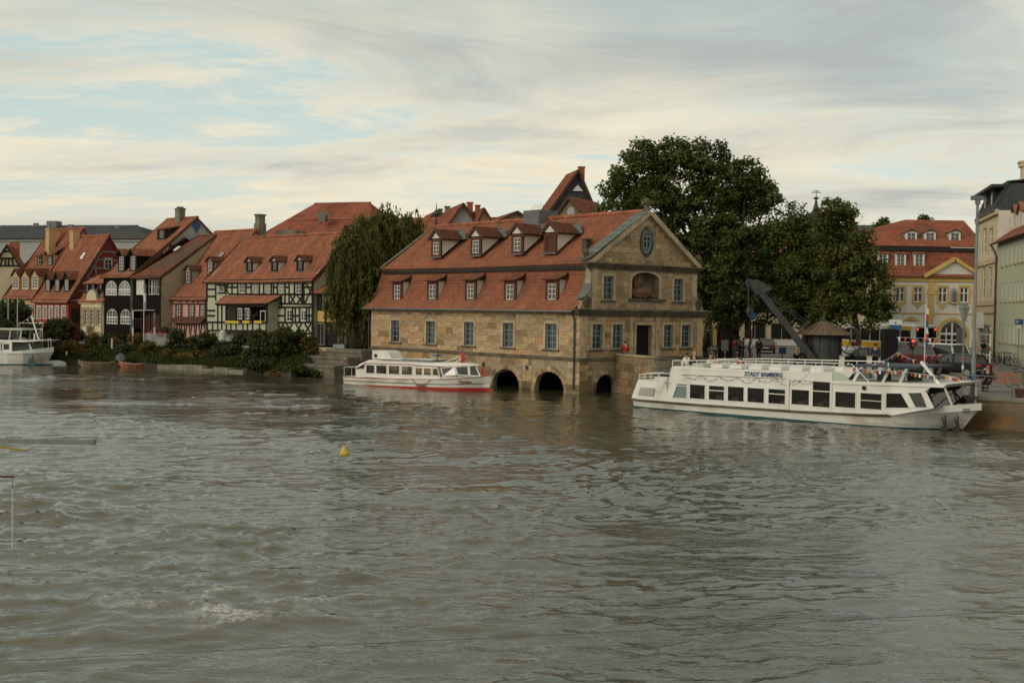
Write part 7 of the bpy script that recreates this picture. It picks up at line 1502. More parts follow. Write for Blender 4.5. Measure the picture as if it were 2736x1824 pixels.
cz0, cz1, cr_ = 1.15, 1.85, 2.15
for a, b in ((-2.95, -2.3), (-3.9, -3.2), (-5.2, -4.2)): pane_poly(lb, [(a, cz0 + .1), (b, cz0 + .1), (b, cz1), (a, cz1)], .1, 'ship_glass', fw=.12)
MB().poly([(-2.1, .12, 1.2), (-.7, .6, 1.25), (-.85, .6, 1.9), (-2.1, .12, 1.9)]).build('fore_glass', 'clear_glass', lb)
m = MB().box(-8, .06, 1.0, -2.1, .14, 1.22).box(-8, .06, 1.86, -2.1, .14, 2.0); m.box(-2.3, .05, 1.2, -2.1, .15, 1.9); m.bar((-.85, .6, 1.9), (-.65, .65, 1.2), .12, .1); m.build('cabin_frame', 'boat_white', lb)
MB().hexa([(-9, -.02, 1.98), (-1, .05, 1.98), (-1, B3_ - .05, 1.98), (-9, B3_, 1.98), (-9, -.02, 2.14), (.35, .3, 2.12), (.35, B3_ - .3, 2.12), (-9, B3_, 2.14)]).build('cabin_roof', 'boat_white', lb)
MB().box(-9, 3.2, 1.02, -1.2, 3.3, 1.98).build('far_cabin_wall', 'boat_pale_green', lb)
for x in (-3.6, -2.5, -1.5): [MB().bar((x, yy_, 2.14), (x + .12, yy_, 2.98), .1, .08).build('wheelhouse_post', 'boat_pale_green', lb) for yy_ in (.3, 3.2)]
MB().box(-9, .2, 2.96, -1.3, 3.3, 3.08).build('wheelhouse_roof', 'boat_pale_green', lb); MB().poly([(-9, .34, 2.3), (-1.4, .34, 2.3), (-1.4, .34, 2.95), (-9, .34, 2.95)]).build('wheelhouse_glass', 'clear_glass', lb)
MB().box(-4.5, 1.4, 2.14, -3.4, 2.2, 2.7).build('helm_console', 'black', lb)
m = MB().bar((-.35, 1.2, 2.15), (-1.05, 1.2, 4.2), .09, .09).bar((-.75, 1.2, 2.15), (-.75, 1.2, 2.7), .12, .09).tube([(-2.2, 1.2, 3.55), (.1, 1.2, 3.6)], .025, 5); m.tube([(0.0, 1.2, 2.1), (0.0, 1.2, 3.6)], .015, 4); m.build('mast', 'boat_white', lb)
MB().tube([(.1, 1.5, 1.4), (.5, 1.7, 1.4), (.45, 1.7, 2.3)], .03, 5).tube([(.3, 1.6, 1.3), (.28, 1.6, 2.2)], .03, 5).build('bow_post', 'boat_white', lb)
MB().prism([(-1.0, .85), (-.85, .3), (-1.0, .05), (-.3, .0), (-.45, .3), (-.6, .9), (-.68, .45)], .62, .7).build('anchor', 'boat_teal', lb)
MB().box(-1.9, .9, 1.1, -1.6, 1.2, 1.35).box(-1.4, .9, 1.1, -1.1, 1.2, 1.38).build('deck_box', 'sign_white', lb)
bunting('bunting', 'red and white pennant string looping over the left boat mast', [F3.W(-2.2, 1.1, 3.55), F3.W(-1.9, 1.05, 3.1), F3.W(-1.3, .9, 2.7)], ['flag_red', 'flag_white'], .2, .26)
bunting('bunting', 'red and white pennants strung over the left boat masthead', [F3.W(-1.9, 1.15, 3.6), F3.W(-1.05, 1.15, 4.15), F3.W(-.3, 1.15, 3.75), F3.W(.05, 1.15, 3.55), F3.W(-.2, 1.1, 3.0), F3.W(-.4, 1.1, 2.6)], ['flag_red', 'flag_white'], .2, .28)
bunting('bunting', 'red and white pennants along the left boat cabin roof edge', [F3.W(-1.2, .1, 2.2), F3.W(-.4, .3, 2.08), F3.W(.3, .9, 2.2), F3.W(.45, 1.6, 2.3)], ['flag_white', 'flag_red'], .2, .26)
# ---- rowing boats, dinghy, buoy
def skiff(name, label, px0, px1, py, zr_, mat, a, up=.45, wid=1.2):
    A, C = on_z(*S3(px0, py), 0), on_z(*S3(px1, py), 0); d = C - A; Ln = d.length; t = thing(name, label, 'rowing boat', A, math.atan2(d.y, d.x))
    st = [(-.06, .05, .6), (.0, .16, .5), (.1, .34, .4), (.3, .48, .32), (.6, .52, .29), (.85, .4, .33), (1.0, .26, .42), (1.06, .2, .47)]
    O = []; I = []
    for s, hw, z in st:
        hw *= wid; x = s * Ln; lift = .26 * max(0, (s - .8) / .2) + .24 * max(0, (.1 - s) / .1)
        O.append([(x, -hw, z), (x, -hw * .72, -.1 + lift), (x, hw * .72, -.1 + lift), (x, hw, z), (x, hw - .06, z), (x, hw * .66, -.02 + lift), (x, -hw * .66, -.02 + lift), (x, -hw + .06, z)])
    MB().loft(O).build('hull', mat, t)
    for s in (.3, .65): MB().box(s * Ln - .12, -.5 * wid, .22, s * Ln + .12, .5 * wid, .26).build('thwart', 'wood_old', t)
    m = MB()
    for sg in (-1, 1): m.tube([(s * Ln, sg * hw * wid, z + .01) for s, hw, z in st], .03, 5)
    m.build('gunwale', 'wood_old' if mat != 'wood_orange' else 'plaster_pink', t); return t
skiff('rowing_boat', 'long weathered wooden rowing boat by the garden bank', 1200, 1690, 672, 0, 'wood_old', 0)
sk = skiff('rowing_boat', 'faded orange rowing boat with outboard motor by the garden bank', 1795, 2180, 678, 0, 'wood_orange', 0)
MB().loft([[(-.35, -.18, .62), (-.35, .18, .62), (-.35, .18, .95), (-.35, -.18, .95)], [(.0, -.24, .55), (.0, .24, .55), (.0, .24, 1.2), (.0, -.24, 1.2)], [(.35, -.18, .6), (.35, .18, .6), (.35, .16, 1.05), (.35, -.16, 1.05)]]).build('outboard_motor', 'rail_grey', sk); MB().box(-.12, -.06, -.3, .08, .06, .56).build('motor_leg', 'black', sk)
A = on_z(*S3(585, 640), 0); dg = thing('dinghy', 'small pale grey upturned dinghy behind the left boat bow', 'dinghy', A, R(-4))
MB().loft([[(x, -w, .0), (x, -w * .8, h), (x, w * .8, h), (x, w, .0)] for x, w, h in ((0, .25, .16), (.4, .4, .26), (1.0, .48, .34), (1.6, .42, .38), (2.1, .22, .32), (2.4, .05, .2))]).build('hull', 'plaster_grey', dg); MB().box(.1, -.02, .15, 1.9, .02, .4).build('keel', 'pole_pale', dg)
A = on_z(921, 1221, 0); by = thing('buoy', 'small yellow cone buoy with black base floating mid river', 'buoy', A)
MB().lathe([(.05, -.15), (.15, -.1), (.16, .1), (.155, .12)], 14, (0, 0, 0)).build('base', 'black', by); MB().lathe([(.158, .11), (.15, .17), (.1, .26), (.06, .34), (.04, .4)], 14).build('cone', 'signal_yellow', by, rot=(R(6), R(-5), 0)); MB().tube([(.0, 0, .38), (-.03, 0, .5)], .012, 5).tube([(.02, 0, .49), (-.1, .0, .49)], .012, 5).build('top_ring', 'pole_yellow', by)
# ------------------------------------------------------------------ steps, bank wall and garden things
def gz(px, py, z=QZ): return on_z(px, py, z)
F = frame_at(905, 92.0, 42); st_ = thing('stone_steps', 'broad grey stone steps leading down to the water left of the hall', 'steps', F.o, F.rot())
rnd = random.Random(61)
for i, (x0, x1, y0, zt, zb_) in enumerate(((-4.2, 3.4, -3.2, .95, -.6), (-2.0, 3.4, -1.9, 1.55, -.3), (-.6, 3.6, -.7, 2.05, .2))):
    x = x0
    MB().box(x0 + .03, y0 + .04, zb_, x1, y0 + 2.2, zt - .22).build('riser', 'stone_grey', st_)
    while x < x1 - .1:
        wd = min(rnd.uniform(.9, 1.5), x1 - x); MB().box(x + .01, y0 - .08, zt - .21, x + wd - .01, y0 + 2.2, zt + rnd.uniform(-.02, .02)).build('tread_slab', 'stone_grey', st_); x += wd
    x = x0
    for r in range(2):
        x = x0
        while x < x1 - .1:
            wd = min(rnd.uniform(.6, 1.1), x1 - x); h_ = (zt - .22 - max(zb_, zt - .85)) / 2; zz0 = zt - .22 - (2 - r) * h_; o = add('stone', STONE, st_, (x + .01, y0 + .02 - rnd.uniform(0, .03), zz0 + .01), scale=(wd - .02, .2, h_ - .02)); c = rnd.uniform(.38, .6); o.color = (c * .85, c * .95, c * 1.2, 1); x += wd
mp = thing('mooring_post', 'greenish wooden mooring post with pale box on top beside small boat', 'post', on_z(905, 999, 0))
zt = on_y(905, 945, mp.location.y).z; MB().tube([(0, 0, -1.2), (0, 0, zt)], .13, 10).build('post', 'leafpost', mp); MB().box(-.45, -.3, zt, .45, .3, zt + .75).build('box', 'post_box', mp)
# low concrete bank wall in segments
pts = [on_z(*R2(x, y), 0) for x, y in ((-60, 1450), (160, 1462), (330, 1475), (430, 1478), (560, 1490), (690, 1500))]
bwall = thing('bank_wall', 'low cracked concrete wall edging the gardens at the river', 'wall', pts[0])
for a, b in zip(pts[:-1], pts[1:]):
    n = max(1, int((b - a).length / 1.3))
    for i in range(n):
        p, q = a.lerp(b, i / n), a.lerp(b, (i + .97) / n); d = (q - p).normalized(); nn = Vector((-d.y, d.x, 0)) * .5; nn = nn if nn.y > 0 else -nn; f = Vector((0, -.12, 0)); h_ = rnd.uniform(.22, .5)
        MB().hexa([*(v - pts[0] + f + Vector((0, 0, -.6)) for v in (p, q, q + nn, p + nn)), *(v - pts[0] + f + Vector((0, 0, h_)) for v in (p, q, q + nn, p + nn))]).build('concrete_block', 'concrete', bwall)
wp = on_y(*R2(505, 1300), 97.5); o = thing('carved_post', 'thick pale wooden post carved to a point in garden', 'post', (wp.x, 97.5, wp.z)); hh = on_y(*R2(505, 1115), 97.5).z - wp.z
MB().lathe([(.33, -.8), (.34, .4), (.29, hh * .6), (.27, hh * .9), (.18, hh * .96), (.17, hh)], 12).build('post', 'pole_pale', o)
def flagpole(label, zf, x, y0, y1, Y, flags=(), yard=None, r=.05):
    b, t = on_y(*zf(x, y1), Y), on_y(*zf(x, y0), Y); g = min(b.z, 1.55); o = thing('flagpole', label, 'flagpole', (b.x, Y, g)); MB().tube([(0, 0, -.1), (0, 0, t.z - g)], [r, r * .6], 7).build('pole', 'pole_pale', o)
    if yard: l, r_ = on_y(*zf(*yard[0]), Y), on_y(*zf(*yard[1]), Y); MB().tube([(l.x - b.x, 0, l.z - g), (r_.x - b.x, 0, r_.z - g)], .035, 6).build('yard', 'pole_pale', o)
    for x0, ya, yb, w_, cs in flags:
        n = len(cs)
        for i, c in enumerate(cs):
            p, q = on_y(*zf(x0, ya + (yb - ya) * i / n), Y), on_y(*zf(x0, ya + (yb - ya) * (i + 1) / n), Y)
            m = MB(); m.loft([[(p.x - b.x - w_ / 2, -.06, p.z - g), (p.x - b.x, -.16, p.z - g), (p.x - b.x + w_ / 2, -.05, p.z - g)], [(q.x - b.x - w_ / 2 + .05, -.05, q.z - g + .004), (q.x - b.x + .04, -.14, q.z - g + .004), (q.x - b.x + w_ / 2, -.06, q.z - g + .004)]], close=False, cap=False); m.build('flag', c, o)
    return o
flagpole('tall white flagpole with yardarm and drooping flags before the black house', R1, 1253, 690, 1290, 103, ((1264, 715, 950, .26, ('pane_curtain', 'flag_white', 'plaster_grey')), (1160, 948, 1240, .17, ('flag_white', 'flag_muted', 'flag_white', 'terracotta')), (1350, 960, 1160, .17, ('flag_muted', 'terracotta', 'flag_white'))), ((1155, 945), (1348, 942)))
flagpole('bare thin flagpole at far left behind the cabin boat', R1, 70, 840, 1150, 104); flagpole('second bare flagpole right of the one at far left', R1, 151, 840, 1150, 104)
p = on_y(*R1(1430, 1225), 103.5); o = thing('garden_planter', 'white garden planter with red flowers beside the rose bush', 'planter', (p.x, 103.5, p.z)); MB().box(-1.6, -.4, -.4, 1.6, .4, .8).build('box', 'plaster_grey', o)
rng = np.random.default_rng(33); leafmesh('blossom', rng.normal(0, 1, (110, 3)) * [.7, .15, .18] + [-.3, -.35, .75], rng.normal(size=(110, 3)), .16, 'flag_red', o, np.ones((110, 3)), rng)
for i, (x, y, l) in enumerate(((803, 1380, 'terracotta pot with plant behind the rowing boat'), (975, 1390, 'terracotta pot beside the outboard motor boat'))):
    p = on_y(*R1(x, y), 101.8); o = thing('plant_pot', l, 'pot', (p.x, 101.8, p.z - .35)); MB().lathe([(.3, -.6), (.45, .4), (.52, .42), (.52, .55), (.4, .55)], 12).build('pot', 'terracotta', o); leafmesh('plant', np.abs(rng.normal(0, 1, (300, 3))) * [.0, 0, .35] + rng.normal(0, .3, (300, 3)) * [1, 1, .2] + [0, 0, .6], rng.normal(size=(300, 3)), .22, 'leaf_bush', o, rng.uniform(.7, 1.4, (300, 1)) * np.ones((1, 3)), rng)
for i, (x, y0, y1, l) in enumerate(((580, 1300, 1390, 'short grey pipe post on the lawn beside left bush'), (977, 1190, 1330, 'pale garden post beside orange bush'), (698, 1345, 1390, 'stubby white post at the end of rowing boat'))):
    a, b = on_y(*R1(x, y1), 102.4), on_y(*R1(x, y0), 102.4); tag(MB().tube([(0, 0, -.6), (0, 0, b.z - a.z)], .08 if i < 2 else .2, 8).build('garden_post', 'pole_pale', None, a), l, 'post')

# ------------------------------------------------------------------ old harbour crane
Yc = 82; c0 = on_y(2199, 960, Yc); crane = thing('harbour_crane', 'old black harbour crane with round hut, cone roof and long iron jib', 'crane', (c0.x, Yc, QZ)); k = Yc / FPX / 4.704
zc_ = lambda y: on_y(*Q3(1690, y), Yc).z - QZ; xc_ = lambda x: on_y(*Q3(x, 900), Yc).x - c0.x
MB().lathe([(1.35, 0), (1.35, .25), (1.2, .3), (1.2, zc_(905))], 16).build('drum', 'iron', crane)
for i in range(12): t = 6.2832 * i / 12; MB().box(-.06, -.05, .3, .06, .05, zc_(905)).build('drum_post', 'iron', crane, (1.22 * math.cos(t), 1.22 * math.sin(t), 0), t)
rr, zl, zh = (xc_(2050) - xc_(1330)) / 2, zc_(912), zc_(745)
MB().lathe([(rr, zl), (rr * .98, zl + .05), (rr * .55, zl + (zh - zl) * .48), (rr * .14, zh), (.02, zh + .05)], 20).build('cone_roof', 'roof_metal', crane)
for i in range(20):
    t = 6.2832 * i / 20; MB().tube([(rr * math.cos(t), rr * math.sin(t), zl + .04), (rr * .55 * math.cos(t), rr * .55 * math.sin(t), zl + (zh - zl) * .48 + .03), (rr * .1 * math.cos(t), rr * .1 * math.sin(t), zh + .03)], .03, 4).build('roof_seam', 'roof_metal', crane)
MB().lathe([(.12, zh), (.18, zh + .1), (.06, zh + .2), (.1, zh + .32), (.02, zh + .5)], 8).build('roof_knob', 'iron', crane)
def cp(x, y, dy=-1.3): p = on_y(*Q3(x, y), Yc + dy); return Vector((p.x - c0.x, dy, p.z - QZ))
m = MB(); a, b = cp(1580, 1250), cp(845, 300); m.bar(a, b, .42, .4, (0, 1, 0)); m.build('jib', 'iron', crane)
m = MB(); m.prism([(0, 0), (.55, .1), (1.6, -.55), (1.25, -.75), (.5, -.95), (.2, -.5)], -.25, .25); q = cp(752, 235); m.build('jib_head', 'iron', crane, q + Vector((0, 0, 0)))
MB().lathe([(.001, -.08), (.28, -.08), (.28, .08), (.001, .08)], 12).build('pulley', 'iron', crane, cp(762, 262), (R(90), 0, 0))
MB().tube([cp(752, 270), cp(752, 580)], .045, 6).build('chain', 'iron', crane); MB().lathe([(.04, .3), (.16, .2), (.2, 0), (.12, -.25), (.04, -.4)], 8).build('hook_block', 'iron', crane, cp(752, 620))
for d in (-.25, .25): MB().tube([cp(860, 335, -1.3 + d), cp(1500, 800, -1.0 + d)], .04, 5).build('stay_rod', 'iron', crane)
MB().tube([cp(930, 345, -1.3), cp(1520, 770, -.8)], .03, 5).build('stay_rod', 'iron', crane); MB().bar(cp(1380, 850), cp(1530, 745), .12, .12).bar(cp(1300, 640, -1.15), cp(1285, 600, -1.15), .06, .06).build('stay_strut', 'iron', crane)
for i in range(3):
    pts = [(1.6 + .75 * math.cos(t), -.9, 2.0 + .9 * math.sin(t)) for t in [6.2832 * j / 18 for j in range(19)]]
    if i == 0: MB().tube(pts, .06, 5).build('hand_wheel', 'iron', crane)
    else: t = i * 1.1; MB().bar((1.6 - .75 * math.cos(t), -.9, 2 - .9 * math.sin(t)), (1.6 + .75 * math.cos(t), -.9, 2 + .9 * math.sin(t)), .05, .05).build('wheel_spoke', 'iron', crane)

# ------------------------------------------------------------------ people
pm('skin', (0.42, 0.25, 0.17), 0.6, 0.05); pm('hair_dark', (0.02, 0.014, 0.01), 0.6, 0.2); pm('hair_brown', (0.07, 0.035, 0.018), 0.6, 0.2); pm('hair_blond', (0.32, 0.2, 0.08), 0.6, 0.2); pm('hair_red', (0.26, 0.1, 0.03), 0.6, 0.2)
for nme, c in (('white', (.62, .61, .58)), ('black', (.012, .012, .014)), ('navy', (.02, .03, .07)), ('red', (.30, .03, .025)), ('blue', (.05, .13, .28)), ('jeans', (.06, .09, .15)), ('grey', (.16, .16, .15)), ('beige', (.34, .28, .19)), ('green', (.08, .13, .07))): pm('cloth_' + nme, c, .85, .1, 4)
def skinned(name, V, E, rad, mat, parent=None, root=0):
    me = bpy.data.meshes.new(name); me.from_pydata([tuple(v) for v in V], E, []); o = add(name, me, parent); md = o.modifiers.new('skin', 'SKIN'); md.use_smooth_shade = True
    if not me.skin_vertices: me.skin_vertices.new()
    for i, r in enumerate(rad): me.skin_vertices[0].data[i].radius = r if isinstance(r, tuple) else (r, r); me.skin_vertices[0].data[i].use_root = i == root
    o.modifiers.new('sub', 'SUBSURF').levels = 1; o.modifiers['sub'].render_levels = 1; me.materials.append(M[mat]); return o
def person(label, loc, rz, pose='stand', top='black', legs='jeans', hair='hair_dark', h=1.72, long_hair=False, bald=False, group=None, shorts=False):
    dz = 0 if pose in ('stand', 'walk') else -.43
    J = {'pel': (0, 0, .93 + dz), 'wai': (0, 0, 1.1 + dz), 'che': (0, 0, 1.32 + dz), 'nec': (0, -.01, 1.47 + dz), 'hdb': (0, -.03, 1.55 + dz), 'hdm': (0, -.03, 1.62 + dz), 'hdt': (0, -.02, 1.7 + dz)}
    for s, n in ((-1, 'l'), (1, 'r')):
        J['sh' + n] = (s * .17, 0, 1.41 + dz)
        if pose in ('sit', 'edge'): J['el' + n] = (s * .24, -.06, 1.14 + dz); J['wr' + n] = (s * .17, -.27, 1.02 + dz); J['ha' + n] = (s * .13, -.36, 1.0 + dz)
        elif pose == 'photo': J['el' + n] = (s * .25, -.16, 1.2 + dz); J['wr' + n] = (s * .1, -.28, 1.42 + dz); J['ha' + n] = (s * .06, -.28, 1.5 + dz)
        else:
            sw = .14 * s if pose == 'walk' else .0; J['el' + n] = (s * .24, .03 + sw * .5, 1.13); J['wr' + n] = (s * .25, -.06 + sw, .89); J['ha' + n] = (s * .25, -.08 + sw * 1.2, .79)
        J['hi' + n] = (s * .09, 0, .9 + dz)
        if pose == 'sit': J['kn' + n] = (s * .11, -.44, .5); J['an' + n] = (s * .11, -.46, .09); J['to' + n] = (s * .12, -.62, .04)
        elif pose == 'edge': J['kn' + n] = (s * .11, -.42, .5); J['an' + n] = (s * .12, -.42, .06 - .02 * s); J['to' + n] = (s * .13, -.56, -.02)
        else: st = .2 * s if pose == 'walk' else .0; J['kn' + n] = (s * .1, -.03 - st * .5, .49); J['an' + n] = (s * .1, .03 - st, .09); J['to' + n] = (s * .11, -.13 - st, .04)
    k = h / 1.72; J = {a: Vector(b) * k for a, b in J.items()}
    E = [('pel', 'wai'), ('wai', 'che'), ('che', 'nec'), ('nec', 'hdb'), ('hdb', 'hdm'), ('hdm', 'hdt')] + [(a + n, b + n) for n in 'lr' for a, b in (('sh', 'el'), ('el', 'wr'), ('wr', 'ha'), ('hi', 'kn'), ('kn', 'an'), ('an', 'to'))] + [(a, b + n) for n in 'lr' for a, b in (('che', 'sh'), ('pel', 'hi'))]
    Rd = {'pel': (.15, .1), 'wai': (.13, .09), 'che': (.15, .1), 'nec': .055, 'hdb': .075, 'hdm': .1, 'hdt': .075, 'sh': .065, 'el': .042, 'wr': .032, 'ha': .035, 'hi': .085, 'kn': .06, 'an': .042, 'to': .035}
    def sub(keys, grow, name, mat, parent, root):
        ks = [q for q in J if q in keys or (q[:-1] in keys and q[-1] in 'lr' and len(q) == 3 and q not in ('pel', 'wai', 'che', 'nec'))]; ix = {q: i for i, q in enumerate(ks)}
        rr_ = [(lambda r: tuple(x * k + grow for x in r) if isinstance(r, tuple) else r * k + grow)(Rd.get(q, Rd.get(q[:-1]))) for q in ks]
        return skinned(name, [J[q] for q in ks], [(ix[a], ix[b]) for a, b in E if a in ix and b in ix], rr_, mat, parent, ix[root])
    b = sub(set(Rd), 0, 'person', 'skin', None, 'pel'); b.location = loc; b.rotation_euler = (0, 0, rz); tag(b, label, 'person', group)
    sub({'pel', 'wai', 'che', 'sh', 'el'} | (set() if shorts else {'wr'}), .022, 'shirt', 'cloth_' + top, b, 'pel'); sub({'pel', 'hi', 'kn'} | (set() if shorts else {'an'}), .02, 'trousers', 'cloth_' + legs, b, 'pel')
    m = MB(); m.ball(J['hdm'] + Vector((0, .015, .035)) * k, .108 * k if not bald else .101 * k, .112 * k, .11 * k, 10, 6)
    if long_hair: m.loft([[(J['hdm'].x + a * .1 * k, .06 * k + .03 * c * k, J['hdm'].z - z_ * k) for a, c in ((-1, -1), (-.6, 1), (.6, 1), (1, -1))] for z_ in (-.02, .12, .26)])
    m.build('hair', 'skin' if bald else hair, b, smooth=True)
    m = MB()
    for n in 'lr': m.ball(J['an' + n] + Vector((0, -.07, -.045)) * k, .05 * k, .13 * k, .05 * k, 8, 5)
    m.build('shoe', 'black', b); m = MB(); m.ball(J['hdm'] + Vector((0, -.105, -.01)) * k, .018 * k, .025 * k, .03 * k, 6, 4); m.build('nose', 'skin', b)
    return b
def face(p, deg): return R(deg)
pz = P0 + dP * .9; person('person in patterned shirt and jeans sitting on the stone parapet', Vector((pz.x, pz.y, 2.565 - .45)) + Vector((.25, .12, 0)), rz - R(100), 'edge', 'red', 'jeans', 'hair_brown')
n_in = Vector((dP.y, -dP.x, 0)); n_in = n_in if n_in.x > 0 else -n_in
def quay_person(label, px, py, d=None, **k):
    p = gz(px, py); return person(label, p, k.pop('rz', 0), **k)
def deck(label, zf, x, y_head, **k):                     # people seated on the upper deck of the ship
    u_, z_ = FB.uz(zf(x, y_head), 2.3); person(label, FB.W(u_, 2.3, z_ - 1.25 * k.get('h', 1.72) / 1.72), FB.rot() + k.pop('rz', R(20)), 'sit', **k)
deck('woman in white blouse on the ship upper deck', Q1, 822, 190, top='white', h=1.6); deck('bald man in black jacket on the ship upper deck', Q1, 905, 180, top='black', bald=True, h=1.7); deck('long haired woman in white on the ship deck', Q1, 1090, 215, top='white', hair='hair_blond', long_hair=True, h=1.5)
deck('brown haired passenger behind the ship rail', Q1, 1140, 225, top='beige', hair='hair_brown', h=1.5); deck('woman with brown hair and orange top at the ship rail', Q1, 1425, 240, top='red', hair='hair_brown', long_hair=True, h=1.5)
for px, py, l, kw in ((2128, 984, 'blond woman in black jacket taking photo left of crane', dict(pose='photo', top='black', legs='black', hair='hair_blond', long_hair=True, h=1.72)), (2144, 986, 'short dark haired woman in black beside blond photographer', dict(top='black', legs='black', h=1.5, rz=R(150))),
                      (2338, 990, 'man in dark suit standing right of the crane', dict(top='navy', legs='black', h=1.85, rz=R(160))), (2280, 957, 'person in red jacket by the tree trunk right of crane', dict(top='red', legs='black', h=1.75, rz=R(180))),
                      (2627, 961, 'woman in black top and shorts walking towards the parked bicycles', dict(pose='walk', top='black', legs='grey', h=1.72, shorts=True)), (1962, 958, 'person in red shirt in group beside the bicycles', dict(top='red', legs='grey')), (1974, 956, 'tall dark haired man in beige within the group', dict(top='beige', legs='black', h=1.82)),
                      (1985, 955, 'woman in grey in the group near the sculpture', dict(top='grey', legs='jeans', h=1.68, rz=R(90))), (2004, 957, 'person in blue jacket behind the parked grey car', dict(top='blue', legs='jeans', rz=R(60))), (2027, 960, 'person in black coat in front of grey car', dict(top='black', legs='black', h=1.8, rz=R(-40))),
                      (1950, 957, 'person in black jacket at left end of the group', dict(top='black', legs='jeans', rz=R(120)))): quay_person(l, px, py, **kw)

# ------------------------------------------------------------------ cars, bus, bicycles
for nme, c in (('black', (.008, .008, .009)), ('grey', (.07, .075, .08)), ('silver', (.30, .31, .31)), ('maroon', (.09, .012, .015)), ('white', (.62, .62, .6))): pm('car_' + nme, c, .38, 0, spec=.3)
_car = {}
def car(label, px, py, deg, col, kind='hatch', group='cars parked on the square'):
    p = gz(px, py); t = thing('parked_car', label, 'car', p, R(deg), group); L_, W2, H_ = {'hatch': (3.9, .86, 1.46), 'sedan': (4.5, .88, 1.42), 'van': (4.5, .92, 1.85), 'suv': (4.4, .92, 1.65)}[kind]
    a = L_ / 2
    def sec(x, zt_, w, zb=.28): return [(x, -w * .94, zb), (x, w * .94, zb), (x, w, zb + .18), (x, w, zt_ - .14), (x, w * .93, zt_), (x, -w * .93, zt_), (x, -w, zt_ - .14), (x, -w, zb + .18)]
    bh = .92 if kind in ('hatch', 'sedan') else 1.05
    MB().loft([sec(-a, bh * .88, W2 * .88, .38), sec(-a + .12, bh, W2 * .97), sec(-a * .5, bh + .03, W2), sec(a * .35, bh, W2), sec(a * .8, bh - .14, W2 * .96), sec(a, bh - .32, W2 * .84, .36)]).build('body', 'car_' + col, t, smooth=False)
    r0 = {'hatch': -a + .28, 'sedan': -a + .75, 'van': -a + .12, 'suv': -a + .22}[kind]
    def gs(x, z, w): return [(x, -w, z), (x, w, z)]
    rt0, rt1 = r0 + (.32 if kind != 'sedan' else .55), a * .22
    pts_b = [(r0, W2 * .9), (a * .55, W2 * .9)]
    MB().hexa([(r0, -W2 * .92, bh - .02), (a * .58, -W2 * .92, bh - .04), (a * .58, W2 * .92, bh - .04), (r0, W2 * .92, bh - .02), (rt0, -W2 * .74, H_ - .05), (rt1, -W2 * .74, H_ - .05), (rt1, W2 * .74, H_ - .05), (rt0, W2 * .74, H_ - .05)]).build('window_band', 'pane', t)
    MB().loft([[(rt0 - .06, -W2 * .77, H_ - .06), (rt0 - .06, W2 * .77, H_ - .06), (rt0 + .05, W2 * .66, H_), (rt0 + .05, -W2 * .66, H_)], [(rt1 + .06, -W2 * .77, H_ - .06), (rt1 + .06, W2 * .77, H_ - .06), (rt1 - .1, W2 * .66, H_), (rt1 - .1, -W2 * .66, H_)]]).build('roof', 'car_' + col, t)
    for s in (-1, 1):
        for (x0, x1) in ((r0, rt0), (a * .58, rt1), (-.1 * a, -.08 * a)): MB().bar((x0, s * W2 * .92, bh - .02), (x1, s * W2 * .75, H_ - .04), .09, .05, (0, s, 0)).build('pillar', 'car_' + col, t)
        MB().box(-a - .02, s * W2 * .8 - .14, bh - .22, -a + .2, s * W2 * .8 + .14, bh - .04).build('taillight', 'tail_red', t); MB().box(a - .22, s * W2 * .68 - .14, bh - .5, a - .02, s * W2 * .68 + .14, bh - .36).build('headlight', 'pane_curtain', t)
        MB().box(a * .42, s * (W2 + .09) - .08, bh - .02, a * .42 + .14, s * (W2 + .09) + .08, bh + .12).build('mirror', 'car_' + col, t)
        for x in (-a * .62, a * .66):
            w = MB().lathe([(.2, -.1), (.31, -.1), (.33, -.05), (.33, .05), (.31, .1), (.2, .1)], 16).build('wheel', 'rubber', t, (x, s * (W2 - .09), .33), (R(90), 0, 0)); MB().lathe([(.02, -.105), (.2, -.105), (.2, .105), (.02, .105)], 10).build('rim', 'girder', w)
    MB().box(-a - .025, -.26, .52, -a + .02, .26, .63).build('number_plate', 'sign_white', t); MB().box(-a - .04, -W2 * .86, .34, -a + .05, W2 * .86, .46).build('bumper', 'black', t)
    return t
car('grey hatchback with lit tail lamps seen from behind, left of crane', 2046, 943, 78, 'grey', 'sedan'); car('black hatchback nearest the quay rail, seen from behind', 2556, 1006, 128, 'black', 'hatch'); car('white van with tall red tail lamps behind black hatchback', 2506, 985, 118, 'white', 'van'); car('dark red car between the black pillar and white van', 2424, 984, 155, 'maroon', 'suv')
car('black car behind the man in dark suit', 2312, 984, 165, 'black', 'hatch'); car('silver car right of the crane hut', 2262, 976, 150, 'silver', 'hatch'); car('small grey car in front of bus', 2402, 955, 120, 'silver', 'hatch')
p = gz(2473, 952); bus = thing('city_bus', 'white and yellow city bus with red tail lamps stopped on the square', 'bus', p, R(110)); Lb, Wb, Hb = 13.0, 1.27, 3.0
MB().loft([[(x, -w, z0), (x, w, z0), (x, w, z1 - .15), (x, w * .9, z1), (x, -w * .9, z1), (x, -w, z1 - .15)] for x, w, z0, z1 in ((0, Wb * .97, .35, Hb - .08), (.15, Wb, .32, Hb), (Lb - .15, Wb, .32, Hb), (Lb, Wb * .95, .35, Hb - .1))]).build('body', 'bus_white', bus)
MB().box(-.03, -Wb * .9, 1.75, .02, Wb * .9, 2.72).build('rear_window', 'pane_dark', bus); MB().prism([(-.9, 1.75), (.9, 1.75), (.75, 1.38), (-.75, 1.38)], -.02, .02).build('rear_window_lower', 'pane_dark', bus, (-.012, 0, 0), R(90))
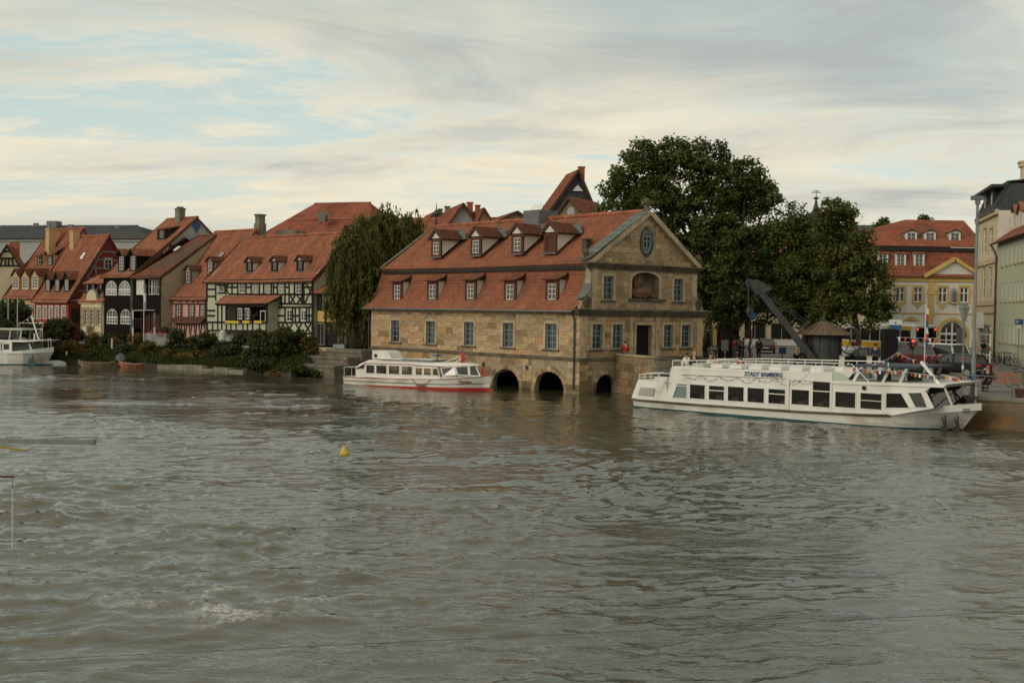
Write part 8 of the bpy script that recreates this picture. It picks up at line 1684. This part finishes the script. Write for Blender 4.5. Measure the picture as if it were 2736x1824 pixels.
MB().box(-.04, -Wb * .98, .62, .0, Wb * .98, .98).build('yellow_band', 'bus_yellow', bus); MB().box(-.03, -Wb * .7, .3, .04, Wb * .7, .6).build('bumper', 'rail_grey', bus)
for s in (-1, 1):
    MB().box(-.05, s * 1.02 - .09, 2.48, .0, s * 1.02 + .09, 2.66).build('taillight', 'lamp_red', bus); MB().box(-.05, s * 1.1 - .08, 1.0, .0, s * 1.1 + .08, 1.4).build('taillight', 'tail_red', bus)
    for i in range(7): MB().box(.7 + i * 1.55, s * (Wb + .012) - .012, 1.35, 2.1 + i * 1.55, s * (Wb + .012) + .012, 2.45).build('window', 'pane_dark', bus)
    MB().box(.3, s * (Wb + .014) - .012, .5, Lb - .3, s * (Wb + .014) + .012, 1.2).build('yellow_side', 'bus_yellow', bus); MB().box(.6, s * (Wb + .016) - .012, 2.5, 4.2, s * (Wb + .016) + .012, 2.85).build('advert_board', 'bus_yellow', bus)
    for x in (2.6, 9.2): w = MB().lathe([(.25, -.15), (.48, -.15), (.5, -.08), (.5, .08), (.48, .15), (.25, .15)], 16).build('wheel', 'rubber', bus, (x, s * (Wb - .1), .5), (R(90), 0, 0)); MB().lathe([(.02, -.155), (.25, -.155), (.25, .155), (.02, .155)], 10).build('rim', 'girder', w)
MB().box(.8, -.8, Hb, 4.5, .8, Hb + .25).build('roof_unit', 'bus_white', bus)
pass
def bicycle():
    t = thing('bicycle', 'bicycle', 'bicycle')
    for x in (-.52, .52):
        w = MB(); w.tube([(x + .33 * math.cos(a), 0, .34 + .33 * math.sin(a)) for a in [6.2832 * i / 20 for i in range(21)]], .02, 5); o = w.build('wheel', 'rubber', t)
        s = MB()
        for i in range(8): a = 3.1416 * i / 8; s.bar((x - .32 * math.cos(a), 0, .34 - .32 * math.sin(a)), (x + .32 * math.cos(a), 0, .34 + .32 * math.sin(a)), .006, .006)
        s.build('spoke', 'girder', o, kind='stuff')
    m = MB(); P_ = {'r': (-.52, 0, .34), 'b': (-.08, 0, .3), 's': (-.22, 0, .78), 'h': (.36, 0, .82), 'f': (.52, 0, .34)}
    for a, b in ('rb', 'rs', 'bs', 'sh', 'bh', 'hf'): m.tube([P_[a], P_[b]], .022, 5)
    m.tube([(.36, 0, .82), (.32, 0, 1.0)], .018, 5); m.build('frame', 'bike_paint', t)
    MB().tube([(.24, -.28, 1.03), (.36, -.2, 1.02), (.33, 0, 1.0), (.36, .2, 1.02), (.24, .28, 1.03)], .016, 5).build('handlebar', 'black', t)
    m = MB(); m.tube([(-.22, 0, .78), (-.25, 0, .93)], .015, 5); m.loft([[(-.4, -.08, .93), (-.4, .08, .93), (-.4, .07, .98), (-.4, -.07, .98)], [(-.22, -.05, .94), (-.22, .05, .94), (-.22, .04, .98), (-.22, -.04, .98)], [(-.1, -.02, .95), (-.1, .02, .95), (-.1, .02, .97), (-.1, -.02, .97)]]); m.build('saddle', 'black', t)
    MB().lathe([(.02, -.02), (.09, -.02), (.09, .02), (.02, .02)], 10).tube([(0, -.02, 0), (.12, -.1, -.08)], .012, 4).build('crank', 'girder', t, (-.08, 0, .3), (R(90), 0, 0))
    return t
bk = bicycle(); first = True
spots = [(2650 + i * 11, 974 + (i % 3) * 2, 20 + i * 17, ('leftmost bicycle of the tangle by the green house wall', 'second bicycle from left in the tangle by green house', 'third bicycle from left in the tangle by green house', 'fourth bicycle from left in the tangle by green house', 'fifth bicycle from left in the tangle by green house', 'rightmost bicycle of the tangle by the green house wall')[i], 'bikes by the green house') for i in range(6)] + [(1886 + i * 13, 955 + (i % 3), 10 + i * 37, ('leftmost', 'second from left', 'third from left', 'fourth from left', 'middle', 'fourth from right', 'third from right', 'second from right', 'rightmost')[i] + ' dark bicycle in the row beside the stone gable', 'bikes beside the stone gable') for i in range(9)] + [(2722, 1033, 8, 'bicycle leaning behind the wooden bench at right edge', None)]
for px, py, dg_, lb_, gr in spots:
    o = bk if first else copy_tree(bk); first = False; p = gz(px, py); o.location = p; o.rotation_euler = (0, 0, R(dg_)); o['label'] = lb_
    if gr: o['group'] = gr
    elif 'group' in o: del o['group']
# ------------------------------------------------------------------ street furniture
def pole(name, label, px, py, top_y, r=.06, mat='girder', cat='pole', bands=None, Z0=None):
    p = gz(px, py); zt = on_y(px, top_y, p.y).z - QZ; o = thing(name, label, cat, p); MB().tube([(0, 0, 0), (0, 0, zt)], r, 8).build('shaft', mat, o)
    if bands:
        for i in range(bands): MB().tube([(0, 0, zt * (i + .3) / bands), (0, 0, zt * (i + .75) / bands)], r + .006, 8).build('band', 'flag_red' if i % 2 == 0 else 'flag_white', o)
    return o, zt
o, zt = pole('lamp_post', 'tall grey lamp post on the quay edge before the cream house', 2599, 1054, 540, .075, 'girder', 'lamp post')
MB().tube([(0, 0, zt - .1), (0, 0, zt + .15)], .13, 8).box(-.3, -.12, zt + .1, .25, .12, zt + .3).build('lamp_head', 'rail_grey', o); MB().tube([(0, 0, .6), (0, 0, 1.0)], .118, 8).build('sticker_wrap', 'sign_blue', o); MB().tube([(0, 0, 0), (0, 0, 2.6)], .11, 8).build('lower_shaft', 'girder', o); MB().box(-.03, -.12, zt * .93, .12, .0, zt * .93 + .1).build('camera', 'rail_grey', o)
o, zt = pole('lantern_post', 'old style street lantern on grey post before the palace arch', 2571, 1040, 848, .055, 'rail_grey', 'street lamp')
MB().lathe([(.13, zt - .1), (.16, zt), (.28, zt + .45), (.28, zt + .47)], 6).build('lantern_glass', 'pane_curtain', o); MB().lathe([(.34, zt + .47), (.3, zt + .52), (.16, zt + .62), (.16, zt + .7), (.04, zt + .78)], 6).build('lantern_cap', 'rail_grey', o); MB().tube([(-.2, 0, zt - .2), (0, 0, zt - .1), (.2, 0, zt - .2)], .02, 5).build('bracket', 'rail_grey', o)
for i in range(3): MB().tube([(0, 0, .6 + i * .45), (0, 0, .8 + i * .45)], .062, 8).build('sticker_band', ('flag_red', 'flag_white', 'flag_red')[i], o)
pole('banded_pole', 'thin red and white banded pole behind the black hatchback', 2542, 1000, 924, .035, 'girder', bands=4); pole('banded_pole', 'white and red pole beside the bicycle tangle', 2644, 990, 875, .045, 'flag_white', bands=5); pole('sign_pole', 'dark thin pole with stickers left of the bench', 2512, 1006, 948, .06, 'rust')
o, zt = pole('banner_pole', 'white pole with blue and white banner before the bus', 2469, 1010, 812, .04, 'pole_pale', 'flagpole')
for i in range(6): MB().loft([[(.04, 0, zt - .2 - i * .4), (.2 - .03 * (i % 2), .05, zt - .25 - i * .4)], [(.04, 0, zt - .6 - i * .4), (.2 - .03 * ((i + 1) % 2), -.03, zt - .63 - i * .4)]], close=False, cap=False).build('banner', ('flag_white', 'flag_red', 'flag_blue')[i % 3], o)
o, zt = pole('street_sign', 'blue parking sign on tall post at right edge', 2719, 978, 866, .04, 'girder', 'sign'); MB().box(-.32, -.06, zt - .02, .32, -.03, zt + .4).build('plate', 'sign_blue', o); text('lettering', 'P', .3, 'sign_white', o, (-.22, -.065, zt + .08), (R(90), 0, 0)); MB().box(-.14, -.06, zt - .3, .14, -.03, zt - .08).build('small_plate', 'sign_white', o)
o, zt = pole('direction_sign', 'white and blue direction sign above the cars', 2389, 985, 856, .05, 'girder', 'sign'); MB().box(-.45, -.08, zt - .3, .45, -.04, zt + .05).build('white_plate', 'sign_white', o); MB().box(-.45, -.085, zt - .72, .45, -.04, zt - .31).build('blue_plate', 'sign_blue', o); MB().prism([(-.12, zt - .12), (.12, zt - .12), (0, zt - .24)], -.09, -.082).build('arrow', 'black', o)
p = gz(2373, 1000); o = thing('ribbed_pillar', 'tall black ribbed pillar box right of the man in suit', 'pillar', p); hz = on_y(2373, 878, p.y).z - QZ; MB().box(-.42, -.3, 0, .42, .3, hz).build('body', 'black', o)
for i in range(6): MB().box(-.4 + i * .155, -.33, .1, -.3 + i * .155, -.302, hz - .05).build('rib', 'void', o)
for px, l in ((2249, 'pale stone pillar left of black car'), (2322, 'pale stone pillar left of man in suit'), (2350, 'pale stone pillar right of man in suit')):
    p = gz(px, 990); o = thing('stone_pillar', l, 'pillar', p); MB().box(-.14, -.14, 0, .14, .14, .95).build('shaft', 'plaster_white', o); MB().box(-.17, -.17, .95, .17, .17, 1.02).build('cap', 'stone_trim', o)
o, zt = pole('traffic_light', 'red traffic light in front of the bus', 2436, 1000, 927, .04, 'black', 'traffic light'); MB().box(-.13, -.12, zt - .15, .13, .12, zt + .55).build('housing', 'black', o); MB().lathe([(.1, 0), (.1, .04), (.02, .05)], 10).build('red_lamp', 'lamp_red', o, (0, -.12, zt + .4), (R(90), 0, 0)); MB().lathe([(.1, 0), (.1, .04), (.02, .05)], 10).build('lower_lamp', 'tail_red', o, (0, -.12, zt + .12), (R(90), 0, 0))
p = gz(2562, 965); o = thing('advert_pillar', 'grey round backed sign on thick grey pillar before palace arch', 'sign', p); hz = on_y(2562, 876, p.y).z - QZ; MB().box(-.22, -.2, 0, .22, .2, hz).build('pillar', 'girder', o); MB().lathe([(.001, -.03), (.42, -.03), (.42, .03), (.001, .03)], 18).build('disc', 'girder', o, (.1, -.26, hz * .8), (R(90), 0, 0))
o, zt = pole('parking_sign', 'camera and blue sign on red and white pole left of crane', 2007, 962, 838, .045, 'girder', 'sign', bands=5); MB().box(-.3, -.08, zt - .35, .32, -.05, zt + .1).build('plate', 'sign_blue', o); MB().box(-.3, -.1, zt + .15, .1, .2, zt + .5).build('camera', 'rail_grey', o)
for i, (px, l) in enumerate(((1900, 'striped bollard at the left of the bicycle row'), (1936, 'striped bollard in the middle of bicycle row'), (1970, 'striped bollard at the right of bicycle row'))): pole('bollard', l, px, 964, 938, .06, 'black', 'bollard', bands=4)
for px, py, ty, l, mt in ((1936, 958, 908, 'pale blue notice board in front of the dark stand', 'pane_curtain'), (2090, 958, 927, 'small blue notice board right of grey car', 'sign_blue')): o, zt = pole('notice_board', l, px, py, ty, .04, 'black', 'sign'); MB().box(-.3, -.08, max(.4, zt - .9), .3, -.04, zt).build('board', mt, o)
p = gz(1945, 950); o = thing('dark_stand', 'dark wooden stand behind the notice board beside group of people', 'stand', p); MB().box(-.9, -.3, 0, .9, .3, 2.3).box(-1.0, -.5, 2.3, 1.0, .5, 2.4).build('body', 'dark_boards', o); MB().box(-.7, -.33, .6, .7, -.302, 2.0).build('panel', 'rust', o)
p = gz(1884, 954); o = thing('bronze_sculpture', 'dark slender bronze sculpture beside the stone gable corner', 'sculpture', p); MB().loft([[(x + w * math.cos(t), .22 * math.sin(t) * w / .3, z) for t in [6.2832 * i / 10 for i in range(10)]] for x, w, z in ((0, .28, 0), (.05, .22, .3), (-.05, .24, .7), (.1, .3, 1.1), (.12, .36, 1.4), (.1, .3, 1.7), (.16, .2, 1.9), (.25, .16, 2.05), (.28, .05, 2.15))]).build('figure', 'bronze', o, smooth=True); MB().box(-.4, -.35, -.02, .4, .35, .06).build('plinth', 'stone_dark', o)
p = gz(1758, 962); o = thing('info_stand', 'leaning white framed information board by the hall door', 'sign', p); m = MB()
for a, b in (((-.3, 0, .75), (.3, 0, .75)), ((-.3, 0, .75), (-.36, .2, 1.45)), ((.3, 0, .75), (.24, .2, 1.45)), ((-.36, .2, 1.45), (.24, .2, 1.45))): m.bar(a, b, .05, .03)
m.build('frame', 'sign_white', o); MB().poly([(-.28, .01, .77), (.28, .01, .77), (.22, .2, 1.43), (-.34, .2, 1.43)]).build('panel', 'rail_grey', o); MB().tube([(0, .12, 0), (0, .1, 1.1)], .04, 6).build('leg', 'rail_grey', o)
# quay railing
def railing(label, a, b, step, inset=.3, h=1.0):
    d = (b - a); L_ = d.length; d.normalize(); n_ = Vector((-d.y, d.x, 0)); n_ = n_ if n_.x + n_.y > 0 else -n_; a2 = a + n_ * inset; t = thing('quay_railing', label, 'railing', Vector((a2.x, a2.y, QZ)), math.atan2(d.y, d.x)); k_ = int(L_ / step)
    for i in range(k_ + 1): MB().tube([(i * L_ / k_, 0, 0), (i * L_ / k_, 0, h)], .045, 6).build('post', 'rail_grey', t)
    for z in (h - .03, h * .5): MB().tube([(0, -.05, z), (L_, -.05, z)], .025, 6).build('rail', 'rail_grey', t)
railing('grey two bar railing along the quay beside bench', P2.lerp(P3, .45), P3 + (P4 - P3) * .25, 1.75); railing('grey railing above the quay wall between parapet and ship stern', P0 + dP * 5.4, P1, 1.5)
# bench
p = gz(2672, 1047); bn = thing('park_bench', 'wooden slatted bench on the quay behind the railing', 'bench', p, R(-37))
for i in range(5): MB().box(-.95, .16 + .012 * i, .55 + i * .085, .95, .2 + .012 * i, .62 + i * .085).build('back_slat', 'wood_warm', bn)
for i in range(4): MB().box(-.95, -.3 + i * .115, .44, .95, -.2 + i * .115, .475).build('seat_slat', 'wood_warm', bn)
for x in (-.8, .8): MB().box(x - .05, -.25, 0, x + .05, .2, .44).box(x - .04, .2, .1, x + .04, .24, .95).build('leg', 'rail_grey', bn)
q = bn.matrix_world if False else None
person('woman with red blond hair in black coat sitting on the bench', p + Vector((-.62 * math.cos(R(37)), .62 * math.sin(R(37)), .0)) + Vector((0, -.05, .02)), R(-37), 'sit', 'black', 'black', 'hair_red', 1.68, long_hair=True)
p = gz(2724, 1062); o = thing('litter_bin', 'small dark bin at the quay edge right of bench', 'bin', p); MB().lathe([(.17, 0), (.22, .38), (.24, .38), (.24, .42), (.2, .42)], 12).build('bin', 'rust', o); MB().lathe([(.2, .40), (.18, .405)], 12).build('liner', 'black', o)
for px, py, l in ((2615, 1030, 'bent steel bicycle hoop left of the seated woman'), (2675, 1010, 'bent steel bicycle hoop behind the bench')):
    p = gz(px, py); o = thing('bike_hoop', l, 'bike rack', p); MB().tube([(-.3, 0, 0), (-.3, 0, .6), (-.2, 0, .8), (0, 0, .86), (.2, 0, .8), (.3, 0, .6), (.3, 0, 0)], .03, 6).build('hoop', 'girder', o)
bunting('bunting', 'long pennant string hung across the square in front of the bus', [on_y(*V1(1360, 190), 72), on_y(*V1(1700, 205), 71.6), on_y(*V1(2050, 215), 71.2), on_y(*V2(0, 505), 71), on_y(*V2(180, 497), 70.8)], ['flag_white', 'flag_red', 'flag_blue', 'flag_blue', 'flag_red'], .19, .3)
bunting('bunting', 'second pennant string crossing low between the banner pole and van', [on_y(*V1(2040, 640), 71.2), on_y(*V1(2200, 640), 71), on_y(*V1(2340, 660), 70.8)], ['flag_red', 'flag_blue', 'flag_white'], .19, .26)
# ------------------------------------------------------------------ foreground: canoe gates over the water
p = on_y(0, 1176, 30); q = on_y(252, 1176, 30); gd = thing('steel_girder', 'grey steel girder reaching over the water from the left edge', 'girder', (p.x - 9, 30, 0)); zg = p.z
MB().box(0, -.06, zg - .055, q.x - p.x + 9, .06, zg + .055).box(0, -.09, zg - .065, q.x - p.x + 9, .09, zg - .05).box(q.x - p.x + 8.93, -.1, zg - .07, q.x - p.x + 9.02, .1, zg + .07).build('beam', 'girder', gd); MB().tube([(.1, 0, -2), (.1, 0, zg + .4)], .12, 8).build('mast', 'girder', gd)
p = on_y(0, 1194, 28); q = on_y(72, 1204, 28); d = (q - p); pa_ = q - d.normalized() * 7
o = thing('yellow_boom', 'thin ochre boom below the steel girder at left edge', 'boom', (pa_.x, 28, 0)); MB().bar((0, 0, pa_.z), (q.x - pa_.x, 0, q.z), .045, .045).build('beam', 'pole_yellow', o); MB().tube([(0, 0, -2), (0, 0, pa_.z + .3)], .1, 8).build('mast', 'girder', o)
Yg = 23; p = on_y(38, 1273, Yg); a = on_y(34, 1282, Yg); b = on_y(34, 1305, Yg); c = on_y(34, 1467, Yg)
o = thing('canoe_gate', 'hanging pale canoe gate pole below a red crossbar at left edge', 'canoe gate', (p.x - 7, Yg, 0)); MB().tube([(0, 0, p.z), (7, 0, p.z)], .022, 8).build('crossbar', 'pole_red', o); MB().tube([(0, 0, -2), (0, 0, p.z + .3)], .09, 8).build('mast', 'girder', o)
MB().tube([(a.x - p.x + 7, 0, p.z), (a.x - p.x + 7, 0, b.z)], .005, 4).build('cord', 'black', o); MB().tube([(b.x - p.x + 7, 0, b.z), (b.x - p.x + 7, 0, c.z)], .016, 8).build('gate_pole', 'pole_pale', o)
l0, l1 = on_y(0, 1763, 16.5), on_y(2736, 1628, 19); dl = (l1 - l0).normalized(); l0 = l0 - dl * 5; l1 = l1 + dl * 8
w_ = thing('wire_rope', 'very thin wire rope strung low across the foreground water', 'wire', l0); MB().tube([(0, 0, 0), (l1 - l0) * .5 - Vector((0, 0, .03)), l1 - l0], .004, 4).build('wire', 'iron', w_)
for n_, e in (('anchor_post', l0), ('anchor_post', l1)): MB().tube([e - l0 + Vector((0, 0, -e.z - 2)), e - l0 + Vector((0, 0, .2))], .08, 6).build(n_, 'girder', w_)
